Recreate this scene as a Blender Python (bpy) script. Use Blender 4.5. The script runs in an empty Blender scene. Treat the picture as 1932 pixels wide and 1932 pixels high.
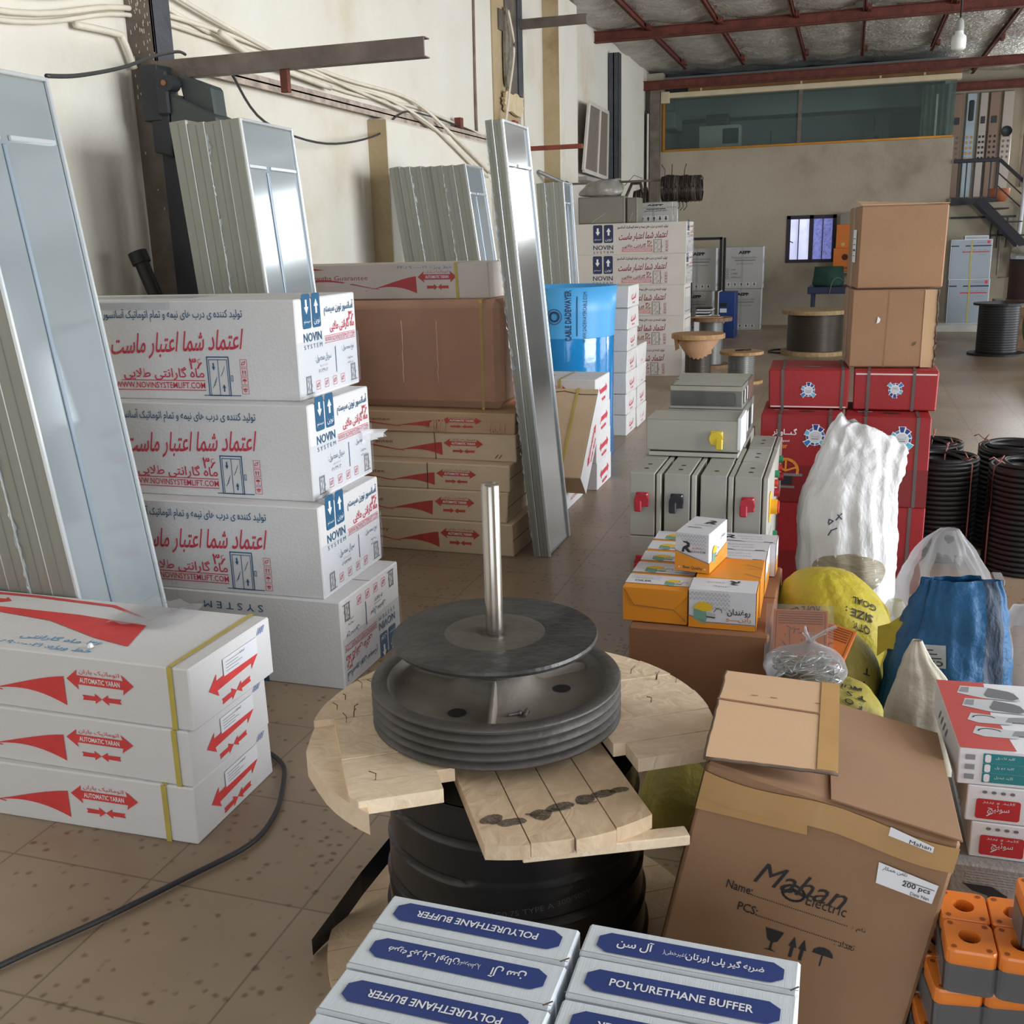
import bpy, bmesh, math, random, unicodedata
from mathutils import Vector, Matrix, noise
from math import pi, sin, cos, radians as RAD
random.seed(11)
S = bpy.context.scene
COL = S.collection

# ------------------------------------------------------------------ camera
def make_camera():
    pitch, roll, yaw = RAD(14.8), RAD(1.55), RAD(18.1)
    fw = Vector((-sin(yaw)*cos(pitch), cos(yaw)*cos(pitch), -sin(pitch)))
    r0 = Vector((cos(yaw), sin(yaw), 0)); u0 = r0.cross(fw)
    R = r0*cos(roll) - u0*sin(roll); U = r0*sin(roll) + u0*cos(roll)
    cd = bpy.data.cameras.new('camera'); cd.sensor_width = 36; cd.lens = 36; cd.clip_end = 200; cd.clip_start = 0.05
    co = bpy.data.objects.new('camera', cd); COL.objects.link(co)
    m = Matrix((R, U, -fw)).transposed().to_4x4(); m.translation = (0, 0, 1.5)
    co.matrix_world = m
    S.camera = co
make_camera()

# ------------------------------------------------------------------ world, daylight, exposure
W = bpy.data.worlds.new('world'); S.world = W; W.use_nodes = True
W.node_tree.nodes['Background'].inputs[0].default_value = (0.78, 0.88, 1.0, 1)
W.node_tree.nodes['Background'].inputs[1].default_value = 2.0
def area(name, loc, direction, sx, sy, power, col):
    l = bpy.data.lights.new(name, 'AREA'); l.shape = 'RECTANGLE'; l.size = sx; l.size_y = sy; l.energy = power; l.color = col
    o = bpy.data.objects.new(name, l); COL.objects.link(o); o.location = loc
    o.rotation_euler = Vector(direction).to_track_quat('-Z', 'Y').to_euler()
    return o
# daylight through the roll-up doors of the right wall
area('opening_light', (8.9, 3.2, 2.0), (-1, 0, -0.03), 6.5, 3.6, 1080, (0.93, 0.97, 1.0))
area('opening_light', (8.9, 11.5, 1.8), (-1, 0, -0.05), 4.5, 3.4, 150, (0.93, 0.97, 1.0))
# high daylight window at the back of the mezzanine, right of the frame
area('window_daylight', (4.2, 20.96, 3.0), (0, -1, -0.1), 2.7, 1.55, 190, (0.95, 0.98, 1.0))
# added top light, an unseen roof strip softening the wall shadows
area('added_top_light', (4.3, 2.0, 4.0), (-0.3, 0, -1), 1.6, 8.0, 260, (0.95, 0.98, 1.0))
# daylight of the side door near the back wall
area('opening_light', (8.9, 16.5, 1.3), (-1, 0, 0), 2.4, 2.4, 150, (0.95, 0.98, 1.0))
# added fill light inside the office, no lamp seen there
area('office_fill', (-0.8, 19.6, 3.95), (0, 0, -1), 1.6, 0.3, 3, (0.9, 1.0, 0.98))
area('opening_light', (1.5, -4.9, 2.0), (0, 1, 0.0), 5.0, 3.2, 58, (0.95, 0.98, 1.0))  # added fill from behind the camera, set in an unseen opening
S.view_settings.view_transform = 'Standard'
S.view_settings.look = 'None'
S.view_settings.gamma = 1.0
S.view_settings.use_curve_mapping = False
S.view_settings.exposure = 0.0

# ------------------------------------------------------------------ materials
MATS = {}
def lin(c):
    return tuple((x/255/12.92 if x/255 <= .04045 else ((x/255+.055)/1.055)**2.4) for x in c)
def M(name, col=(128, 128, 128), rough=.6, metal=0., var=.08, vs=5., bump=0., bs=60., spec=.5, emit=0., stretch=None, alpha=1., coat=0.):
    if name in MATS: return MATS[name]
    m = bpy.data.materials.new(name); m.use_nodes = True; nt = m.node_tree; N = nt.nodes; L = nt.links
    b = N['Principled BSDF']
    c = lin(col)
    b.inputs['Roughness'].default_value = rough; b.inputs['Metallic'].default_value = metal
    b.inputs['Specular IOR Level'].default_value = spec
    b.inputs['Coat Weight'].default_value = coat
    b.inputs['Alpha'].default_value = alpha
    tc = N.new('ShaderNodeTexCoord'); src = tc.outputs['Object']
    if stretch:
        mp = N.new('ShaderNodeMapping'); mp.inputs['Scale'].default_value = stretch; L.new(src, mp.inputs[0]); src = mp.outputs[0]
    n = N.new('ShaderNodeTexNoise'); n.inputs['Scale'].default_value = vs; n.inputs['Detail'].default_value = 5; L.new(src, n.inputs[0])
    r = N.new('ShaderNodeValToRGB'); L.new(n.outputs[0], r.inputs[0])
    r.color_ramp.elements[0].position = .3; r.color_ramp.elements[1].position = .7
    r.color_ramp.elements[0].color = (*[x*(1-var) for x in c], 1); r.color_ramp.elements[1].color = (*[min(1, x*(1+var)) for x in c], 1)
    L.new(r.outputs[0], b.inputs['Base Color'])
    if emit:
        L.new(r.outputs[0], b.inputs['Emission Color']); b.inputs['Emission Strength'].default_value = emit
    if bump:
        n2 = N.new('ShaderNodeTexNoise'); n2.inputs['Scale'].default_value = bs; n2.inputs['Detail'].default_value = 4; L.new(src, n2.inputs[0])
        bp = N.new('ShaderNodeBump'); bp.inputs['Strength'].default_value = bump; bp.inputs['Distance'].default_value = .02
        L.new(n2.outputs[0], bp.inputs['Height']); L.new(bp.outputs[0], b.inputs['Normal'])
    MATS[name] = m
    return m

def mat_mix_clear(name, tint, clear, rough=.2, fk=.55):
    """thin clear plastic film or glass: part transparent, part glossy/diffuse"""
    m = bpy.data.materials.new(name); m.use_nodes = True; nt = m.node_tree; N = nt.nodes; L = nt.links
    b = N['Principled BSDF']; b.inputs['Base Color'].default_value = (*lin(tint), 1); b.inputs['Roughness'].default_value = rough
    tr = N.new('ShaderNodeBsdfTransparent'); tr.inputs[0].default_value = (*[.5+.5*x for x in lin(tint)], 1)
    fr = N.new('ShaderNodeLayerWeight'); fr.inputs[0].default_value = .35
    mt = N.new('ShaderNodeMath'); mt.operation = 'MULTIPLY_ADD'; mt.inputs[1].default_value = fk; mt.inputs[2].default_value = 1-clear
    mt.use_clamp = True
    L.new(fr.outputs['Fresnel'], mt.inputs[0])
    mx = N.new('ShaderNodeMixShader'); L.new(mt.outputs[0], mx.inputs[0]); L.new(tr.outputs[0], mx.inputs[1]); L.new(b.outputs[0], mx.inputs[2])
    L.new(mx.outputs[0], N['Material Output'].inputs[0])
    MATS[name] = m
    return m

def mat_floor():
    m = bpy.data.materials.new('terrazzo_tiles'); m.use_nodes = True; nt = m.node_tree; N = nt.nodes; L = nt.links
    b = N['Principled BSDF']
    tc = N.new('ShaderNodeTexCoord')
    # speckles
    v = N.new('ShaderNodeTexVoronoi'); v.inputs['Scale'].default_value = 34; v.inputs['Randomness'].default_value = 1; L.new(tc.outputs['Object'], v.inputs[0])
    nw = N.new('ShaderNodeTexNoise'); nw.inputs['Scale'].default_value = 55; L.new(tc.outputs['Object'], nw.inputs[0])
    ad = N.new('ShaderNodeMath'); ad.operation = 'MULTIPLY_ADD'; ad.inputs[1].default_value = .5; L.new(nw.outputs[0], ad.inputs[0]); L.new(v.outputs['Distance'], ad.inputs[2])
    sp = N.new('ShaderNodeValToRGB'); sp.color_ramp.elements[0].position = .36; sp.color_ramp.elements[1].position = .62; L.new(ad.outputs[0], sp.inputs[0])
    big = N.new('ShaderNodeTexNoise'); big.inputs['Scale'].default_value = 1.1; big.inputs['Detail'].default_value = 6; L.new(tc.outputs['Object'], big.inputs[0])
    base = N.new('ShaderNodeValToRGB'); base.color_ramp.elements[0].position = .3; base.color_ramp.elements[1].position = .72
    base.color_ramp.elements[0].color = (*lin((138, 118, 98)), 1); base.color_ramp.elements[1].color = (*lin((172, 152, 130)), 1)
    L.new(big.outputs[0], base.inputs[0])
    mx = N.new('ShaderNodeMixRGB'); mx.inputs[1].default_value = (*lin((112, 88, 70)), 1); L.new(base.outputs[0], mx.inputs[2])
    vcol = N.new('ShaderNodeMath'); vcol.operation = 'MAXIMUM'; L.new(sp.outputs[0], vcol.inputs[0])
    sel = N.new('ShaderNodeSeparateColor'); L.new(v.outputs['Color'], sel.inputs[0])
    gt = N.new('ShaderNodeMath'); gt.operation = 'GREATER_THAN'; gt.inputs[1].default_value = .5; dn = N.new('ShaderNodeTexNoise'); dn.inputs['Scale'].default_value = 3.2; L.new(tc.outputs['Object'], dn.inputs[0]); dm = N.new('ShaderNodeMath'); dm.operation = 'MULTIPLY_ADD'; dm.inputs[1].default_value = -.9; dm.inputs[2].default_value = .62; L.new(dn.outputs[0], dm.inputs[0]); ds = N.new('ShaderNodeMath'); ds.operation = 'ADD'; L.new(sel.outputs[0], ds.inputs[0]); L.new(dm.outputs[0], ds.inputs[1]); L.new(ds.outputs[0], gt.inputs[0]); L.new(gt.outputs[0], vcol.inputs[1])
    L.new(vcol.outputs[0], mx.inputs[0])
    # tile joints
    br = N.new('ShaderNodeTexBrick'); br.offset = 0; br.inputs['Scale'].default_value = 1; br.inputs['Brick Width'].default_value = .42; br.inputs['Row Height'].default_value = .42
    br.inputs['Mortar Size'].default_value = .0035; br.inputs['Mortar Smooth'].default_value = .3
    br.inputs['Color1'].default_value = (1, 1, 1, 1); br.inputs['Color2'].default_value = (.93, .93, .93, 1); br.inputs['Mortar'].default_value = (.60, .57, .54, 1)
    mp = N.new('ShaderNodeMapping'); mp.inputs['Location'].default_value = (-.12, .275, 0); L.new(tc.outputs['Object'], mp.inputs[0]); L.new(mp.outputs[0], br.inputs[0])
    mu = N.new('ShaderNodeMixRGB'); mu.blend_type = 'MULTIPLY'; mu.inputs[0].default_value = 1; L.new(mx.outputs[0], mu.inputs[1]); L.new(br.outputs['Color'], mu.inputs[2])
    L.new(mu.outputs[0], b.inputs['Base Color'])
    rr = N.new('ShaderNodeMapRange'); rr.inputs['To Min'].default_value = .26; rr.inputs['To Max'].default_value = .5; L.new(big.outputs[0], rr.inputs[0]); L.new(rr.outputs[0], b.inputs['Roughness'])
    return m

def mat_plaster(name, c0, c1, stain, scale=.7, bump=.25):
    m = bpy.data.materials.new(name); m.use_nodes = True; nt = m.node_tree; N = nt.nodes; L = nt.links
    b = N['Principled BSDF']; b.inputs['Roughness'].default_value = .85; b.inputs['Specular IOR Level'].default_value = .25
    tc = N.new('ShaderNodeTexCoord')
    n = N.new('ShaderNodeTexNoise'); n.inputs['Scale'].default_value = scale; n.inputs['Detail'].default_value = 8; n.inputs['Roughness'].default_value = .6; L.new(tc.outputs['Object'], n.inputs[0])
    r = N.new('ShaderNodeValToRGB'); L.new(n.outputs[0], r.inputs[0])
    e = r.color_ramp.elements; e[0].position = .27; e[0].color = (*lin(stain), 1); e[1].position = .7; e[1].color = (*lin(c1), 1)
    k = e.new(.42); k.color = (*lin(c0), 1)
    L.new(r.outputs[0], b.inputs['Base Color'])
    n2 = N.new('ShaderNodeTexNoise'); n2.inputs['Scale'].default_value = 25; n2.inputs['Detail'].default_value = 6; L.new(tc.outputs['Object'], n2.inputs[0])
    bp = N.new('ShaderNodeBump'); bp.inputs['Strength'].default_value = bump; bp.inputs['Distance'].default_value = .02; L.new(n2.outputs[0], bp.inputs['Height']); L.new(bp.outputs[0], b.inputs['Normal'])
    MATS[name] = m
    return m

def mat_foil():
    m = bpy.data.materials.new('foil_insulation'); m.use_nodes = True; nt = m.node_tree; N = nt.nodes; L = nt.links
    b = N['Principled BSDF']; b.inputs['Roughness'].default_value = .45; b.inputs['Metallic'].default_value = .35
    tc = N.new('ShaderNodeTexCoord')
    n = N.new('ShaderNodeTexNoise'); n.inputs['Scale'].default_value = 2.5; n.inputs['Detail'].default_value = 10; n.inputs['Roughness'].default_value = .7; n.inputs['Distortion'].default_value = .6
    L.new(tc.outputs['Object'], n.inputs[0])
    r = N.new('ShaderNodeValToRGB'); L.new(n.outputs[0], r.inputs[0]); e = r.color_ramp.elements
    e[0].position = .3; e[0].color = (*lin((168, 165, 157)), 1); e[1].position = .72; e[1].color = (*lin((226, 223, 216)), 1)
    L.new(r.outputs[0], b.inputs['Base Color'])
    v = N.new('ShaderNodeTexNoise'); v.inputs['Scale'].default_value = 9; v.inputs['Detail'].default_value = 8; v.inputs['Distortion'].default_value = 1.5; L.new(tc.outputs['Object'], v.inputs[0])
    bp = N.new('ShaderNodeBump'); bp.inputs['Strength'].default_value = .9; bp.inputs['Distance'].default_value = .08; L.new(v.outputs[0], bp.inputs['Height']); L.new(bp.outputs[0], b.inputs['Normal'])
    return m

def mat_wood(name, c0, c1, stretch):
    m = bpy.data.materials.new(name); m.use_nodes = True; nt = m.node_tree; N = nt.nodes; L = nt.links
    b = N['Principled BSDF']; b.inputs['Roughness'].default_value = .75
    tc = N.new('ShaderNodeTexCoord'); mp = N.new('ShaderNodeMapping'); mp.inputs['Scale'].default_value = stretch; L.new(tc.outputs['Object'], mp.inputs[0])
    n = N.new('ShaderNodeTexNoise'); n.inputs['Scale'].default_value = 6; n.inputs['Detail'].default_value = 8; n.inputs['Distortion'].default_value = 1.2; L.new(mp.outputs[0], n.inputs[0])
    r = N.new('ShaderNodeValToRGB'); L.new(n.outputs[0], r.inputs[0]); e = r.color_ramp.elements
    e[0].position = .32; e[0].color = (*lin(c0), 1); e[1].position = .66; e[1].color = (*lin(c1), 1)
    L.new(r.outputs[0], b.inputs['Base Color'])
    bp = N.new('ShaderNodeBump'); bp.inputs['Strength'].default_value = .35; bp.inputs['Distance'].default_value = .01; L.new(n.outputs[0], bp.inputs['Height']); L.new(bp.outputs[0], b.inputs['Normal'])
    MATS[name] = m
    return m

# ------------------------------------------------------------------ mesh builder
class MB:
    def __init__(s): s.v = []; s.f = []; s.mi = []; s.sm = []; s.mats = []
    def m(s, mat):
        if mat not in s.mats: s.mats.append(mat)
        return s.mats.index(mat)
    def add(s, vs, fs, mat, smooth=False, mx=None):
        o = len(s.v); k = s.m(mat)
        s.v += [tuple(mx @ Vector(p)) if mx else tuple(p) for p in vs]
        for f in fs: s.f.append([i+o for i in f]); s.mi.append(k); s.sm.append(smooth)
        return s
    def hexa(s, c, mat, bev=.004, mx=None):
        """c: dict of 8 corners f/b l/r b/t; bevelled"""
        vs = []; idx = {}
        for fn, q in FACES.items():
            P = [Vector(c[k]) for k in q]; w = max((P[1]-P[0]).length, 1e-5); h = max((P[3]-P[0]).length, 1e-5)
            a, b = min(.45, bev/w), min(.45, bev/h)
            for k, (u, v) in zip(q, ((a, b), (1-a, b), (1-a, 1-b), (a, 1-b))):
                p = (P[0]*(1-u)+P[1]*u)*(1-v)+(P[3]*(1-u)+P[2]*u)*v
                idx[(fn, k)] = len(vs); vs.append(p)
        fs = [[idx[(fn, k)] for k in q] for fn, q in FACES.items()]
        fl = list(FACES.items())
        for i in range(6):
            for j in range(i+1, 6):
                sh = [k for k in fl[i][1] if k in fl[j][1]]
                if len(sh) == 2:
                    A, B = sh; q = fl[i][1]; ia, ib = q.index(A), q.index(B)
                    if (ia+1) % 4 != ib: A, B = B, A
                    fs.append([idx[(fl[i][0], B)], idx[(fl[i][0], A)], idx[(fl[j][0], A)], idx[(fl[j][0], B)]])
        cen = sum((Vector(c[k]) for k in c), Vector())/8
        for k in c:
            t = [idx[(fn, k)] for fn in FACES if (fn, k) in idx]
            p = [vs[i] for i in t]; n = (p[1]-p[0]).cross(p[2]-p[0])
            if n.dot(p[0]-cen) < 0: t.reverse()
            fs.append(t)
        return s.add(vs, fs, mat, False, mx)
    def box(s, x0, x1, y0, y1, z0, z1, mat, bev=.002, mx=None):
        c = {}
        for i, a in enumerate('fb'):
            for j, b in enumerate('lr'):
                for k, t in enumerate('bt'): c[a+b+t] = ((x0, x1)[j], (y0, y1)[i], (z0, z1)[k])
        return s.hexa(c, mat, bev, mx)
    def lathe(s, prof, mat, n=32, mx=None, smooth=True, close=False):
        vs = [(r*cos(2*pi*i/n), r*sin(2*pi*i/n), z) for r, z in prof for i in range(n)]
        fs = []; R = len(prof)
        for j in range(R-1 if not close else R):
            a, b = j*n, ((j+1) % R)*n
            for i in range(n): k = (i+1) % n; fs.append([a+i, a+k, b+k, b+i])
        return s.add(vs, fs, mat, smooth, mx)
    def disc(s, r, z, mat, n=32, mx=None, up=True):
        vs = [(r*cos(2*pi*i/n), r*sin(2*pi*i/n), z) for i in range(n)]
        return s.add(vs, [list(range(n)) if up else list(range(n))[::-1]], mat, False, mx)
    def cyl(s, p0, p1, r, mat, n=12, r1=None, caps=True):
        p0, p1 = Vector(p0), Vector(p1); d = p1-p0; q = d.to_track_quat('Z', 'Y').to_matrix().to_4x4(); q.translation = p0
        L = d.length; r1 = r if r1 is None else r1
        s.lathe([(r, 0), (r1, L)], mat, n, q)
        if caps: s.disc(r, 0, mat, n, q, False); s.disc(r1, L, mat, n, q)
        return s
    def tube(s, pts, r, mat, n=8, closed=False, flat=None):
        """swept tube (flat=(w,h) gives a ribbon cross-section)"""
        P = [Vector(p) for p in pts]; K = len(P); vs = []; up = Vector((0, 0, 1))
        for i, p in enumerate(P):
            if closed: t = P[(i+1) % K]-P[i-1]
            else: t = P[min(i+1, K-1)]-P[max(i-1, 0)]
            t.normalize()
            a = t.cross(up)
            if a.length < .05: a = t.cross(Vector((0, 1, 0)))
            a.normalize(); b = a.cross(t)
            if flat:
                for u, v in ((-.5, -.5), (.5, -.5), (.5, .5), (-.5, .5)): vs.append(p+a*u*flat[0]+b*v*flat[1])
            else:
                for k in range(n): vs.append(p+a*r*cos(2*pi*k/n)+b*r*sin(2*pi*k/n))
        n = 4 if flat else n
        fs = [[i*n+k, i*n+(k+1) % n, ((i+1) % K)*n+(k+1) % n, ((i+1) % K)*n+k] for i in range(K if closed else K-1) for k in range(n)]
        if not closed: fs += [list(range(n))[::-1], [(K-1)*n+k for k in range(n)]]
        return s.add(vs, fs, mat, not flat)
    def prism(s, poly, z0, z1, mat, mx=None, smooth=False):
        n = len(poly)
        a = sum(poly[i][0]*poly[(i+1) % n][1]-poly[(i+1) % n][0]*poly[i][1] for i in range(n))
        if a < 0: poly = poly[::-1]
        vs = [(x, y, z0) for x, y in poly]+[(x, y, z1) for x, y in poly]
        fs = [list(range(n))[::-1], list(range(n, 2*n))]+[[i, (i+1) % n, n+(i+1) % n, n+i] for i in range(n)]
        return s.add(vs, fs, mat, smooth, mx)
    def build(s, name, parent=None, loc=None, rot=None):
        me = bpy.data.meshes.new(name); me.from_pydata(s.v, [], s.f)
        for m in s.mats: me.materials.append(m)
        me.polygons.foreach_set('material_index', s.mi); me.polygons.foreach_set('use_smooth', s.sm); me.update()
        o = bpy.data.objects.new(name, me); COL.objects.link(o)
        if parent: o.parent = parent
        if loc is not None: o.location = loc
        if rot is not None: o.rotation_euler = rot
        return o

FACES = {'front': ('flb', 'frb', 'frt', 'flt'), 'right': ('frb', 'brb', 'brt', 'frt'), 'back': ('brb', 'blb', 'blt', 'brt'),
         'left': ('blb', 'flb', 'flt', 'blt'), 'top': ('flt', 'frt', 'brt', 'blt'), 'bottom': ('blb', 'brb', 'frb', 'flb')}

# ------------------------------------------------------------------ lettering
FORMS = {}
def forms(ch):
    if ch not in FORMS:
        r = {}
        try:
            nm = unicodedata.name(ch)
            for f in ('ISOLATED', 'FINAL', 'INITIAL', 'MEDIAL'):
                try: r[f] = unicodedata.lookup(nm+' '+f+' FORM')
                except KeyError: pass
        except ValueError: pass
        FORMS[ch] = r
    return FORMS[ch]
def fa(s):
    """joined, right-to-left form of a Persian string"""
    s = s.replace('لا', '\uFEFB'); out = []
    def joins_next(c): return 'INITIAL' in forms(c)
    def joins_prev(c): return 'FINAL' in forms(c) or c == '\uFEFB'
    for i, c in enumerate(s):
        p = i > 0 and joins_next(s[i-1]) and joins_prev(c)
        q = i+1 < len(s) and joins_next(c) and joins_prev(s[i+1])
        if c == '\uFEFB': out.append('\uFEFC' if p else c); continue
        f = forms(c)
        out.append(f.get('MEDIAL' if p and q else 'FINAL' if p else 'INITIAL' if q else 'ISOLATED', c) if f else c)
    t = ''.join(out)[::-1]
    # digits keep their order
    res = ''; run = ''
    for c in t:
        if c.isdigit(): run = c+run
        else: res += run+c; run = ''
    return res+run
TXT = {}
def text_geo(s, bold=0., res=2):
    k = (s, bold, res)
    if k not in TXT:
        c = bpy.data.curves.new('t', 'FONT'); c.body = s; c.size = 1; c.resolution_u = res; c.fill_mode = 'FRONT'; c.offset = bold
        o = bpy.data.objects.new('t', c); COL.objects.link(o)
        dg = bpy.context.evaluated_depsgraph_get(); e = o.evaluated_get(dg); me = e.to_mesh()
        vs = [(v.co.x, v.co.y) for v in me.vertices]; fs = [list(p.vertices) for p in me.polygons]
        e.to_mesh_clear(); bpy.data.objects.remove(o); bpy.data.curves.remove(c)
        xs = [v[0] for v in vs] or [0, 1]; ys = [v[1] for v in vs] or [0, 1]
        TXT[k] = (vs, fs, min(xs), max(xs), min(ys), max(ys))
    return TXT[k]

class Face:
    """a flat print area: bilinear over four corners, u and v in metres"""
    def __init__(s, p00, p10, p11, p01):
        s.p = [Vector(p) for p in (p00, p10, p11, p01)]
        s.w = ((s.p[1]-s.p[0]).length+(s.p[2]-s.p[3]).length)/2; s.h = ((s.p[3]-s.p[0]).length+(s.p[2]-s.p[1]).length)/2
        s.n = ((s.p[2]-s.p[0]).cross(s.p[3]-s.p[1])).normalized()
    def P(s, u, v, off=.0008):
        off += .0008; a, b = u/s.w, v/s.h; p = s.p
        return (p[0]*(1-a)+p[1]*a)*(1-b)+(p[3]*(1-a)+p[2]*a)*b+s.n*off
    def poly(s, mb, pts, mat, off=.0008):
        a = sum(pts[i][0]*pts[(i+1) % len(pts)][1]-pts[(i+1) % len(pts)][0]*pts[i][1] for i in range(len(pts)))
        if a < 0: pts = pts[::-1]
        mb.add([s.P(u, v, off) for u, v in pts], [list(range(len(pts)))], mat)
    def rect(s, mb, u0, v0, u1, v1, mat, off=.0008): s.poly(mb, [(u0, v0), (u1, v0), (u1, v1), (u0, v1)], mat, off)
    def line(s, mb, pts, w, mat, off=.0008, closed=False):
        K = len(pts); n = K if closed else K-1
        for i in range(n):
            a, b = Vector(pts[i]), Vector(pts[(i+1) % K]); d = (b-a)
            if d.length < 1e-6: continue
            d.normalize(); e = Vector((-d.y, d.x))*w/2; d = d*w*.4
            s.poly(mb, [tuple(a-d-e), tuple(b+d-e), tuple(b+d+e), tuple(a-d+e)], mat, off)
    def frame(s, mb, u0, v0, u1, v1, w, mat, off=.0008): s.line(mb, [(u0, v0), (u1, v0), (u1, v1), (u0, v1)], w, mat, off, True)
    def ell(s, mb, u, v, ru, rv, mat, n=20, off=.0008): s.poly(mb, [(u+ru*cos(2*pi*i/n), v+rv*sin(2*pi*i/n)) for i in range(n)], mat, off)
    def text(s, mb, t, u, v, mat, h=None, w=None, al='C', rot=0., bold=0., res=2, off=.001, shear=0.):
        """ink box of height h and/or width w, centred (or L/R aligned) at u,v"""
        vs, fs, x0, x1, y0, y1 = text_geo(t, bold, res)
        if not fs: return
        sx = sy = None
        if h: sy = h/(y1-y0); sx = sy
        if w: sx = w/(x1-x0); sy = sy or sx
        cx = {'C': (x0+x1)/2, 'L': x0, 'R': x1}[al]; cy = (y0+y1)/2; c, d = cos(rot), sin(rot); o = []
        for x, y in vs:
            X, Y = (x-cx)*sx, (y-cy)*sy; X += shear*Y
            o.append(s.P(u+X*c-Y*d, v+X*d+Y*c, off))
        mb.add(o, fs, mat)
    def turned(s):
        p = s.p; return Face(p[2], p[3], p[0], p[1])

# ------------------------------------------------------------------ object helpers
def tag(o, label, cat, group=None, kind=None):
    o['label'] = label; o['category'] = cat
    if group: o['group'] = group
    if kind: o['kind'] = kind
    return o
def thing(name, label, cat, loc=(0, 0, 0), rz=0., group=None):
    o = bpy.data.objects.new(name, None); COL.objects.link(o); o.location = loc; o.rotation_euler = (0, 0, rz); o.empty_display_size = .1
    return tag(o, label, cat, group)
def struct(name, mb, label=None):
    o = mb.build(name); o['kind'] = 'structure'
    return o
def copy_tree(o, parent=None):
    c = o.copy(); COL.objects.link(c); c.parent = parent
    for ch in o.children: copy_tree(ch, c)
    return c

class Carton:
    """box-shaped carton, local origin at the middle of its base; frb = world position of its front-right-bottom corner"""
    def __init__(s, frb, z0, W, D, H, yaw=0., mat=None, bev=.004, jit=.001, corners=None):
        a = RAD(yaw); s.yaw = a; s.W, s.D, s.H = W, D, H
        r = Vector((cos(a), sin(a), 0)); b = Vector((-sin(a), cos(a), 0))
        s.loc = Vector((frb[0], frb[1], z0))-r*W/2+b*D/2
        s.c = {}
        for i, f in enumerate('fb'):
            for j, q in enumerate('lr'):
                for k, t in enumerate('bt'):
                    e = [random.uniform(-jit, jit) for _ in range(3)]
                    s.c[f+q+t] = Vector(((-W/2, W/2)[j]+e[0], (-D/2, D/2)[i]+e[1], (0, H)[k]+(e[2]*.5 if k else 0)))
        if corners:
            s.loc = Vector(corners['o']); s.yaw = 0; s.c = {k: Vector(v)-s.loc for k, v in corners.items() if k != 'o'}
        s.mb = MB(); s.mb.hexa(s.c, mat, bev); s.parts = []
    def face(s, n): return Face(*[s.c[k] for k in FACES[n]])
    def part(s, name): m = MB(); s.parts.append((name, m)); return m
    def strap(s, u, w, mat, name='strap', off=.0022):
        """band round the carton at distance u from its right end"""
        mb = s.part(name)
        for fn in ('front', 'top', 'back'):
            f = s.face(fn); x = f.w-u if fn != 'back' else u
            f.poly(mb, [(x-w/2, -.001), (x+w/2, -.001), (x+w/2, f.h+.001), (x-w/2, f.h+.001)], mat, off)
        return mb
    def done(s, name, label, cat, group=None, body='carton_body'):
        if not s.parts:
            return tag(s.mb.build(name, None, s.loc, (0, 0, s.yaw)), label, cat, group)
        t = thing(name, label, cat, s.loc, s.yaw, group)
        s.mb.build(body, t)
        for n, m in s.parts: m.build(n, t)
        return t

# ------------------------------------------------------------------ palette
floor_m = mat_floor(); foil = mat_foil()
cream = mat_plaster('cream_plaster', (221, 216, 203), (229, 225, 215), (206, 196, 174))
cream2 = mat_plaster('tan_and_shade_plaster', (176, 156, 122), (188, 170, 136), (150, 128, 96), 2)
greyp = mat_plaster('dull_plaster', (168, 158, 140), (178, 169, 152), (144, 134, 116), .9)
office_w = mat_plaster('office_wall', (132, 139, 137), (142, 148, 146), (122, 129, 127), .5, .1)
rust = M('red_oxide_steel', (104, 52, 40), .6, .2, .3, 9, .3, 60)
steel = M('dark_steel', (112, 102, 94), .55, .3, .25, 7, .2, 50)
steel_b = M('blue_grey_steel', (76, 78, 84), .5, .3, .2, 7, .2, 50)
peel = M('peeling_paint', (176, 160, 148), .8, 0, .35, 14, .3, 60)
brick = M('brick_red', (150, 78, 56), .85, 0, .25, 20, .4, 60)
pvc = M('white_conduit', (222, 214, 196), .5, 0, .08, 8)
black = M('black', (22, 22, 24), .5, 0, .2, 8)
wire_b = M('black_cable', (52, 52, 54), .5, 0, .15, 12)
gold = M('gold_frame', (190, 130, 50), .3, .7, .15, 6)
brownw = M('brown_fascia', (128, 88, 48), .6, 0, .2, 5)
glass = mat_mix_clear('office_glass', (200, 216, 212), .95, .03, .35)
kraft = M('kraft_card', (148, 114, 85), .82, 0, .07, 3, .05, 200)
kraft_l = M('light_kraft_card', (190, 156, 122), .82, 0, .06, 3, .05, 200)
kraft_d = M('dark_kraft_card', (136, 94, 66), .85, 0, .08, 3, .05, 200)
beige = M('beige_card', (208, 184, 154), .82, 0, .08, 4, .12, 120)
white_c = M('white_card', (214, 213, 214), .62, 0, .035, 3, .08, 90)
far_c = M('dusty_white_card', (205, 198, 190), .7, 0, .04, 3, .08, 90)
seam = M('card_seam', (96, 80, 66), .9)
seam_w = M('white_card_seam', (140, 136, 134), .9)
red_p = M('red_print', (196, 58, 76), .7, 0, .08, 30)
red_y = M('red_arrow_print', (214, 66, 66), .65, 0, .1, 20)
red_d = M('dark_red_print', (140, 44, 52), .7, 0, .06, 30)
blue_p = M('teal_blue_print', (34, 88, 124), .7, 0, .06, 30)
navy_p = M('navy_print', (46, 54, 88), .7, 0, .06, 30)
blue_h = M('blue_stamp_print', (74, 150, 196), .7, 0, .15, 40)
grey_p = M('grey_print', (120, 116, 120), .7, 0, .1, 30)
black_p = M('black_print', (34, 32, 34), .7, 0, .1, 30)
white_p = M('white_print', (235, 235, 235), .6, 0, .02, 30)
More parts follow.
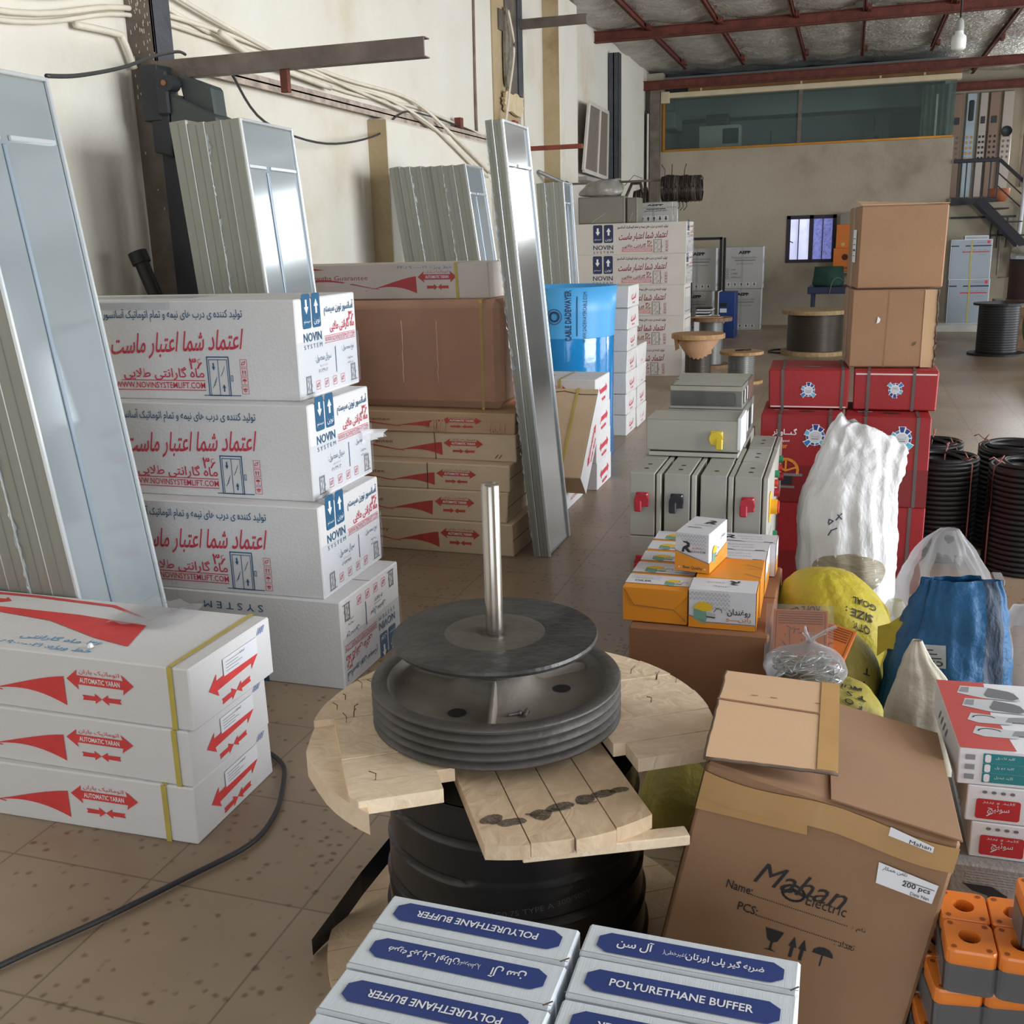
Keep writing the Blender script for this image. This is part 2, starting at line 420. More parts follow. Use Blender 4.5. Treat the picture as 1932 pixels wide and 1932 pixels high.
pink_p = M('pale_red_print', (206, 138, 138), .7, 0, .08, 30)
strap_y = M('yellow_strap', (190, 172, 84), .45, 0, .1, 12)
strap_g = M('grey_strap', (92, 82, 80), .5, 0, .1, 12)
tape = M('brown_tape', (176, 136, 84), .22, 0, .1, 6, coat=.4)
label_w = M('paper_label', (226, 228, 234), .5, 0, .02, 10)
film = mat_mix_clear('clear_film', (235, 238, 242), .95, .12, .3)
bagclear = mat_mix_clear('clear_plastic_bag', (225, 225, 228), .87, .2, .5)
panel_grey = M('grey_panel_edge', (146, 146, 137), .42, .35, .05, 6, .03, 30, stretch=(6, 6, .4))
panel_face = M('panel_face', (164, 173, 177), .11, .4, .03, 2)
panel_shiny = M('shiny_panel_face', (168, 170, 171), .15, .85, .04, 2)
panel_lip = M('panel_lip', (220, 226, 230), .2, .5, .03, 2)
panel_line = M('panel_groove', (150, 164, 178), .3, .4, .03, 2)

# ------------------------------------------------------------------ room shell
XL, YB, ZC = -3.4, 18.3, 4.15
b = MB(); b.add([(XL-.3, -5.2, 0), (9.3, -5.2, 0), (9.3, 22, 0), (XL-.3, 22, 0)], [[0, 1, 2, 3]], floor_m); struct('floor', b)
b = MB()
b.box(XL-.25, XL, -5.2, 21.5, 0, ZC+.3, cream, .001)
b.box(XL, -3.25, 7.25, 9.6, 0, 2.39, cream, .02)                     # thicker lower wall
b.add([(XL+.001, 7.249, .9), (-3.25, 7.249, .9), (-3.25, 7.249, 2.38), (XL+.001, 7.249, 2.38)], [[0, 1, 2, 3]], cream2)  # tan stands in for shade on the wall end facing the camera
b.box(XL, -3.2, 11.95, 12.75, 0, ZC, cream, .01)                     # pilaster
b.add([(XL+.001, 11.949, 0), (-3.21, 11.949, 0), (-3.21, 11.949, ZC), (XL+.001, 11.949, ZC)], [[0, 1, 2, 3]], cream2)  # shaded pilaster side, its shade put into the plaster colour
struct('wall_left', b)
def hole_wall(mb, axis, c, t, a0, a1, z0, z1, holes, mat):
    """wall with rectangular openings; holes: (a0,a1,z0,z1)"""
    cuts = sorted({a0, a1, *[h[0] for h in holes], *[h[1] for h in holes]})
    for p, q in zip(cuts[:-1], cuts[1:]):
        hs = sorted([(h[2], h[3]) for h in holes if h[0] <= p+1e-6 and h[1] >= q-1e-6]); z = z0
        for lo, hi in hs+[(z1, z1)]:
            if lo > z+1e-4:
                if axis == 'x': mb.box(c, c+t, p, q, z, lo, mat, .0005)
                else: mb.box(p, q, c, c+t, z, lo, mat, .0005)
            z = max(z, hi)
b = MB(); hole_wall(b, 'x', 9.0, .25, -5.2, 21.8, 0, ZC+.3, [(-.2, 6.6, 0, 3.8), (9.1, 13.9, 0, 3.6), (15.2, 17.8, 0, 2.6)], greyp); struct('wall_right', b)
b = MB(); hole_wall(b, 'y', -5.2, .25, XL-.25, 9.25, 0, ZC+.3, [(-1.2, 4.2, .2, 3.7)], greyp); struct('wall_front', b)
b = MB()
hole_wall(b, 'y', YB, .2, XL, 1.46, 0, 2.9, [(-1.02, -.23, 1.03, 1.79)], greyp)
hole_wall(b, 'y', YB, .2, 1.46, 9.0, 0, 1.9, [], greyp)
b.box(XL, -3.12, YB, YB+.2, 2.9, ZC, greyp, .001)
struct('wall_back', b)
b = MB(); b.box(1.4, 9.0, 21.0, 21.2, 1.9, ZC+.3, greyp, .001); b.box(1.4, 9.0, YB+.2, 21.0, 1.78, 1.9, greyp, .001); struct('wall_mezzanine', b)
b = MB()
for x in (2.8, 4.15, 5.5): b.box(x, x+.07, 20.86, 20.92, 2.2, 3.8, steel, .004)
for z in (2.2, 3.0, 3.78): b.box(2.8, 5.57, 20.86, 20.92, z, z+.06, steel, .004)
struct('window_4', b)
b = MB()  # unseen skylight frame and sheet, added to go with the top light
for y in (-2.05, .0, 2.0, 4.0, 6.0): b.box(3.4, 5.2, y, y+.05, 4.05, 4.1, steel, .002)
b.box(3.45, 5.15, -2.0, 6.0, 4.10, 4.12, M('top_light_sheet', (225, 228, 226), .5), .001)
struct('added_roof_strip', b)
# office behind the glass
b = MB()
b.box(XL, 1.46, 21.3, 21.45, 2.7, 4.1, office_w, .001); b.box(XL, 1.46, YB+.2, 21.3, 2.7, 2.8, office_w, .001)
b.box(XL, -3.3, YB+.2, 21.3, 2.8, 4.1, office_w, .001); b.box(1.36, 1.46, 19.6, 21.3, 2.8, 4.1, office_w, .001)
b.box(XL, 1.46, YB+.2, 21.3, 3.98, 4.1, office_w, .001); b.box(-3.3, 1.36, 20.6, 21.3, 3.62, 3.98, office_w, .01)
struct('wall_office', b)
# ceiling of foil insulation, sagging between the purlins
b = MB(); nx, ny = 56, 90; vs = []; PX = [-3.55, -2.7, -1.78, -.83, .02, 1.02, 1.88, 2.8, 3.7, 4.7, 5.6, 6.5, 7.5, 8.4, 9.4]
for j in range(ny+1):
    for i in range(nx+1):
        x = XL-.1+i*(12.8/nx); y = -5.3+j*(27.3/ny)
        k = max(t for t in range(len(PX)-1) if PX[t] <= x+1e-6); f = (x-PX[k])/(PX[k+1]-PX[k])
        z = ZC+.1-.06*sin(pi*min(1, max(0, f)))+.03*noise.noise((x*3, y*3, 0))-.03*abs(sin(y*2.6))
        vs.append((x, y, z))
b.add(vs, [[j*(nx+1)+i, (j+1)*(nx+1)+i, (j+1)*(nx+1)+i+1, j*(nx+1)+i+1] for j in range(ny) for i in range(nx)], foil, True)
struct('ceiling', b)
b = MB(); b.box(XL-.3, 9.3, -5.3, 22, ZC+.32, ZC+.4, steel, .001); struct('roof', b)

def ibeam(mb, x0, x1, y, z0, h, w, mat, axis='x'):
    t = .012
    for a in ((z0, z0+t), (z0+h-t, z0+h)):
        if axis == 'x': mb.box(x0, x1, y-w/2, y+w/2, a[0], a[1], mat, .001)
        else: mb.box(y-w/2, y+w/2, x0, x1, a[0], a[1], mat, .001)
    if axis == 'x': mb.box(x0, x1, y-t/2, y+t/2, z0, z0+h, mat, .001)
    else: mb.box(y-t/2, y+t/2, x0, x1, z0, z0+h, mat, .001)
k = 0
for y, z in ((-1.5, 4.0), (4.6, 4.0), (9.6, 4.02), (14.5, 4.03), (18.05, 3.86)):
    k += 1; b = MB(); ibeam(b, XL if y > 10 else XL+.4, 9.0, y, z, .14, .1, rust); o = struct('trim_%d' % k, b)
b = MB(); ibeam(b, 1.5, 9.0, 20.9, 3.86, .14, .1, rust); struct('trim_6', b)
k = 6
for x in PX[1:-1]:
    k += 1; b = MB(); y1 = 18.0 if x < 1.4 else 20.9
    ibeam(b, -5.0, y1, x, ZC-.02, .07, .05, rust, 'y')
    for y in range(-4, int(y1), 3): b.box(x+.03, x+.075, y+.3, y+.5, ZC-.03, ZC+.03, rust, .001)
    struct('trim_%d' % k, b)

# office front: sill, head, mullion, glass
b = MB(); b.box(-3.12, 1.44, YB-.03, YB+.06, 2.895, 2.93, gold, .003); b.box(-3.12, -3.08, YB-.03, YB+.06, 2.93, 3.74, gold, .004); w = struct('window_1', b)
b = MB(); b.box(-3.13, 1.5, YB-.08, YB+.1, 3.74, 3.82, M('cream_trim', (206, 190, 158), .6), .003); b.box(-3.14, -3.0, YB-.1, YB-.02, 3.66, 3.84, M('cream_trim'), .004)
b.box(-2.7, 1.5, YB-.02, YB+.1, 3.82, 4.0, brownw, .002)
for x in (-2.5, -.9, .3, .95): b.box(x, x+.03, YB-.03, YB, 3.82, 3.87, M('cream_trim'), .001)
b.build('head_rail', w)
b = MB(); b.box(-.92, -.86, YB-.01, YB+.05, 2.92, 3.75, steel, .002); b.build('mullion', w)
b = MB(); b.box(-3.08, 1.44, YB+.015, YB+.023, 2.92, 3.75, glass, .0005); b.build('glass_pane', w)
b = MB(); b.box(1.432, 1.44, YB+.03, 19.6, 2.92, 3.85, glass, .0005); b.build('side_pane', w)

# small frosted window in the back wall
wf = M('window_frame_dark', (44, 36, 52), .5)
frost = M('frosted_lit_glass', (128, 134, 205), .6, 0, .3, 30, emit=.55)
frost_b = M('frosted_bright_glass', (205, 210, 250), .6, 0, .22, 3, emit=.9)
b = MB()
for x0, x1, z0, z1 in ((-1.02, -.23, 1.73, 1.79), (-1.02, -.23, 1.03, 1.08), (-1.02, -.96, 1.03, 1.79), (-.29, -.23, 1.03, 1.79), (-.66, -.59, 1.03, 1.79), (-.835, -.82, 1.08, 1.73), (-.45, -.435, 1.08, 1.73)):
    b.box(x0, x1, YB-.02, YB+.06, z0, z1, wf, .003)
w = struct('window_2', b)
b = MB(); b.box(-.96, -.66, YB+.04, YB+.05, 1.08, 1.73, frost_b, .0005); b.build('open_pane', w)
b = MB(); b.box(-.59, -.29, YB+.02, YB+.03, 1.08, 1.73, frost, .0005); b.build('frosted_pane', w)
b = MB(); b.cyl((-.965, YB-.03, 1.38), (-.91, YB-.05, 1.355), .008, black, 6); b.build('handle', w)

# tilted window high on the left wall
b = MB(); wfm = M('white_frame', (206, 202, 190), .5)
def bar(mb, p, q, w, d, mat):
    mb.tube([p, q], 0, mat, flat=(w, d))
p00, p10, p11, p01 = (-3.27, 13.3, 2.347), (-3.36, 15.05, 2.33), (-3.36, 15.14, 3.22), (-3.24, 13.5, 3.17)
for a, c in ((p00, p10), (p10, p11), (p11, p01), (p01, p00)): bar(b, a, c, .03, .05, wfm)
mid0 = tuple((p00[i]*.45+p10[i]*.55) for i in range(3)); mid1 = tuple((p01[i]*.45+p11[i]*.55) for i in range(3)); bar(b, mid0, mid1, .03, .05, wfm)
b.box(XL, -3.2, 13.2, 15.5, 2.22, 2.27, M('grey_sill', (160, 156, 150), .7), .004)
w = struct('window_3', b)
b = MB(); b.add([p00, p10, p11, p01, *[(p[0]-.01, p[1], p[2]) for p in (p00, p10, p11, p01)]], [[0, 1, 2, 3], [7, 6, 5, 4]], M('insect_mesh', (120, 110, 100), .7, 0, .1, 9)); b.build('mesh_panel', w)

# ------------------------------------------------------------------ columns and wall ironwork
b = MB(); b.box(XL, -3.247, 4.586, 4.60, 0, 4.1, steel, .002); b.box(-3.26, -3.247, 4.586, 4.73, 0, 4.1, steel_b, .002); b.box(XL, -3.247, 4.72, 4.735, 0, 4.1, steel_b, .002)
for i in range(130):
    z = random.uniform(2.2, 2.9) if i < 100 else random.uniform(1.2, 3.4); x = random.uniform(XL+.02, -3.255); l = random.uniform(.005, .024)
    b.add([(x, 4.5845, z), (x+.004, 4.5845, z), (x+.003, 4.5845, z+l), (x-.001, 4.5845, z+l*.8)], [[0, 1, 2, 3]], pvc)
tag(b.build('steel_column'), 'dark steel column with paint flecks against the cream wall, behind the floodlight', 'column')
b = MB(); b.box(XL, -3.38, 10.15, 10.95, 2.55, 4.1, cream2, .004); b.box(XL, -3.36, 10.5, 10.98, 2.95, 4.1, steel, .003); b.box(-3.385, -3.34, 10.85, 11.0, 2.95, 4.1, steel_b, .003)
def blot(mb, x, y0, y1, z0, z1, mat, n=18, off=0.):
    pts = []
    for i in range(n):
        a = 2*pi*i/n; k = max(abs(cos(a)), abs(sin(a))); r = (1/k)*(.78+.3*random.random())
        pts.append((x+off, (y0+y1)/2+(y1-y0)/2*r*cos(a), (z0+z1)/2+(z1-z0)/2*r*sin(a)))
    mb.add(pts+[(p[0]-.03, p[1], p[2]) for p in pts], [list(range(n))]+[[i, n+i, n+(i+1) % n, (i+1) % n] for i in range(n)], mat)
grout = M('grey_mortar', (132, 126, 112), .9, 0, .25, 20, .5, 60)
blot(b, -3.335, 10.4, 10.62, 3.0, 3.75, grout); blot(b, -3.33, 10.3, 10.95, 2.75, 2.95, M('torn_plaster', (214, 196, 160), .9, 0, .1, 12, .4), 26)
blot(b, -3.345, 10.55, 10.97, 2.05, 2.72, brick, 26); blot(b, -3.34, 10.15, 10.35, 2.35, 2.6, M('brown_stain', (104, 74, 58), .9), 14); blot(b, -3.325, 10.6, 10.85, 2.2, 2.34, M('torn_plaster'), 12)
b.box(-3.345, -3.325, 10.98, 11.03, 2.1, 3.0, pvc, .004)
tag(b.build('broken_column'), 'half stripped wall column showing red brick and grey mortar through torn plaster', 'column')
b = MB(); b.box(-3.39, -3.24, 15.3, 15.315, 0, 4.03, steel_b, .002); b.box(-3.39, -3.24, 15.44, 15.455, 0, 4.03, steel_b, .002); b.box(-3.325, -3.305, 15.3, 15.45, 0, 4.03, steel, .002); b.box(-3.25, -3.235, 15.3, 15.46, 0, 4.03, steel_b, .002)
tag(b.build('steel_column'), 'dark grey steel column standing beside the tilted window', 'column')
b = MB(); b.box(-3.3, -3.15, 18.08, 18.28, 0, 3.86, steel, .003); b.cyl((-3.335, 18.1, 2.2), (-3.335, 18.1, 3.5), .018, pvc, 8); b.cyl((-3.36, 18.1, .5), (-3.36, 18.1, 3.55), .014, black, 8)
tag(b.build('steel_column'), 'dark steel corner column left of the office glass', 'column')
# cantilever steel arms on the columns
b = MB(); y = 4.56; b.box(-3.26, -1.84, y-.005, y+.005, 2.3, 2.385, steel, .001)
for z in (2.3, 2.379): b.box(-3.26, -1.835, y, y+.05, z, z+.006, steel, .001)
b.box(-3.1, -3.07, y, y+.03, 2.2, 2.3, black, .002); b.box(-2.57, -2.53, y, y+.03, 2.2, 2.3, rust, .002)
tag(b.build('cantilever_beam'), 'dark brown steel channel beam jutting out over the leaning panels', 'beam')
b = MB(); b.box(-3.39, -2.64, 10.9, 10.91, 3.6, 3.69, steel, .001); b.box(-3.39, -2.64, 10.91, 10.96, 3.684, 3.69, steel, .001); b.box(-3.39, -2.64, 10.91, 10.96, 3.6, 3.606, steel, .001); b.box(-3.39, -3.36, 10.3, 10.95, 3.5, 3.69, steel, .002)
tag(b.build('cantilever_beam'), 'short dark steel beam fixed to the half stripped column', 'beam')
b = MB(); b.box(-3.395, -2.74, 11.08, 11.13, 2.43, 2.475, M('orange_rust', (136, 70, 52), .7, 0, .2, 12), .002)
tag(b.build('steel_bar'), 'rust red bar sticking out of the wall below the tilted window', 'bar')
b = MB(); b.cyl((-3.38, 11.62, 2.25), (-3.14, 11.9, 2.12), .022, M('grey_pipe', (150, 150, 150), .4, .4), 10); b.cyl((-3.14, 11.9, 2.12), (-3.12, 11.92, 2.11), .034, black, 10)
tag(b.build('pipe_stub'), 'short grey pipe with a black end poking out of the wall', 'pipe')
b = MB(); b.box(-3.4, -3.32, 5.0, 10.0, 2.43, 2.442, peel, .001); b.box(-3.332, -3.32, 5.0, 10.0, 2.40, 2.47, peel, .001)
b.box(-3.36, -3.3, 8.95, 9.02, 2.47, 2.56, rust, .003)
for y in (8.2, 8.5, 8.85, 9.2, 9.55): b.box(-3.36, -3.315, y, y+.18, 2.375, 2.4, M('dark_rust', (80, 48, 42), .8), .002)
tag(b.build('angle_rail'), 'peeling paint steel angle rail running along the wall under the conduits', 'rail')

# conduits, clipped along the wall
def pipe(name, label, cat, pts, r, mat, group=None, sub=6, n=8):
    P = [Vector(p) for p in pts]; out = []
    for i in range(len(P)-1):
        a, b2, c, d = P[max(i-1, 0)], P[i], P[i+1], P[min(i+2, len(P)-1)]
        for k in range(sub):
            t = k/sub; out.append(.5*((2*b2)+(c-a)*t+(2*a-5*b2+4*c-d)*t*t+(3*b2-a-3*c+d)*t**3))
    out.append(P[-1])
    mb = MB(); mb.tube(out, r, mat, n); return tag(mb.build(name), label, cat, group)
G = 'white conduits along the left wall'
L = 'white plastic conduit sagging along the cream wall above the angle rail'
for i, (pts, r) in enumerate([
    ([(-3.37, 2.6, 2.42), (-3.37, 3.8, 2.475), (-3.37, 4.55, 2.63), (-3.37, 5.3, 2.66), (-3.37, 6.8, 2.61), (-3.36, 8.0, 2.6), (-3.225, 8.6, 2.36), (-3.225, 9.5, 2.12)], .013),
    ([(-3.37, 2.6, 2.37), (-3.37, 3.8, 2.44), (-3.37, 4.55, 2.60), (-3.37, 5.3, 2.61), (-3.37, 6.8, 2.57), (-3.35, 7.6, 2.55), (-3.225, 8.2, 2.38), (-3.225, 9.2, 2.10)], .011),
    ([(-3.34, 4.75, 2.78), (-3.34, 5.3, 2.70), (-3.36, 6.0, 2.63), (-3.36, 6.9, 2.56), (-3.33, 7.9, 2.48), (-3.222, 8.5, 2.30), (-3.222, 9.4, 2.08)], .012),
    ([(-3.38, 4.75, 2.72), (-3.38, 5.6, 2.60), (-3.38, 6.9, 2.53), (-3.38, 8.2, 2.56), (-3.36, 9.2, 2.5), (-3.33, 10.0, 2.46)], .012),
    ]):
    pipe('conduit', L, 'conduit', pts, r, pvc, G)
pipe('conduit', 'upper white conduit running up behind the flecked column from the frame edge', 'conduit', [(-3.35, 2.6, 2.5), (-3.35, 3.9, 2.56), (-3.35, 4.5, 2.72)], .015, pvc)
pipe('conduit', 'short white conduit with an open elbow end beside the flecked column', 'conduit', [(-3.36, 4.17, 2.49), (-3.36, 4.45, 2.5), (-3.36, 4.5, 2.48), (-3.36, 4.56, 2.36)], .016, pvc)
pipe('conduit', 'cut open white conduit end just right of the flecked column', 'conduit', [(-3.3, 5.25, 2.63), (-3.33, 5.7, 2.56), (-3.35, 6.6, 2.52)], .019, pvc)
pipe('wire', 'thin white wire hanging down in front of the half stripped column', 'wire', [(-3.3, 10.4, 3.68), (-3.28, 10.5, 3.35), (-3.28, 10.3, 2.9), (-3.3, 10.15, 2.4), (-3.3, 10.2, 1.9)], .012, pvc)
pipe('wire', 'grey wire running straight down the cream wall before the half stripped column', 'wire', [(-3.39, 9.66, 4.1), (-3.39, 9.62, 3.2), (-3.385, 9.6, 2.62), (-3.385, 9.62, 2.35)], .014, M('dirty_wire', (120, 104, 90), .8, 0, .3, 9))
pipe('cable', 'thin black cable rising from the nearest leaning panel to the long steel beam', 'cable', [(-2.385, 2.80, 2.03), (-2.477, 3.062, 2.072), (-2.655, 3.535, 2.175), (-2.818, 3.966, 2.289), (-3.0, 4.4, 2.385), (-3.06, 4.55, 2.40)], .007, wire_b)
pipe('cable', 'black cable drooping from the long steel beam to the angle rail', 'cable', [(-2.85, 4.6, 2.31), (-3.1, 5.3, 2.17), (-3.2, 6.2, 2.13), (-3.3, 7.2, 2.27), (-3.31, 7.6, 2.44), (-3.31, 8.0, 2.5), (-3.33, 9.3, 2.48), (-3.33, 9.8, 2.4)], .007, wire_b)

# floodlight on the first column
b = thing('floodlight', 'dark grey floodlight housing bolted to the flecked steel column', 'floodlight', (-3.05, 4.5, 1.6))
hs = M('floodlight_housing', (70, 76, 76), .5, .2, .1, 8); hd = M('floodlight_side', (44, 48, 52), .5, .2, .1, 8)
m = MB(); m.hexa({'flb': (-.06, -.06, .38), 'frb': (.2, -.06, .30), 'frt': (.2, -.06, .50), 'flt': (-.05, -.06, .62), 'blb': (-.06, .09, .38), 'brb': (.2, .09, .30), 'brt': (.2, .09, .50), 'blt': (-.05, .09, .62)}, hs, .008)
m.hexa({'flb': (.0, -.01, .55), 'frb': (.17, -.01, .5), 'frt': (.16, -.01, .64), 'flt': (-.03, -.01, .71), 'blb': (.0, .09, .55), 'brb': (.17, .09, .5), 'brt': (.16, .09, .64), 'blt': (-.03, .09, .71)}, hs, .012)
m.build('housing', b)
m = MB(); m.hexa({'flb': (-.17, -.05, .36), 'frb': (-.062, -.062, .33), 'frt': (-.055, -.062, .62), 'flt': (-.17, -.05, .52), 'blb': (-.17, .09, .36), 'brb': (-.062, .09, .33), 'brt': (-.055, .09, .62), 'blt': (-.17, .09, .52)}, hd, .006); m.build('side_visor', b)
m = MB(); m.box(-.11, -.04, -.08, -.06, .52, .72, hd, .01); m.cyl((-.035, -.085, .66), (-.035, -.02, .66), .035, hd, 16); m.box(-.2, -.1, -.06, .08, .5, .75, hd, .004); m.build('bracket', b)
m = MB(); m.cyl((-.05, -.092, .66), (-.05, -.07, .66), .013, M('copper_bolt', (150, 100, 70), .4, .6), 10); m.build('bolt', b)
m = MB(); m.box(-.15, -.02, -.02, .07, -1.58, .36, M('dark_post', (48, 50, 58), .55, .2, .15, 6), .006); m.build('post', b)
b = MB(); b.cyl((-2.70, 4.3, 0.0), (-3.26, 4.3, 1.47), .034, black, 14); b.cyl((-3.25, 4.3, 1.444), (-3.27, 4.3, 1.497), .045, black, 14)
tag(b.build('black_pipe'), 'black pipe standing behind the top white carton, leaning on the wall column', 'pipe')

# bulb on its cord
b = thing('pendant_bulb', 'large white bulb hanging from the ceiling on a black cord', 'lamp', (.62, 8.0, 2.66))
m = MB(); m.lathe([(.0, 0), (.03, .0), (.046, .012), (.048, .06), (.045, .085), (.028, .1), (.026, .12)], M('bulb_white', (214, 216, 210), .4), 20); m.build('bulb', b)
m = MB(); m.lathe([(.026, .115), (.028, .13), (.024, .18), (.01, .2), (.0, .2)], M('bulb_collar', (150, 150, 146), .5), 16); m.build('socket', b)
m = MB(); m.tube([(0, 0, .19), (.004, 0, .6), (-.003, .0, 1.1), (0, 0, 1.49)], .006, black, 6); m.build('cord', b)

# things in the office behind the glass
t = thing('air_conditioner', 'white wall air conditioner in the corner behind the office glass', 'air conditioner', (-3.05, 19.6, 3.35))
m = MB(); m.box(-.24, .0, -.42, .42, 0, .3, office_w, .03); m.build('casing', t); m = MB(); m.box(-.2, .0, -.38, .38, -.012, .0, hd, .002); m.build('louvre', t)
t = thing('office_cabinet', 'pale office cabinet with two dark panes behind the glass', 'cabinet', (-2.35, 19.8, 2.8))
m = MB(); m.box(-.36, .36, 0, .4, 0, .62, M('cabinet_cream', (196, 196, 184), .6), .006); m.build('cabinet_body', t)
m = MB(); m.box(.06, .34, -.01, 0, .3, .56, hd, .002); m.build('pane', t); m = MB(); m.box(.06, .34, -.01, 0, .1, .24, hd, .002); m.build('pane', t)
b = MB(); b.box(-.2, .2, -.12, .12, 0, .2, hd, .02); tag(b.build('dark_box', None, (-2.4, 20.0, 3.42)), 'dark box on top of the office cabinet', 'box')
for x in (-1.95, -.95, .05):
    t = thing('monitor', 'dark monitor edge just above the office sill, %s' % {-1.95: 'beside the pale cabinet', -.95: 'behind the mullion', .05: 'right of the mullion'}[x], 'monitor', (x, 18.75, 2.8), 0, 'monitors along the office sill')
    m = MB(); m.box(-.28, .28, 0, .03, .06, .15, black, .004); m.build('screen', t); m = MB(); m.box(-.06, .06, -.02, .06, 0, .06, black, .004); m.build('stand', t)
b = MB(); b.box(-.17, .17, 0, .1, 0, .24, office_w, .012); b.box(.02, .1, -.004, .0, .1, .16, hd, .001); b.tube([(.0, .05, .24), (.02, .06, .4), (.0, .08, .5)], .005, black, 6)
tag(b.build('wall_box', None, (.3, 21.18, 3.05)), 'white electrical box on the far office wall', 'box')
b = MB(); b.box(-.42, .42, 0, .03, 0, .62, M('dark_picture', (38, 46, 56), .5, 0, .3, 4), .004)
tag(b.build('picture', None, (1.0, 21.26, 3.0)), 'dark picture hanging on the far office wall', 'picture')
t = thing('curtain', 'grey green drape gathered at the right end of the office', 'curtain', (1.2, 19.3, 2.8)); m = MB(); cm = M('drape', (110, 116, 104), .9, 0, .2, 8)
m.prism([(-.2+i*.02, .03*sin(i*1.5)) for i in range(21)]+[(.2-i*.02, .012+.03*sin((20-i)*1.5)) for i in range(21)], 0, 1.0, cm, None, True); m.build('drape', t)
m = MB(); m.box(.02, .05, -.06, -.03, .0, .85, pvc, .003); m.build('edge_strip', t)
b = MB(); b.box(-.006, .006, 0, .01, 0, .5, hd, .001); tag(b.build('cable_trunking', None, (-1.55, 21.28, 2.9)), 'thin dark strip running down the far office wall', 'strip')

# ------------------------------------------------------------------ leaning metal door panels
wrap = mat_mix_clear('bubble_wrap', (215, 220, 224), .55, .15)
def door_panel(name, label, xbase, y0, w, lean, th, group, faced=False, L=2.035, film_bits=False, xs=0.):
    """pressed steel door leaf, standing on edge and leaning towards the wall; its narrow edge looks at the aisle"""
    t = thing(name, label, 'door panel', (xbase, y0, 0), 0, group)
    t.rotation_euler = (0, -math.atan(lean), math.atan(xs))
    m = MB(); m.box(-th, 0, 0, w, 0.002, L, panel_grey, .002)
    m.box(-th*.52, -th*.48, -.0012, .001, 0.01, L-.01, M('edge_groove', (120, 120, 112), .6), .0002)
    if not faced: m.box(-.0045, .0004, -.0015, .012, .004, L-.002, panel_lip, .0003)
    m.build('leaf', t)
    if faced:
        m = MB(); lip = .012
        m.box(0, .001, .014, w-.014, .014, L-.016, panel_shiny if th < .05 else panel_face, .0003)
        for a in ((0, .012), (w-.012, w)): m.box(0, lip, a[0], a[1], 0.002, L, panel_lip, .002)
        m.box(0, lip, .012, w-.012, L-.012, L, panel_lip, .002)
        m.build('face_sheet', t)
        m = MB(); th < .05 or m.box(.001, .007, w*.36, w*.40, .03, L-.21, panel_line, .002); m.box(.001, .012, .02, w*.34, L-.2, L-.185, panel_lip, .002); m.box(.001, .012, w*.44, w-.03, L-.2, L-.185, panel_lip, .002); m.build('stiffener', t)
    if film_bits:
        m = MB(); n = 60
        for i in range(n):
            z = .1+(L-.15)*i/n; x = -th*random.uniform(.9, 1.04); a = random.uniform(.008, .022)
            m.add([(x, -.002, z), (x+a*random.uniform(-.3, 1), -.004-random.random()*.012, z+.01), (x+a*.5*random.uniform(-1, 1), -.003, z+.035+random.random()*.02), (x-a*.3, -.007, z+.02)], [[0, 1, 2, 3]], wrap)
        m.build('torn_film', t)
    return t
def pack(n, place, xface, y0, w, lean, th, group, seq, xs=0., L=2.035):
    for i in range(n):
        x = xface-i*(th+.0015)
        lab = ('light grey door panel showing its broad face, %s' if i == 0 else 'grey door panel edge on, %s behind the faced one, %s' % (seq[i], '%s')) % place
        door_panel('door_panel', lab, x, y0+random.uniform(-.006, .006)*(i > 0), w, lean, th, group, i == 0, L+random.uniform(-.006, .006)*(i > 0), i in (1, 4), xs)
seq = ['', 'first', 'second', 'third', 'fourth', 'fifth', 'sixth']
pack(4, 'pack nearest the camera', -2.132, 2.40, .385, .1217, .0825, 'nearest pack of door panels', seq)
pack(4, 'pack under the floodlight', -2.297, 4.0, .49, .08, .0818, 'door panels under the floodlight', seq, .06)
pack(7, 'pack behind the wrapped carton', -2.265, 6.9, .44, .13, .078, 'door panels behind the brown wrapped carton', seq, .06)
pack(3, 'pack beyond the shiny pair', -2.49, 9.8, .33, .062, .085, 'farthest pack of door panels', seq)
pack(2, 'shiny free standing pair', -1.323, 4.6, .388, .091, .0365, 'shiny pair of door panels', seq)

# ------------------------------------------------------------------ cartons of the door maker (white, blue and red print)
FA1 = fa('تولید کننده ی درب های نیمه و تمام اتوماتیک آسانسور'); FA2 = fa('اعتماد شما اعتبار ماست'); FA3 = fa('ماه گارانتی طلایی'); FA36 = fa('۳۶')
FA4 = fa('آسانسور نوین سیستم'); FAN = fa('نوین'); FAS = fa('سیستم'); FA5 = fa('نوع محصول :'); FA6 = fa('سریال محصول :')
def arrow_up(f, mb, u, v, w, h, mat, dn=False):
    q = [(-.2, -.5), (.2, -.5), (.2, .0), (.5, 0), (0, .5), (-.5, 0), (-.2, 0)]
    f.poly(mb, [(u+a*w, v+(b if not dn else -b)*h) for a, b in q], mat, .0014)
def rrect(f, mb, u0, v0, u1, v1, r, mat, off=.0008):
    p = []
    for cx, cy, a0 in ((u1-r, v1-r, 0), (u0+r, v1-r, 90), (u0+r, v0+r, 180), (u1-r, v0+r, 270)):
        for k in range(4): a = RAD(a0+30*k); p.append((cx+r*cos(a), cy+r*sin(a)))
    f.poly(mb, p, mat, off)
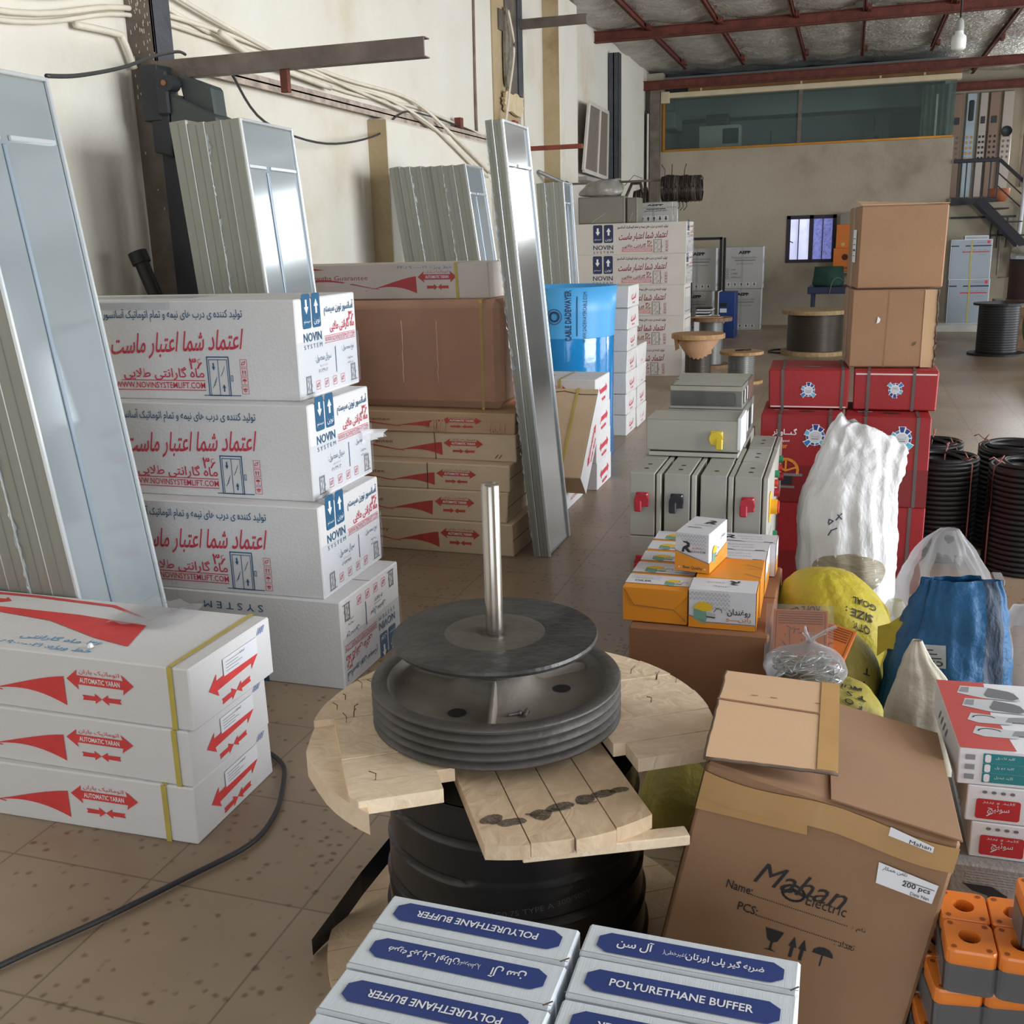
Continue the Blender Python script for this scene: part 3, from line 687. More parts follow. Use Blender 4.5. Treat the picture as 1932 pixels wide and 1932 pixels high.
def logo(f, mb, u, v, s, mat):
    """two lift-button squares with arrows over the word mark; u,v = lower left, s = width"""
    w = s*.46; h = s*.85; y = v+s*.52
    for k, (tx, dn) in enumerate(((FAS, True), (FAN, False))):
        x = u+k*(s-w); rrect(f, mb, x, y, x+w, y+h, s*.06, mat)
        arrow_up(f, mb, x+w/2, y+h*.62, w*.5, h*.42, white_p, dn)
        f.text(mb, tx, x+w/2, y+h*.18, white_p, w=w*.72, off=.0015)
    f.text(mb, 'NOVIN', u+s/2, v+s*.30, mat, w=s, h=s*.22, bold=.012)
    f.text(mb, 'S Y S T E M', u+s/2, v+s*.07, mat, w=s, h=s*.11, bold=.0)
def lift_icon(f, mb, u, v, w, h, mat):
    f.line(mb, [(u-w*.25, v), (u+w*1.45, v)], .003, mat); f.frame(mb, u, v, u+w, v+h, .004, mat); f.frame(mb, u+w*.08, v, u+w*.92, v+h*.93, .0025, mat)
    f.line(mb, [(u+w*.5, v), (u+w*.5, v+h*.93)], .0025, mat); arrow_up(f, mb, u+w*.29, v+h*.75, w*.16, h*.2, mat, True); arrow_up(f, mb, u+w*.71, v+h*.2, w*.16, h*.2, mat)
    f.frame(mb, u+w*1.07, v+h*.38, u+w*1.15, v+h*.52, .002, mat)
    for i in range(4): f.line(mb, [(u+w*(.18+.05*i), v+h*(.2+.06*i)), (u+w*(.32+.03*i), v+h*(.3+.06*i))], .0018, mat); f.line(mb, [(u+w*(.6+.05*i), v+h*(.5+.06*i)), (u+w*(.68+.04*i), v+h*(.58+.06*i))], .0018, mat)
def care_icons(f, mb, u, v, s, mat, n=4, vert=True, d=1.2):
    for i in range(n):
        x, y = (u, v-i*s*d) if vert else (u+i*s*d, v); f.frame(mb, x, y, x+s, y+s, s*.06, mat)
        k = i % 4
        if k == 0: f.line(mb, [(x+s*.2, y+s*.3), (x+s*.3, y+s*.6), (x+s*.75, y+s*.75), (x+s*.6, y+s*.35)], s*.09, mat, closed=True)
        elif k == 1:
            for a in (.32, .68): arrow_up(f, mb, x+s*a, y+s*.5, s*.26, s*.7, mat)
        elif k == 2: f.poly(mb, [(x+s*.15, y+s*.5)]+[(x+s*(.5+.35*cos(a)), y+s*(.5+.33*sin(a))) for a in (pi*.75, pi*.5, pi*.25, 0)], mat); f.line(mb, [(x+s*.5, y+s*.5), (x+s*.5, y+s*.15)], s*.08, mat)
        else: f.ell(mb, x+s*.5, y+s*.62, s*.16, s*.16, mat, 10); f.line(mb, [(x+s*.2, y+s*.7), (x+s*.4, y+s*.3), (x+s*.6, y+s*.3), (x+s*.8, y+s*.7)], s*.1, mat)
def novin_front(f, mb, bl, rd, k=1., full=True):
    R = f.w; H = f.h; y = lambda t: H*(1-t)
    f.text(mb, FA1, R-.20*k, y(.14), bl, w=.56, h=.046, al='R', bold=.012)
    f.text(mb, FA2, R-.21*k, y(.41), rd, w=.53, h=.092, al='R', bold=.012, rot=.035, shear=.25)
    f.text(mb, FA3, R-.37*k, y(.73), rd, w=.33, h=.048, al='R', bold=.012); f.text(mb, FA36, R-.375*k, y(.62), rd, h=.045, al='R', bold=.02)
    f.line(mb, [(R-.37*k, y(.80)), (R-.71*k, y(.80))], .003, rd)
    if full:
        f.text(mb, 'WWW.NOVINSYSTEMLIFT.COM', R-.37*k, y(.85), rd, w=.37, h=.022, al='R', bold=.012); f.line(mb, [(R-.37*k, y(.90)), (R-.75*k, y(.90))], .003, rd)
    else:
        f.rect(mb, R-.71*k, y(.92), R-.37*k, y(.83), pink_p); f.text(mb, 'WWW.NOVINSYSTEMLIFT.COM', R-.54*k, y(.875), white_p, w=.30, h=.014, off=.0014)
    lift_icon(f, mb, R-.355*k, y(.95), .085, .135, bl if full else grey_p)
    care_icons(f, mb, R-.225*k, y(.66), .026, rd)
    logo(f, mb, R-1.03, y(.97), .225, bl)
def novin_end(f, mb, bl, rd, serial):
    W, H = f.w, f.h
    logo(f, mb, .05, H*.49, .14, bl)
    f.text(mb, FA4, W*.96, H*.86, bl, w=.25, h=.045, al='R', bold=.015); f.text(mb, FA3, W*.96, H*.68, rd, w=.21, h=.045, al='R', bold=.012); f.text(mb, FA36, W*.955, H*.765, rd, h=.035, al='R', bold=.015)
    f.text(mb, 'WWW.NOVINSYSTEMLIFT.COM', W*.96, H*.555, rd, w=.255, h=.018, al='R'); f.line(mb, [(W*.43, H*.59), (W*.965, H*.59)], .002, rd); f.line(mb, [(W*.43, H*.52), (W*.965, H*.52)], .002, rd)
    f.text(mb, FA6, W*.52, H*.38, bl, w=.13, h=.03, al='R'); f.line(mb, [(W*.60, H*.2), (W*.60, H*.46)], .005, bl); f.text(mb, FA5, W*.93, H*.42, bl, w=.11, h=.026, al='R')
    f.text(mb, fa(serial), W*.45, H*.25, black_p, w=.075, h=.014, al='R'); f.line(mb, [(W*.34, H*.3), (W*.45, H*.3)], .006, M('grey_wash', (190, 190, 192), .7))
    f.text(mb, fa('نیمه اتومات'), W*.9, H*.31, black_p, w=.05, h=.012, al='R'); f.text(mb, fa('چپ بازشو'), W*.9, H*.26, black_p, w=.045, h=.012, al='R')
    lift_icon(f, mb, W*.1, H*.05, .035, .06, grey_p); lift_icon(f, mb, W*.86, H*.06, .035, .06, grey_p)
    for i in range(4): care_icons(f, mb, W*(.25+.14*i), H*.07, .03, rd, 1) if i else care_icons(f, mb, W*.25, H*.07, .03, rd, 1)
def wrapfilm(c, seed):
    """stretch film flapping on the right end of a carton"""
    m = c.part('stretch_film'); f = c.face('right'); r = random.Random(seed)
    nu, nv = 10, 8; vs = [f.P(f.w*(-.01+1.02*i/nu), f.h*(.03+.55*j/nv), .004+.006*abs(noise.noise((i*.9, j*.9, seed)))) for j in range(nv+1) for i in range(nu+1)]
    m.add(vs, [[j*(nu+1)+i, j*(nu+1)+i+1, (j+1)*(nu+1)+i+1, (j+1)*(nu+1)+i] for j in range(nv) for i in range(nu)], film, True)
def flaps(c, mat=seam_w):
    f = c.face('top'); f.line(c.mb, [(0, f.h/2), (f.w, f.h/2)], .003, mat, .0006)
GN = 'white lift door cartons with blue and red print, near stack'
z = 0
for i, (fx, fy, H, D, yaw, nm, ser) in enumerate(((-1.595, 2.955, .322, .485, 0, 'bottom carton printed upside down', '۰۴۰۱۱۲۲'), (-1.659, 2.974, .326, .49, 1.2, 'second from the floor', '۰۳۰۷۱۳۴۷۹'), (-1.711, 3.046, .335, .485, 1.0, 'second from the top with torn film', '۰۳۰۸۳۴۰۸۳'), (-1.777, 3.13, .346, .49, 2.0, 'topmost with clear tape on its lid', '۰۳۰۸۳۴۰۸۲'))):
    c = Carton((fx, fy), z, 1.28, D, H, yaw, white_c)
    f, e = c.face('front'), c.face('right')
    if i == 0: f, e = f.turned(), e.turned()
    if i == 0: logo(f, c.mb, .30, .03, .24, blue_p); novin_end(e, c.mb, blue_p, red_p, ser)
    else: novin_front(f, c.mb, blue_p, red_p); novin_end(e, c.mb, blue_p, red_p, ser)
    flaps(c); wrapfilm(c, i)
    if i == 2:
        m = c.part('torn_film'); f2 = c.face('right'); vs = []; n = 9
        for j in range(n):
            for k in range(5): vs.append(f2.P(f2.w*(.78+.30*j/(n-1)), f2.h*(.40+.16*k/4*(1-.5*j/n)), .012+.03*noise.noise((j*.7, k*.9, 3))+.03*j/n))
        m.add(vs, [[j*5+k, j*5+k+1, (j+1)*5+k+1, (j+1)*5+k] for j in range(n-1) for k in range(4)], bagclear, True)
    if i == 3:
        m = c.part('clear_tape'); ft = c.face('top'); ft.rect(m, .0, ft.h*.3, ft.w*.62, ft.h*.7, film, .002); ff = c.face('front'); ff.rect(m, .0, ff.h-.03, .8, ff.h, film, .002)
    c.done('door_carton', 'white lift door carton, near stack of four, %s' % nm, 'carton', GN); z += H

# far stack of the same cartons
z = 0
for i, (fx, fy, nm) in enumerate(((-1.70, 11.42, 'lowest, standing on the floor'), (-1.69, 11.43, 'second from the floor'), (-1.69, 11.43, 'middle one of the five'), (-1.685, 11.44, 'second from the top'), (-1.68, 11.44, 'topmost, under the grey steel boxes'))):
    c = Carton((fx, fy), z, 1.24, .49, .332, random.uniform(-.6, .6), far_c)
    novin_front(c.face('front'), c.mb, navy_p, red_d, 1, False); e = c.face('right'); novin_end(e, c.mb, navy_p, red_d, '۰۳۰۸۳۴۰۸۱') if i > 2 else e.frame(c.mb, .06, .04, .43, .29, .01, grey_p)
    flaps(c); wrapfilm(c, 20+i); c.done('door_carton', 'dusty white lift door carton in the far stack, %s' % nm, 'carton', 'far stack of lift door cartons'); z += .332

# ------------------------------------------------------------------ cartons with red double arrows
AY1 = fa('اتوماتیک یاران'); AY36 = fa('۳۶ ماه گارانتی'); AYL = fa('خط ویژه: ۰۲۱-۴۴۰۸۹۰۰۰')
def darrow(f, mb, u, v, w, h, mat, txt=True, rot=0., tcol=None, fa_col=None):
    """double-headed arrow with lettering, two small arrows meeting below; centred on u,v"""
    c, d = cos(rot), sin(rot); T = lambda a, b: (u+(a*c-b*d), v+(a*d+b*c))
    hw, hd, bh = w/2, w*.17, h*.17
    f.poly(mb, [T(-hw, 0), T(-hw+hd, h*.36), T(-hw+hd*.9, bh), T(-hw+hd*.9, -bh), T(-hw+hd, -h*.36)], mat)
    f.poly(mb, [T(hw, 0), T(hw-hd, h*.36), T(hw-hd*.9, bh), T(hw-hd*.9, -bh), T(hw-hd, -h*.36)], mat)
    f.poly(mb, [T(-hw+hd*.9, -bh), T(hw-hd*.9, -bh), T(hw-hd*.9, bh*.9), T(-hw+hd*.9, bh*.9)], mat)
    if txt:
        p = T(0, 0); f.text(mb, 'AUTOMATIC YARAN', p[0], p[1], tcol or white_p, w=w*.6, h=h*.19, rot=rot, bold=.02, off=.0016)
        p = T(0, h*.30); f.text(mb, AY1, p[0], p[1], fa_col or mat, w=w*.6, h=h*.2, rot=rot)
    y = -h*.62; s = w*.29
    for sg in (-1, 1):
        f.poly(mb, [T(0, y), T(sg*s*.35, y+h*.19), T(sg*s*.33, y+h*.08), T(sg*s, y+h*.09), T(sg*s*.93, y), T(sg*s, y-h*.09), T(sg*s*.33, y-h*.08), T(sg*s*.35, y-h*.19)], mat)
def swoosh(f, mb, u0, u1, v, h, mat):
    n = 12; top = []; bot = []
    for i in range(n+1):
        t = i/n; x = u0+(u1-u0)*t; yb = v-h*.3; top.append((x, yb+h*(.03+.95*(1-(1-t)**1.6)*t**.35))); bot.append((x, yb+h*(.30*sin(pi*min(1, t*.95))-.22*t**4)))
    for i in range(n): f.poly(mb, [bot[i], bot[i+1], top[i+1], top[i]], mat)
    for i in range(n):
        q = lambda k: (u0-.42+.5*k/n, v+h*(.05+.5*sin(pi*k/n*1.15+.2)*(1-.3*k/n))); a, b_ = q(i), q(i+1); e = .012*(1-i/n)+.0015; f.poly(mb, [(a[0], a[1]-e), (b_[0], b_[1]-e*.8), (b_[0], b_[1]+.001), (a[0], a[1]+.001)], mat)
def yaran(c, mat=red_y, guar=True, end=True, lab=True, gw='Guarantee', dark=None):
    f = c.face('front'); R, H = f.w, f.h
    darrow(f, c.mb, R-.275, H*.62, .21, H*.46, mat, True, fa_col=dark)
    swoosh(f, c.mb, R-.68, R-.39, H*.36, H*.42, mat)
    if guar: f.text(c.mb, '36 Months '+gw, R-.66, H*.62, dark or M('maroon_print', (160, 70, 76), .7), w=.40, h=H*.13, al='R')
    if end:
        e = c.face('right'); darrow(e, c.mb, e.w*.5, e.h*.5, e.w*.62, e.h*.52, mat, False, .06)
        if lab:
            p = c.part('paper_label'); e.rect(p, e.w*.37, e.h*.54, e.w*.80, e.h*.82, label_w, .0024)
            e.text(p, fa('اتوماتیک'), e.w*.6, e.h*.76, black_p, h=.008, off=.003)
            for k in range(4): e.line(p, [(e.w*.4, e.h*(.6+.05*k)), (e.w*(.55+.05*(k % 2)), e.h*(.6+.05*k))], .0015, grey_p, .003)
            for k in range(3): e.line(p, [(e.w*(.82+.03*k), e.h*.84), (e.w*(.85+.03*k), e.h*.93)], .004, M('blue_pen', (96, 120, 176), .7), .003)
z = 0
for i, (fx, fy, H, D, yaw, nm, us) in enumerate(((-1.533, 1.987, .163, .39, 1.4, 'lowest, on the floor', .135), (-1.533, 1.993, .156, .375, .2, 'middle one of three', .02), (-1.515, 2.0, .17, .385, -.4, 'topmost, stamped in blue', .075))):
    c = Carton((fx, fy), z, 1.62, D, H, yaw, white_c); yaran(c); c.strap(.055 if i == 2 else .04 if i == 1 else .085, .016, strap_y)
    if i == 2:
        t = c.face('top'); R = t.w
        t.poly(c.mb, [(R-.30, .235), (R-.25, .09), (R-.38, .12), (R-.6, .20), (R-.9, .235), (R-1.2, .24), (R-1.2, .255), (R-.9, .262), (R-.55, .26)], red_y)
        t.poly(c.mb, [(R-.33, .28), (R-.5, .34), (R-.8, .355), (R-1.2, .35), (R-1.2, .362), (R-.8, .37), (R-.5, .355)], red_y)
        darrow(t, c.mb, R-.95, .31, .22, .07, red_y, False)
        t.text(c.mb, AY36, R-.33, .085, blue_h, w=.26, h=.035, al='R', bold=.01); t.text(c.mb, AYL, R-.32, .035, blue_h, w=.36, h=.03, al='R', bold=.01)
        m = c.part('torn_film'); vs = []
        for j in range(8):
            for k in range(6): vs.append(t.P(R-.42+.2*j/7, t.h*(.55+.5*k/5), .006+.03*abs(noise.noise((j*.6, k*.7, 5)))))
        m.add(vs, [[j*6+k, (j+1)*6+k, (j+1)*6+k+1, j*6+k+1] for j in range(7) for k in range(5)], bagclear, True)
        m = c.part('chip'); p = t.P(R-.34, .055, .004); m.lathe([(.009, 0), (.005, .01), (0, .012)], white_p, 7, Matrix.Translation(p), False)
    c.done('arrow_carton', 'long white red arrow carton in the stack nearest the camera, %s' % nm, 'carton', 'white red arrow cartons, near stack'); z += H

# brown stack: five kraft cartons, a wrapped brown carton and a white one on top
z = 0
KY = M('arrow_on_kraft', (190, 72, 62), .75, 0, .12, 20); KD = M('dark_on_kraft', (150, 76, 62), .75)
for i, (fx, fy, H, D, yaw, nm, gw) in enumerate(((-1.493, 4.565, .166, .39, -.6, 'lowest, reading Warranty', 'Warranty'), (-1.522, 4.588, .151, .4, .6, 'second from the floor', 'Guarantee'), (-1.515, 4.6, .132, .4, 0, 'third from the floor', 'Guarantee'), (-1.505, 4.69, .138, .4, -.7, 'fourth from the floor', 'Guarantee'), (-1.508, 4.69, .104, .4, .5, 'crushed, right under the wrapped carton', 'Guarantee'))):
    c = Carton((fx, fy), z, 1.5, D, H, yaw, beige if i < 4 else kraft_l, .005, .006); yaran(c, KY, True, False, False, gw, KD)
    f = c.face('front')
    if i in (2, 3): f.rect(c.mb, f.w-.43, 0, f.w-.425, f.h, seam)
    for k in range(2): f.line(c.mb, [(f.w-.09-.02*k, f.h*.12), (f.w-.075-.02*k, f.h*.25)], .004, seam)
    if i == 4:
        m = c.part('torn_edge')
        for u0 in (.36, .05):
            for k in range(7):
                u = f.w-u0-k*.012; f.poly(m, [(u, .01), (u-.01, .012+random.random()*.02), (u-.009, .05+random.random()*.03), (u+.002, .06)], kraft_l, .006+.006*random.random())
    e = c.face('right'); e.line(c.mb, [(0, e.h*.5), (e.w, e.h*.5)], .004, seam)
    c.done('arrow_carton', 'kraft red arrow carton in the brown stack, %s' % nm, 'carton', 'kraft red arrow cartons in the brown stack'); z += H
brownwrap = M('brown_wrapped_card', (196, 150, 122), .55, 0, .1, 5, .1, 40)
c = Carton((-1.60, 4.78), .692, 1.32, .42, .535, -1.2, brownwrap, .04, .008); c.strap(.10, .015, strap_y)
m = c.part('stretch_film'); f = c.face('front')
nu, nv = 24, 12; vs = [f.P(f.w*i/nu, f.h*(.02+.95*j/nv), .004+.012*abs(noise.noise((i*.5-j*.3, j*.8+i*.2, 9)))) for j in range(nv+1) for i in range(nu+1)]
m.add(vs, [[j*(nu+1)+i, j*(nu+1)+i+1, (j+1)*(nu+1)+i+1, (j+1)*(nu+1)+i] for j in range(nv) for i in range(nu)], mat_mix_clear('film_over_brown', (235, 215, 200), .88, .2, .4), True)
m = c.part('film_edge')
for u in (f.w-.52, f.w-.33):
    pts = [f.P(u+.006*noise.noise((k*.8, u, 0)), f.h*(.22+.06*k), .02) for k in range(11)]; m.tube(pts, .0025, M('film_edge', (200, 170, 150), .5), 5)
c.done('wrapped_carton', 'tall brown film wrapped carton with a yellow strap, on the kraft cartons', 'carton')
c = Carton((-1.69, 4.9), 1.229, 1.45, .4, .178, -.8, M('worn_white_card', (212, 202, 194), .7, 0, .06, 5, .1), .005, .005)
yaran(c, M('worn_red', (188, 78, 80), .7), True, False, False); c.strap(.17, .015, strap_y); f = c.face('front'); f.text(c.mb, AYL, f.w-.19, f.h*.88, blue_h, w=.30, h=.02, al='R'); f.poly(c.mb, [(f.w-1.3, f.h), (f.w-1.1, f.h), (f.w-.9, f.h*.86), (f.w-1.1, f.h*.82), (f.w-1.3, f.h*.9)], M('worn_red'))
c.done('arrow_carton', 'worn white carton reading 36 Months Guarantee on top of the brown wrapped carton', 'carton')

# white arrow cartons beyond the shiny panels, one standing tilted in front of them
z = 0
for i, nm in enumerate(('lowest, on the floor', 'second from the floor', 'third from the floor', 'topmost')):
    c = Carton((-1.403, 6.0-.012*i), z, 1.3, .385, .172, 0, white_c); yaran(c, red_p, False, True, False); c.strap(.22, .015, strap_y); flaps(c)
    if i == 3: t = c.face('top'); t.poly(c.mb, [(t.w-.9, .16), (t.w-.3, .13), (t.w-.3, .2), (t.w-.9, .19)], red_p)
    c.done('arrow_carton', 'white arrow carton in the four high stack behind the tilted carton, %s' % nm, 'carton', 'white arrow cartons behind the tilted carton'); z += .172
c = Carton((-1.462, 5.47), 0, 1.0, .40, .098, 0, white_c); c.face('right').text(c.mb, 'AUTOMATIC', .2, .05, red_p, w=.2, h=.02); c.done('arrow_carton', 'low white carton on the floor under the tilted kraft carton', 'carton')
C0, B0, A0, X0, X1 = (5.495, .102), (5.37, .222), (5.825, .655), -1.353, -2.05
D0 = (A0[0]+C0[0]-B0[0], A0[1]+C0[1]-B0[1])
cor = {'o': ((X0+X1)/2, 5.6, .1)}
for nm, x in (('r', X0), ('l', X1)):
    cor['f'+nm+'b'] = (x, *B0); cor['f'+nm+'t'] = (x, *A0); cor['b'+nm+'b'] = (x, *C0); cor['b'+nm+'t'] = (x, *D0)
c = Carton((0, 0), 0, 1, 1, 1, 0, beige, .004, 0, cor); e = c.face('right')
e.rect(c.mb, .0, 0, e.w, e.h, white_c, .001); et = Face(*[e.P(*q, .001) for q in ((0, 0), (e.w, 0), (e.w, e.h), (0, e.h))]); et2 = Face(et.p[1], et.p[2], et.p[3], et.p[0]); darrow(et2, c.mb, et2.w*.45, et2.h*.5, .3, .08, red_p, True)
f = c.face('front'); f.rect(c.mb, f.w-.36, .12, f.w-.17, .28, red_y); f.line(c.mb, [(f.w-.4, f.h*.92), (f.w-.2, f.h*.965), (f.w-.1, f.h*.93), (f.w, f.h*.93)], .006, seam); c.strap(.12, .014, strap_y)
c.done('arrow_carton', 'kraft arrow carton standing tilted on a low carton against the white stack', 'carton')

# small white taped cartons, a column of seven with four behind
small_c = M('taped_white_card', (206, 204, 202), .5, 0, .05, 4, .1, 60)
def smallc(fx, fy, z, H, nm, wr=True):
    c = Carton((fx, fy), z, 1.1, .38, H, random.uniform(-1, 1), small_c, .006, .005); e = c.face('right')
    e.line(c.mb, [(e.w*.3, e.h*.42), (e.w*.36, e.h*.36), (e.w*.62, e.h*.42), (e.w*.68, e.h*.52)], .011, red_p); e.line(c.mb, [(e.w*.3, e.h*.42), (e.w*.34, e.h*.56)], .009, red_p); e.line(c.mb, [(e.w*.66, e.h*.42), (e.w*.68, e.h*.62)], .009, red_p); e.line(c.mb, [(e.w*.48, e.h*.45), (e.w*.49, e.h*.58)], .008, red_p)
    for q in (.42, .55): e.ell(c.mb, e.w*q, e.h*.2, .012, .008, red_p, 8)
    c.strap(.33+random.uniform(-.04, .04), .016, strap_y); c.done('taped_carton', 'small white taped carton, %s' % nm, 'carton', 'taped white cartons beside the blue drum')
names7 = ['at the foot of the seven high column', 'second up in the seven high column', 'third up in the seven high column', 'fourth up in the seven high column', 'third from the top of the seven high column', 'second from the top of the seven high column', 'topmost of the seven high column']
for i in range(7): smallc(-1.592+.003*i, 7.8, i*.1645, .163, names7[i])
for i in range(4): smallc(-1.58, 8.2, i*.166, .164, ['lowest', 'second up', 'third up', 'topmost'][i]+' of the four behind the seven high column')

# blue wrapped cable drum with its printed plastic sheet
t = thing('cable_drum', 'cable drum wrapped in a bright blue printed plastic sheet', 'cable drum', (-1.872, 7.1, 0))
bl1 = M('blue_sheet', (78, 164, 222), .4, 0, .04, 4); bl2 = M('blue_gloss_wrap', (20, 126, 190), .12, 0, .12, 4, .15, 9, coat=.5)
m = MB(); n = 48
m.lathe([(.31, .0), (.328, .01), (.325, .4), (.33, .84), (.325, .875), (.0, .876)], bl2, n); m.build('lower_wrap', t)
m = MB(); m.lathe([(.332, .85), (.34, 1.02), (.352, 1.19), (.346, 1.19), (.334, 1.02), (.326, .85)], bl1, n)
def cylpt(a, z, r): return (r*cos(a), r*sin(a), z)
class CylFace(Face):
    def __init__(s, r0, r1, a0, a1, z0, z1): s.a = (a0, a1, z0, z1, r0, r1); s.w = (a1-a0)*(r0+r1)/2; s.h = z1-z0
    def P(s, u, v, off=.0008):
        a0, a1, z0, z1, r0, r1 = s.a; a = a0+(a1-a0)*u/s.w; k = v/s.h; return cylpt(a, z0+(z1-z0)*k, r0+(r1-r0)*k+off)
cf = CylFace(.334, .351, RAD(250), RAD(320), .87, 1.17)
cf.text(m, 'CABLE DADEWAYER', .215, .135, navy_p, w=.34, h=.042, rot=pi/2, bold=.02, off=.002); cf.text(m, 'WWW.DADEWAYERCABLE.COM', .33, .12, navy_p, w=.34, h=.026, rot=pi/2, off=.002); cf.line(m, [(.275, 0), (.275, .26)], .006, navy_p, .002)
cf.line(m, [(.12+.05*cos(2*pi*i/24), .13+.05*sin(2*pi*i/24)) for i in range(24)], .004, navy_p, .002, True); cf.line(m, [(.12+.03*cos(2*pi*i/24), .13+.03*sin(2*pi*i/24)) for i in range(24)], .012, navy_p, .002, True)
m.build('printed_sheet', t)
m = MB(); m.lathe([(.0, 1.05), (.325, 1.05)], bl2, n); m.build('top_cover', t)

# ------------------------------------------------------------------ on and beyond the far carton stack
gbox = M('grey_steel_box', (128, 124, 112), .55, .1, .08, 4)
for fx, fy, z, Wd, D, H, nm, ya in ((-2.37, 11.5, 1.66, .52, .2, .29, 'wide grey steel box on the far carton stack under the plastic bag', 0), (-2.24, 11.55, 1.66, .12, .25, .27, 'narrow grey steel box on the far carton stack beside the hanging black coil', -3)):
    c = Carton((fx, fy), z, Wd, D, H, ya, gbox, .006, .001); m = c.part('door'); f = c.face('front'); f.frame(m, .01, .01, f.w-.01, f.h-.01, .004, M('grey_gap', (84, 82, 76), .7)); f.line(m, [(f.w*.3, .02), (f.w*.6, f.h*.4)], .002, pvc)
    c.done('steel_box', nm, 'box', None, 'shell')
silver = M('silver_card', (176, 174, 170), .4, .1, .05, 3)
def aepp(fx, fy, z, Wd, D, H, nm, full=True, yaw=0.):
    c = Carton((fx, fy), z, Wd, D, H, yaw, silver, .006, .003); f, mb = c.face('front'), c.mb; R = f.w; k = H/.66
    f.text(mb, 'AEPP', R*.55, H-.085*k, black_p, w=.19, h=.05*k, bold=.06); f.text(mb, 'Elevator controller', R*.55, H-.165*k, M('grey_print'), w=.40, h=.035*k)
    f.line(mb, [(R*.32, H-.21*k), (R*.82, H-.21*k)], .008, black_p); f.text(mb, fa('تابلو فرمان آسانسور'), R*.56, H-.26*k, black_p, w=.27, h=.026)
    if full:
        for i, s in enumerate(('VVVF', '2 SPEED', 'HYDROLIC')): f.frame(mb, R*.1, H*.43-i*.06, R*.1+.035, H*.43-i*.06+.035, .005, black_p); f.text(mb, s, R*.22, H*.43-i*.06+.018, black_p, h=.022, al='L')
    for i in range(5):
        u = R*(.12+.16*i); f.rect(mb, u, H*.06, u+.065, H*.06+.065, M('pale_icon', (196, 196, 194), .6)); arrow_up(f, mb, u+.032, H*.06+.032, .035, .045, black_p, i > 2)
    e = c.face('right'); e.rect(mb, .0, 0, e.w, e.h, label_w)
    for i in range(4): e.rect(mb, e.w*(.2+.2*i), e.h*.1, e.w*(.26+.2*i), e.h*.16, black_p, .0015); e.rect(mb, e.w*(.2+.2*i), e.h*.6, e.w*(.25+.2*i), e.h*(.7+.05*(i % 2)), black_p, .0015)
    m = c.part('clear_tape'); f.rect(m, R*.47, 0, R*.53, f.h, film, .002); c.done('controller_carton', nm, 'carton', 'grey lift controller cartons')
aepp(-1.33, 17.25, 0, .62, .36, .66, 'grey controller carton by the back wall, half hidden behind the blue cabinet')
aepp(-1.318, 17.25, .662, .63, .38, .655, 'grey controller carton by the back wall, upper one with three tick boxes')
aepp(-2.07, 17.0, 0, .6, .35, .64, 'grey controller carton, lower one just left of the blue cabinet', False)
aepp(-2.03, 17.05, .642, .6, .35, .67, 'grey controller carton, upper one seen through the black frame', False)
aepp(-1.93, 12.0, 1.662, .42, .035, .22, 'front one of two thin grey controller cartons standing on the far carton stack', False)
aepp(-1.88, 12.06, 1.662, .42, .035, .225, 'rear one of two thin grey controller cartons standing on the far carton stack', False)
t = thing('blue_cabinet', 'narrow blue steel cabinet standing on the floor before the grey controller cartons', 'cabinet', (-1.715, 15.9, 0)); bc = M('blue_steel', (30, 62, 128), .45, .1, .08, 3)
m = MB(); m.box(-.12, .12, 0, .45, 0, .68, bc, .006); m.box(-.135, -.12, -.005, .45, 0, .69, label_w, .003); m.build('cabinet_body', t)
m = MB(); m.box(-.1, 0, -.006, 0, .47, .52, black, .001); m.box(-.1, .0, -.006, 0, .38, .44, label_w, .001); m.box(-.09, -.03, -.006, 0, .22, .27, label_w, .001); m.build('label', t)
t = thing('black_frame', 'black steel frame standing upright beside the grey controller cartons', 'frame', (-2.12, 16.75, 0))  # a bare upright frame of black steel
m = MB()
for a in ((-.28, -.24), (.18, .22)): m.box(a[0], a[1], 0, .04, 0, 1.48, black, .004)
m.box(-.28, .22, 0, .04, 1.44, 1.48, black, .004); m.box(.23, .27, .05, .09, 0, 1.47, black, .004); m.build('steel_frame', t)
t = thing('paper_stack', 'loose stack of papers and folders on a white box by the controller cartons', 'papers', (-1.86, 14.6, 0))
m = MB(); m.box(-.16, .16, 0, .3, 0, .42, label_w, .004); m.build('white_box', t)
m = MB(); [m.box(-.14+random.uniform(-.03, .03), .06+random.uniform(-.02, .04), .02, .26, .42+.02*i, .435+.02*i, (label_w, black, label_w, grey_p)[i % 4], .002) for i in range(6)]; m.build('folders', t)

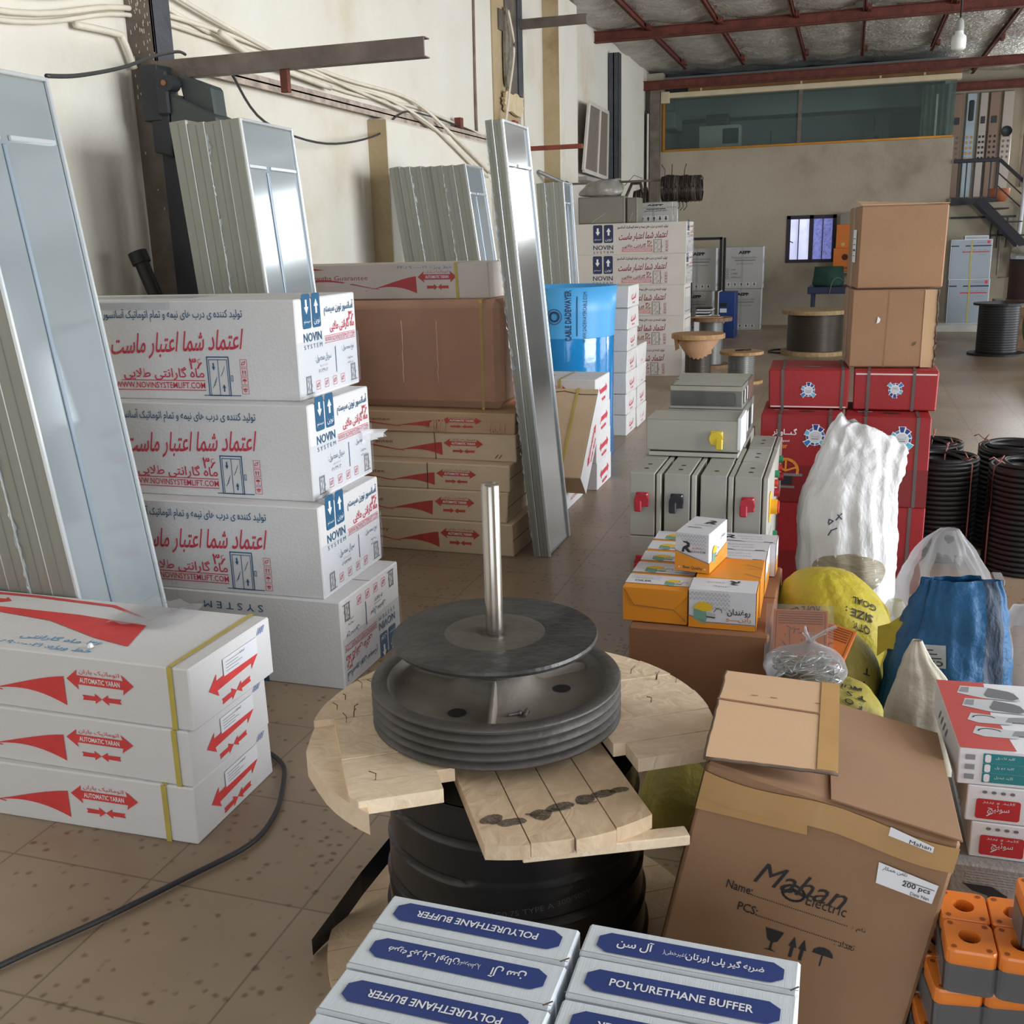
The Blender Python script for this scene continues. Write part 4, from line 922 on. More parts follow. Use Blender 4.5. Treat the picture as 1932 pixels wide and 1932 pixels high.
# wire coils hanging from the bracket, and the plastic bag
def coil_ring(mb, c, r, wdt, n, mat, rw, axis='x', sag=.0):
    pts = []; K = 28
    for i in range(n*K):
        a = 2*pi*i/K; u = (i/(n*K)-.5)*wdt+.006*noise.noise((i*.05, 1, 2)); rr = r*(1+.09*noise.noise((i*.21, 3, wdt*9)))
        y, z = rr*cos(a), rr*sin(a)-(sag*(1-sin(a))*.5)
        pts.append((c[0]+u, c[1]+y, c[2]+z) if axis == 'x' else (c[0]+y, c[1]+u, c[2]+z))
    mb.tube(pts, rw, mat, 5)
dk = M('oily_black_wire', (52, 44, 40), .45, .1, .3, 20)
b = thing('wire_coil', 'wide bundle of black wire coils hanging from the corner bracket before the back wall', 'wire coil', (-1.86, 12.25, 2.03))
for i in range(9):
    m = MB(); coil_ring(m, (-.2+.05*i, 0, 0), .145+random.uniform(-.01, .012), .05, 7, (dk, M('grey_wire', (96, 88, 82), .45, .2, .3, 20))[i % 4 == 3], .005); m.build('coil', b)
m = MB(); [m.tube([(x, -.13, .12), (x+.01, -.15, .2), (x+.03*s, -.15, .26)], .005, dk, 5) for x, s in ((-.18, -1), (-.1, .3), (.04, 1))]; [m.tube([(x, -.1, -.1), (x+.02, -.14, -.2), (x-.02, -.13, -.24)], .005, dk, 5) for x in (-.02, .02, .06)]; m.build('loose_ends', b)
m = MB(); m.box(-1.32, .25, -.012, .012, .09, .115, steel, .003); m.build('bracket_bar', b)
b = thing('wire_coil', 'long black and grey wire coil drooping over the narrow grey steel box', 'wire coil', (-2.33, 12.2, 2.0))
gw = M('grey_wire')
for i in range(5):
    m = MB(); coil_ring(m, (-.05+.03*i, -.02, -.08), .1+.008*i, .03, 5, (dk, gw)[i % 2], .006, 'x', .22); m.build('coil', b)
m = MB(); m.tube([(-.17, -.1, -.3), (-.15, -.1, -.05), (-.08, -.1, .1), (.02, -.1, .1), (.06, -.1, -.05)], .018, dk, 8); m.tube([(-.22, -.12, -.3), (-.2, -.12, 0), (-.19, -.12, .12)], .004, dk, 5); m.tube([(-.16, -.12, .08), (-.05, -.12, .19), (.05, -.12, .15)], .004, gw, 5); m.build('loose_loop', b)
def sack(name, mat, rings, n=40, m=30, amp=.02, fs=6., seed=0, fold=0., caps=True, smooth=True):
    """lofted soft bag; rings: (cx,cy,z,rx,ry[,rot]) from the base up, creased by noise"""
    R = []
    K = len(rings)-1
    for j in range(m+1):
        t = j/m*K; i = min(int(t), K-1); f = t-i
        p = [rings[max(i-1, 0)], rings[i], rings[i+1], rings[min(i+2, K)]]
        R.append([.5*((2*p[1][q])+(p[2][q]-p[0][q])*f+(2*p[0][q]-5*p[1][q]+4*p[2][q]-p[3][q])*f*f+(3*p[1][q]-p[0][q]-3*p[2][q]+p[3][q])*f**3) for q in range(5)])
    vs = []
    for j, (cx, cy, z, rx, ry) in enumerate(R):
        for i in range(n):
            a = 2*pi*i/n; P = Vector((cx+max(rx, .002)*cos(a), cy+max(ry, .002)*sin(a), z))
            w = Vector((cos(a), sin(a), 0)); s = P*fs+Vector((seed*7.3, 0, 0))
            d = noise.noise(s)*amp+abs(noise.noise(s*2.3))*amp*.7-abs(noise.noise(Vector((a*2.2+seed, z*3+a, seed))))*fold
            k = min(1, max(rx, ry)/.08); P += w*d*k; P.z = max(rings[0][2], P.z+noise.noise(s+Vector((9, 2, 4)))*amp*.5*(j > 0)); vs.append(P)
    fs_ = [[j*n+i, j*n+(i+1) % n, (j+1)*n+(i+1) % n, (j+1)*n+i] for j in range(m) for i in range(n)]
    if caps: fs_ += [list(range(n))[::-1], [m*n+i for i in range(n)]]
    mb = MB(); mb.add(vs, fs_, mat, smooth); return mb
greybag = M('grey_plastic_bag', (136, 132, 126), .3, 0, .25, 10, .3, 25)
mb = sack('plastic_bag', greybag, [(0, 0, .0, .1, .08), (0, 0, .02, .22, .12), (.02, 0, .09, .22, .13), (.05, 0, .16, .15, .1), (.16, 0, .19, .05, .04), (.2, 0, .17, .03, .03)], 36, 18, .03, 8, 2)
tag(mb.build('plastic_bag', None, (-2.66, 11.6, 1.95)), 'crumpled grey plastic bag lying on the wide grey steel box', 'bag')

# ------------------------------------------------------------------ cable spools in the middle distance
spw = mat_wood('spool_wood', (150, 112, 74), (190, 152, 108), (1, 8, 1)); spd = mat_wood('dark_spool_wood', (104, 78, 56), (140, 108, 80), (1, 8, 1))
rope = M('steel_rope', (112, 112, 108), .4, .6, .15, 4, stretch=(1, 1, 60)); rope_d = M('oiled_rope', (62, 54, 46), .4, .4, .2, 4, stretch=(1, 1, 60))
def wind(mb, r, z0, z1, mat, pitch=.012, n=40):
    k = max(4, int((z1-z0)/pitch)); prof = []
    for i in range(k): z = z0+(z1-z0)*i/k; d = (z1-z0)/k; prof += [(r-.003, z), (r, z+d*.3), (r, z+d*.7)]
    prof.append((r-.003, z1)); mb.lathe(prof, mat, n)
def spool(name, label, loc, rf, rc, h, th, wood, rmat, cat='cable spool', group=None, slats=True):
    t = thing(name, label, cat, loc, 0, group); n = 40
    for nm, z0 in (('flange', 0), ('flange', h-th)):
        m = MB(); m.lathe([(0, z0), (rf, z0), (rf*1.003, z0+th/2), (rf, z0+th), (0, z0+th)], wood, n, None, False)
        if slats:
            for i in range(5): y = -rf*.7+i*rf*.35; x = math.sqrt(max(0, rf*rf-y*y))*.98; m.box(-x, x, y-.002, y+.002, z0+th-.001, z0+th+.001, seam, .0003)
        m.build(nm, t)
    m = MB(); wind(m, rc, th, h-th, rmat); m.build('rope_winding', t)
    return t
t = spool('cable_spool', 'wooden cable spool draped with torn brown paper, in front of the far carton stack', (-1.4, 10.45, 0), .265, .13, .56, .045, spw, rope_d)
m = MB(); pap = M('brown_paper', (182, 142, 108), .8, 0, .1, 8, .2, 30)
n = 22; vs = []
for i in range(n):
    a = RAD(200)+RAD(150)*i/(n-1); d = .16*sin(pi*i/(n-1))**.8; vs += [(.20*cos(a), .20*sin(a), .515), (.215*cos(a), .215*sin(a), .5-d*.5), (.17*cos(a), .17*sin(a), .49-d-.015*(i % 2))]
m.add(vs, [[i*3+k, (i+1)*3+k, (i+1)*3+k+1, i*3+k+1] for i in range(n-1) for k in range(2)], pap, True)
m.add([(-.23, -.08, .515), (-.19, -.12, .515), (-.17, -.1, .42), (-.22, -.06, .39)], [[0, 1, 2, 3]], pap); m.lathe([(.135, .36), (.137, .51)], pap, 24); m.build('torn_paper', t)
t = spool('cable_spool', 'grey rope spool with a dark top, half hidden behind the paper draped spool', (-1.5, 12.3, 0), .24, .14, .58, .04, spd, rope)
b = MB(); b.prism([(-.2, -.1), (.12, -.12), (.16, .02), (.05, .1), (-.15, .08)], 0, .006, pap); tag(b.build('paper_scrap', None, (-1.52, 12.25, .582)), 'torn brown paper scrap on the half hidden grey spool', 'paper')
t = spool('cable_spool', 'small wooden spool of bright steel rope beside the dusty metal boxes', (-1.02, 11.0, 0), .225, .14, .33, .03, spw, rope)
b = MB(); b.tube([(-.06, -.05, .01), (.0, -.07, .015), (.1, -.06, .02), (.05, -.03, .01)], .008, black, 6); tag(b.build('cable_scrap', None, (-1.02, 11.0, .331)), 'short black cable scrap lying on the small steel rope spool', 'cable')
spool('cable_spool', 'large wooden spool of dark rope in front of the work table by the back wall', (-.37, 13.85, 0), .42, .345, .56, .05, mat_wood('old_spool_wood', (140, 118, 84), (172, 148, 108), (1, 8, 1)), rope_d)
pipe('cable_loop', 'black cable loop lying on the floor left of the large wooden spool', 'cable', [(-.78+.17*cos(a), 14.0+.22*sin(a), .012) for a in [RAD(20+36*i) for i in range(10)]], .01, black)
t = thing('cable_spool', 'black plastic cable spool standing on the floor near the grey appliance cartons', 'cable spool', (1.78, 13.9, 0))
for z0, r in ((0, .33), (.60, .30)):
    m = MB(); m.lathe([(0, z0), (r, z0), (r, z0+.025), (0, z0+.05)], black, 36, None, False); m.build('flange', t)
m = MB(); wind(m, .235, .03, .61, M('black_hose', (20, 20, 22), .45, 0, .1, 8), .03); m.build('cable_winding', t)

# ------------------------------------------------------------------ work table corner by the back wall
t = thing('work_table', 'dark blue work table behind the large wooden spool', 'table', (-.02, 16.6, 0)); nb = M('dark_blue_metal', (40, 48, 78), .5, .1, .1, 4)
m = MB(); m.box(-.55, .6, -.35, .4, .62, .72, nb, .008); m.build('table_top', t)
for x in (-.5, .52):
    for y in (-.3, .33): m = MB(); m.box(x, x+.05, y, y+.05, 0, .62, nb, .004); m.build('leg', t)
b = sack('green_bag', M('dark_green_cloth', (30, 66, 56), .85, 0, .2, 8, .2, 40), [(0, 0, 0, .1, .1), (0, 0, .01, .22, .17), (0, 0, .12, .22, .16), (.0, 0, .24, .21, .1), (.0, 0, .29, .2, .03)], 36, 16, .02, 6, 4)
tag(b.build('green_bag', None, (-.28, 16.55, .721)), 'dark green cloth bag on the blue work table', 'bag')
t = thing('bench_machine', 'white bench machine with a black lever on the blue work table', 'machine', (.22, 16.5, .721))
m = MB(); m.box(-.13, .25, 0, .25, 0, .47, M('machine_white', (196, 198, 190), .4, .1), .02); m.build('housing', t); m = MB(); m.box(-.09, -.05, -.05, -.0, .1, .38, label_w, .004); m.box(-.2, -.05, -.22, -.2, .26, .28, label_w, .003); m.build('guide_bar', t); m = MB(); m.box(-.02, .015, -.08, -.0, .02, .2, black, .005); m.box(-.12, .1, -.14, -.02, .0, .02, label_w, .004); m.build('lever', t)
pipe('cord', 'thin grey cord curving down over the edge of the blue work table', 'cord', [(-.05, 16.4, .79), (-.14, 16.35, .85), (-.22, 16.26, .8), (-.26, 16.2, .6)], .006, gw)
orb = M('orange_card', (206, 112, 32), .55, 0, .08, 4); wsh = thing('wall_shelf', 'narrow grey wall shelf carrying the orange cartons', 'shelf', (.1, 18.15, .86)); m = MB(); m.box(-.33, .5, -.28, .14, 0, .03, gbox, .003); m.build('board', wsh)
for x in (-.25, .4): m = MB(); m.box(x, x+.03, -.2, .14, -.16, 0, gbox, .003); m.build('bracket', wsh)
c = Carton((.25, 17.95), .892, .5, .28, .36, 0, orb); f = c.face('front'); f.ell(c.mb, .18, .22, .05, .05, M('dark_hole', (80, 36, 20), .8)); f.ell(c.mb, .19, .22, .03, .04, M('dark_hole')); f.rect(c.mb, .03, .03, .42, .07, M('brown_print', (140, 78, 26), .7)); c.done('orange_carton', 'orange carton with a round hole on the wall shelf, below the two slim ones', 'carton')
for x, nm in ((-.0, 'slim orange carton with a yellow spot standing on the lower orange carton'), (.24, 'slim orange carton half hidden behind the tall brown boxes')):
    c = Carton((x, 17.97), 1.253, .22, .25, .37, 0, orb); f = c.face('front'); f.ell(c.mb, .11, .06, .03, .03, strap_y); c.done('orange_carton', nm, 'carton')
b = MB(); b.prism([(-.2, 0), (.22, 0), (.22, .15), (.1, .16), (-.1, .2), (-.2, .14)], 0, .12, gbox, Matrix.Rotation(pi/2, 4, 'X')); tag(b.build('loose_lid', None, (.03, 18.1, 1.625)), 'dull grey metal lid lying on the slim orange cartons', 'lid')  # loose grey lid lying on the cartons

# ------------------------------------------------------------------ right rear: appliance cartons, stair, posters
def appl(fx, fy, z, nm, H, yaw=0.):
    c = Carton((fx, fy), z, .57, .5, H, yaw, M('silver_blue_card', (156, 166, 176), .4, .1, .05, 3), .01, .004); f, mb = c.face('front'), c.mb
    for u0, u1 in ((.0, .11), (.20, .27), (.28, .56)): f.rect(mb, u0, H*.83, u1, H*.86, navy_p)
    f.rect(mb, .16, H*.68, .54, H*.705, red_p); [f.line(mb, [(.3+.08*i, H*.74), (.34+.08*i, H*.74)], .005, grey_p) for i in range(3)]
    f.rect(mb, .5, H*.90, .54, H*.97, red_y); f.text(mb, fa('لوازم آسانسور'), .42, H*.93, black_p, w=.12, h=.02); f.line(mb, [(.4, H*.62), (.5, H*.62)], .004, grey_p)
    c.strap(.28, .02, strap_y); f.frame(mb, 0, 0, f.w, f.h, .008, label_w, .0006); c.done('appliance_carton', nm, 'carton', 'grey appliance cartons by the back wall')
appl(2.05, 17.35, .10, 'grey appliance carton with a blue band, lower one of the pair by the back wall', .66); appl(2.04, 17.35, .762, 'grey appliance carton with a blue band, upper one of the pair by the back wall', .58, .5)
b = MB(); b.box(-.55, .6, -.45, .48, 0, .10, M('sunlit_step', (224, 226, 220), .4), .004); b_ = tag(b.build('sunlit_step', None, (1.75, 17.4, 0)), 'low floor step under the grey appliance cartons, coloured white as if sunlit', 'plinth')  # raised floor step, its white stands in for sunlight on it
c = Carton((1.98, 17.4), 1.345, .32, .3, .05, 0, M('silver_blue_card')); c.face('front').frame(c.mb, .0, 0, .32, .05, .012, label_w); c.done('flat_carton', 'flat grey carton on top of the upper appliance carton', 'carton')
c = Carton((2.42, 15.6), 0, .48, .4, .55, 0, M('grey_box_card', (128, 122, 116), .7, 0, .06, 4)); f = c.face('front'); f.line(c.mb, [(.2, .2), (.2, .27), (.24, .3), (.3, .3), (.34, .27), (.34, .2)], .045, black_p); f.rect(c.mb, .28, .1, .42, .12, black_p); c.done('grey_carton', 'dull grey carton with a black arch logo behind the black spool', 'carton')
t = thing('wooden_crate', 'brown wooden crate standing under the dark wound spool', 'crate', (2.45, 14.6, 0)); m = MB(); m.box(-.35, .5, -.05, .5, 0, .6, spd, .006); m.box(-.36, .51, -.06, -.05, .52, .6, spw, .003); m.build('crate_body', t)
t = thing('wound_spool', 'maroon wound spool with a foil collar on the wooden crate', 'cable spool', (2.32, 14.75, .602)); m = MB(); wind(m, .36, .02, .5, M('maroon_winding', (70, 50, 50), .7, 0, .2, 9), .02); m.lathe([(.0, 0), (.37, 0), (.37, .02)], spd, 36); m.build('winding', t)
m = MB(); m.lathe([(.362, .5), (.365, .51), (.36, .58), (.3, .6)], M('foil_band', (200, 206, 214), .25, .8), 36); m.lathe([(.364, .49), (.366, .515)], navy_p, 36); m.build('foil_collar', t); m = MB(); m.lathe([(.3, .58), (.36, .62), (.34, .66), (.2, .68), (0, .68)], M('worn_white', (190, 188, 176), .7, 0, .25, 12), 30); m.build('worn_top', t)
b = MB(); b.tube([(2.26, 18.285, .78), (2.25, 18.285, 1.45), (2.36, 18.285, 1.48), (2.41, 18.285, 1.4), (2.43, 18.285, .75), (2.28, 18.285, .74)], .012, M('worn_white'), 6); tag(b.build('bent_bracket'), 'worn white bent wire bracket on the back wall behind the maroon spool', 'bracket')
t = thing('green_wheel', 'green wheel cut off by the frame edge, on the floor beyond the coils', 'wheel', (2.3, 12.3, .48)); m = MB(); mt = Matrix.Rotation(pi/2, 4, 'X'); gm = M('green_paint', (34, 108, 78), .5, 0, .1, 5); m.lathe([(.40, -.06), (.48, -.06), (.48, .06), (.40, .06)], gm, 40, mt, True, True); m.lathe([(.0, -.04), (.36, -.02), (.40, -.05), (.40, .02), (.0, .02)], M('dark_green', (28, 62, 50), .6), 40, mt); m.build('rim', t)  # green wheel with a darker disc inside its rim
# stair landing, railing, stringer
t = thing('stair_railing', 'black steel railing of the mezzanine landing and stair', 'railing', (1.48, 18.26, 0)); m = MB()
rb = M('black_rail_paint', (32, 32, 40), .45, .2, .1, 6)
m.box(0, .66, -.03, .03, 2.5, 2.56, rb, .006); m.build('top_rail', t); m = MB(); m.box(0, .66, -.03, .03, 1.9, 1.97, rb, .006); m.build('bottom_rail', t)
for i in range(6): m = MB(); x = .08+.115*i; m.box(x-.01, x+.01, -.01, .01, 1.97, 2.5, rb, .002); m.build('baluster', t)
m = MB(); m.tube([(.66, 0, 2.53), (1.7, -.1, 1.55)], 0, rb, flat=(.05, .05)); m.tube([(.66, 0, 2.33), (1.7, -.1, 1.35)], 0, rb, flat=(.02, .02)); m.tube([(.66, 0, 2.14), (1.7, -.1, 1.16)], 0, rb, flat=(.02, .02)); m.build('sloping_rail', t)
t = thing('stair', 'black steel stair going down from the mezzanine landing at the frame edge', 'stair', (1.48, 18.2, 0)); m = MB(); m.tube([(0, 0, 1.92), (.36, 0, 1.92), (1.9, -.1, .35)], 0, rb, flat=(.06, .12)); m.build('stringer', t)
m = MB(); m.tube([(.36, -.55, 1.92), (1.9, -.65, .35)], 0, rb, flat=(.06, .12)); m.build('stringer', t)
for i in range(6): m = MB(); x = .55+.2*i; z = 1.78-.2*i; m.box(x, x+.22, -.62, .0, z, z+.02, rb, .003); m.build('tread', t)
b = MB(); b.box(1.5, 2.45, 18.27, 18.29, 1.66, 1.69, rb, .002); [b.box(x, x+.015, 18.27, 18.285, 1.2, 1.67, rb, .002) for x in (2.1, 2.2, 2.33)]; b.box(2.1, 2.45, 18.27, 18.285, 1.38, 1.41, rb, .002)
tag(b.build('iron_grille'), 'thin black iron grille below the mezzanine landing', 'grille')
t = thing('clay_pot', 'terracotta pot on the mezzanine landing behind the railing', 'pot', (2.25, 19.0, 1.902)); m = MB(); m.lathe([(0, 0), (.1, 0), (.17, .12), (.175, .22), (.155, .22), (.15, .13), (.0, .05)], M('terracotta', (178, 106, 74), .7, 0, .1, 6), 28); m.build('pot_body', t)
b = MB(); b.cyl((2.46, 18.16, .0), (2.56, 18.16, 3.8), .035, M('white_pipe', (200, 204, 206), .4), 12); tag(b.build('white_pipe'), 'tall white pipe rising beside the mezzanine posters', 'pipe')
ss = M('brushed_panel', (164, 156, 148), .35, .4, .12, 2, stretch=(1, 1, .15)); ssd = M('bronze_panel', (128, 106, 92), .4, .3, .15, 2, stretch=(1, 1, .15)); bluish = M('bluish_panel', (150, 164, 174), .3, .4, .15, 2)
for i, (x, w, dm, lab) in enumerate(((1.68, .2, ssd, 'bronze lift button panel just right of the office corner'), (1.92, .16, bluish, 'bluish lift button panel with a long dark display'), (2.12, .13, ss, 'narrow silver lift panel with large oval buttons'), (2.30, .17, ssd, 'bronze lift panel with a small square screen'), (2.52, .18, ss, 'silver lift panel with a big round speaker'))):
    t = thing('button_panel', lab, 'lift panel', (x, 20.93, 2.0)); m = MB(); m.box(-w/2, w/2, 0, .04, .05, 1.82, dm, .01); m.build('plate', t)
    m = MB(); (m.box(-w*.28, w*.28, -.008, 0, 1.35, 1.7, black, .02) if i == 1 else m.box(-w*.28, w*.28, -.008, 0, 1.3, 1.42, hd, .004) if i < 4 else m.lathe([(0, .0), (.09, 0), (.09, .012)], hd, 20, Matrix.Translation((0, -.01, 1.15)) @ Matrix.Rotation(pi/2, 4, 'X'))); m.build('display', t)
    m = MB(); [m.box(sx*w*.22-.018, sx*w*.22+.018, -.008, 0, .7+.09*k, .74+.09*k, (steel, gold, black, black, steel)[i], .004) for k in range(5) for sx in (-1, 1)]; m.build('buttons', t)

# ------------------------------------------------------------------ red governor cartons and the two big brown ones
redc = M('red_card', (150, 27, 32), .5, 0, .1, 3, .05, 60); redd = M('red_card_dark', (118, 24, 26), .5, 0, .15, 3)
eb1, eb2, eb3 = M('emblem_navy', (40, 60, 140), .6), M('emblem_blue', (40, 120, 190), .6), M('emblem_light', (90, 180, 220), .6)
def emblem(f, mb, u, v, r):
    f.ell(mb, u, v, r*.62, r*.62, white_p, 24, .001)
    for i in range(11):
        a = pi/2+2*pi*i/11; L = (1.0, .72, .86, .70, 1.02, .72, .7, 1.0, .7, .74, .9)[i]; w = .24
        def ring(r0, r1, ww, mat, off): f.poly(mb, [(u+r*q*cos(a+s*ww), v+r*q*sin(a+s*ww)) for q, s in ((r0, -1), (r1, -1), (r1, 1), (r0, 1))], mat, off)
        ring(.50, L+.05, w+.05, white_p, .0011); ring(.55, L, w-.03, (eb1, eb2, eb3, eb1, eb2)[i % 5], .0014)
    f.ell(mb, u, v, r*.46, r*.46, M('emblem_grey', (205, 208, 214), .5), 22, .0016); f.text(mb, fa('آرمینتا'), u, v+r*.04, grey_p, w=r*.6, off=.002); f.line(mb, [(u-r*.25, v-r*.18), (u+r*.25, v-r*.18)], r*.06, grey_p, .002)
GFA = fa('گـــاورنر')
GR = 'red governor cartons'
def redbig(x1, y, z, nm, art, yaw=0.):
    c = Carton((x1, y), z, .335, .385, .379, yaw, redc, .004, .003); f, mb = c.face('front'), c.mb
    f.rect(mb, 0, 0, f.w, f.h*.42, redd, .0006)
    if art:
        f.text(mb, GFA, .10, f.h*.80, white_p, w=.10, h=.035, bold=.02); f.text(mb, 'Over speed', .09, f.h*.70, white_p, w=.06, h=.013); f.text(mb, 'Governor', .07, f.h*.645, M('gov_orange', (226, 140, 50), .6), w=.085, h=.022, bold=.03)
        emblem(f, mb, .225, f.h*.76, .052)
        for r0 in (.05,): f.line(mb, [(.11+r0*cos(RAD(a)), f.h*.36+r0*sin(RAD(a))) for a in range(-10, 200, 15)], .012, M('gov_orange'), .001); [f.line(mb, [(.11, f.h*.36), (.11+.045*cos(RAD(a)), f.h*.36+.045*sin(RAD(a)))], .008, M('gov_orange'), .001) for a in (20, 90, 150)]
        f.rect(mb, .05, f.h*.30, .18, f.h*.33, grey_p, .001); f.rect(mb, .09, f.h*.2, .14, f.h*.3, black_p, .001); f.rect(mb, .085, f.h*.16, .15, f.h*.185, grey_p, .001)
    t = c.face('top'); t.line(mb, [(0, t.h*.5), (t.w, t.h*.5)], .003, redd); t.ell(mb, t.w*.55, t.h*.25, .035, .016, black_p); t.rect(mb, .05, .1, .11, .13, grey_p)
    c.strap(.05 if art else .06, .013, strap_g); c.strap(.255, .013, strap_g); c.done('governor_carton', nm, 'carton', GR)
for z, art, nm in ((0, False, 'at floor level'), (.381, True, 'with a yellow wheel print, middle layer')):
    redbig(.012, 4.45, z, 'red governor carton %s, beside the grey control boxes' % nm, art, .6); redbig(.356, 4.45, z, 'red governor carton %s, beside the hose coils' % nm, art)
def redtop(fx, fy, yaw, nm, fl):
    c = Carton((fx, fy), .764, .335, .36, .168, yaw, redc, .005, .003); f = c.face('front'); f2 = f.turned() if fl else f
    emblem(f2, c.mb, f.w*.5, f.h*.47, .036); f.line(c.mb, [(.01, f.h*(.91 if fl else .05)), (f.w-.01, f.h*(.91 if fl else .05))], .006, M('white_crease', (226, 200, 196), .7))
    t = c.face('top'); t.line(c.mb, [(0, t.h*.5), (t.w, t.h*.5)], .003, redd); t.ell(c.mb, t.w*.55, t.h*.3, .04, .018, grey_p)
    c.strap(.028 if not fl else .095, .012, strap_g); c.strap(.275, .012, strap_g); c.done('governor_carton', nm, 'carton', GR)
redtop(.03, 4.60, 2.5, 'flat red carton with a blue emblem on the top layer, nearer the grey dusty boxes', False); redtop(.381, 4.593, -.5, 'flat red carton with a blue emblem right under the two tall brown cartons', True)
def brownbox(fx, fy, z, W, D, H, yaw, nm, lower):
    c = Carton((fx, fy), z, W, D, H, yaw, kraft, .006, .005); f, mb = c.face('front'), c.mb; l = c.face('left')
    if lower:
        f.rect(mb, f.w-.05, 0, f.w, f.h, kraft_l, .0007)
        for u, v in ((.105, .185), (.255, .09)): m = c.part('torn_spot') if u < .2 else m; f.poly(m, [(u, v), (u+.012, v+.006), (u+.015, v+.02), (u+.004, v+.03 if u < .2 else v+.016)], label_w if u < .2 else seam, .002)
        f.line(mb, [(f.w*.42, 0), (f.w*.44, f.h)], .002, kraft_d); m = c.part('torn_edge'); e = c.face('right')
        pts = [e.P(.0, e.h*k/24, .0) + Vector((random.uniform(.0, .006), -.002, 0)) for k in range(25)]; m.tube(pts, .004, seam, 5)
    else:
        m = c.part('paper_label'); l.rect(m, l.w*.52, l.h*.32, l.w*.80, l.h*.72, label_w, .002); [l.line(m, [(l.w*.57, l.h*(.4+.07*k)), (l.w*.74, l.h*(.4+.07*k))], .008 if k == 1 else .003, black_p, .003) for k in range(4)]
        m = c.part('lid_flap'); t = c.face('top'); m.hexa({'flb': t.P(.0, 0, .001), 'frb': t.P(t.w, 0, .001), 'frt': t.P(t.w, 0, .004), 'flt': t.P(0, 0, .004), 'blb': t.P(0, .15, .02), 'brb': t.P(t.w, .15, .001), 'brt': t.P(t.w, .15, .005), 'blt': t.P(0, .15, .024)}, kraft_l, .0005)
    m = c.part('clear_tape'); l.rect(m, l.w*.42, 0, l.w*.58, l.h, film, .0015); c.done('brown_carton', nm, 'carton')
brownbox(.361, 4.697, .936, .338, .365, .324, 5.5, 'tall plain brown carton with torn right edge, resting on the red cartons', True); brownbox(.385, 4.80, 1.262, .352, .34, .342, 7.5, 'tall plain brown carton with a white side label, topmost above the red cartons', False)

# ------------------------------------------------------------------ grey control boxes with sockets
cb = M('control_box_grey', (160, 159, 152), .5, .1, .06, 5); cbl = M('control_box_lid', (176, 174, 165), .45, .1, .05, 5); gap = M('dark_gap', (40, 36, 32), .8)
sock = {'red': M('red_socket', (170, 36, 52), .4, 0, .08, 20), 'black': M('black_socket', (38, 38, 46), .4, 0, .08, 20), 'yellow': M('yellow_socket', (216, 190, 46), .4, 0, .08, 20)}
swy = M('switch_yellow', (240, 180, 30), .4); swr = M('switch_red', (206, 60, 40), .4); swg = M('switch_green', (30, 130, 90), .4)
def socket(par, x, y, z, col, flip=False):
    m = MB(); k = sock[col]; s = -1 if flip else 1
    m.box(x-.022, x+.024, y-.008, y, z-.026, z+.026, k, .003); m.cyl((x, y-.02, z), (x, y-.006, z), .025, k, 20); m.box(x-.012*s-.013, x-.012*s+.013, y-.024, y-.01, z-.042, z, k, .004)
    for a in (-.017, .019): m.cyl((x+a, y-.010, z+.02*(1 if a > 0 else -1)), (x+a, y-.007, z+.02*(1 if a > 0 else -1)), .003, label_w, 6)
    m.build('socket', par)
def control(x, y, z, label, holes=2, sk=None, side=None, group='grey control boxes'):
    t = thing('control_box', label, 'control box', (x, y, z), 0, group); D, H = .25, .231
    m = MB(); m.box(0, .09, 0, D, 0, H, cb, .003)
    for k in range(holes): m.lathe([(0, 0), (.009, 0)], gap, 14, Matrix.Translation((.047, .075+.07*k, H+.0006)), False)
    m.build('body', t)
    m = MB(); m.box(.09, .095, .004, D-.004, .004, H-.004, gap, .0005); m.box(.095, .113, 0, D, .002, H-.002, cbl, .003); m.build('lid', t)
    if sk: socket(t, .045, -.0005, .135, sk)
    if side == 'rotary':
        m = MB(); m.box(.113, .118, .05, .115, .06, .16, swy, .003); m.cyl((.118, .083, .11), (.14, .083, .11), .026, swy, 20); m.cyl((.14, .083, .11), (.146, .083, .11), .022, swr, 20); m.build('rotary_switch', t)
    if side == 'buttons':
        m = MB(); m.cyl((.113, .08, .17), (.128, .08, .17), .014, swg, 14); m.cyl((.113, .08, .135), (.126, .08, .135), .014, swr, 14); m.cyl((.113, .08, .1), (.132, .08, .1), .016, sock['red'], 14); m.build('push_buttons', t)
xs = (-.70, -.578, -.452, -.333); cols = ('leftmost', 'second', 'third', 'rightmost')
rows = ((3.5, 'front row'), (3.76, 'second row'), (4.03, 'rear row'))
for r, (y, rn) in enumerate(rows):
    for k, x in enumerate(xs):
        for l, ln in enumerate(('bottom layer', 'middle layer', 'top layer')):
            if l < 2 and ((r and k in (1, 2)) or r == 2): continue
            if r == 2 and k < 3: continue
            sk = {(0, 0): 'red', (0, 1): 'black', (0, 3): 'red'}.get((r, k)) if l == 2 else ('red' if l == 1 and k == 0 else None)
            side = ('rotary' if r == 0 and l == 2 else 'buttons') if k == 3 else None
            what = {'red': 'with a red socket', 'black': 'with a black socket'}.get(sk, 'without a socket')
            control(x+random.uniform(-.002, .002), y, l*.2335, 'grey steel control box %s, %s of the %s, %s' % (what, cols[k], rn, ln), 1 if k == 2 else 2, sk, side)
t = thing('support_box', 'grey steel box under the dusty boxes behind the control boxes', 'box', (-.46, 4.16, 0)); m = MB(); m.box(-.22, .11, -.12, .34, 0, .70, cb, .004); m.build('shell', t)
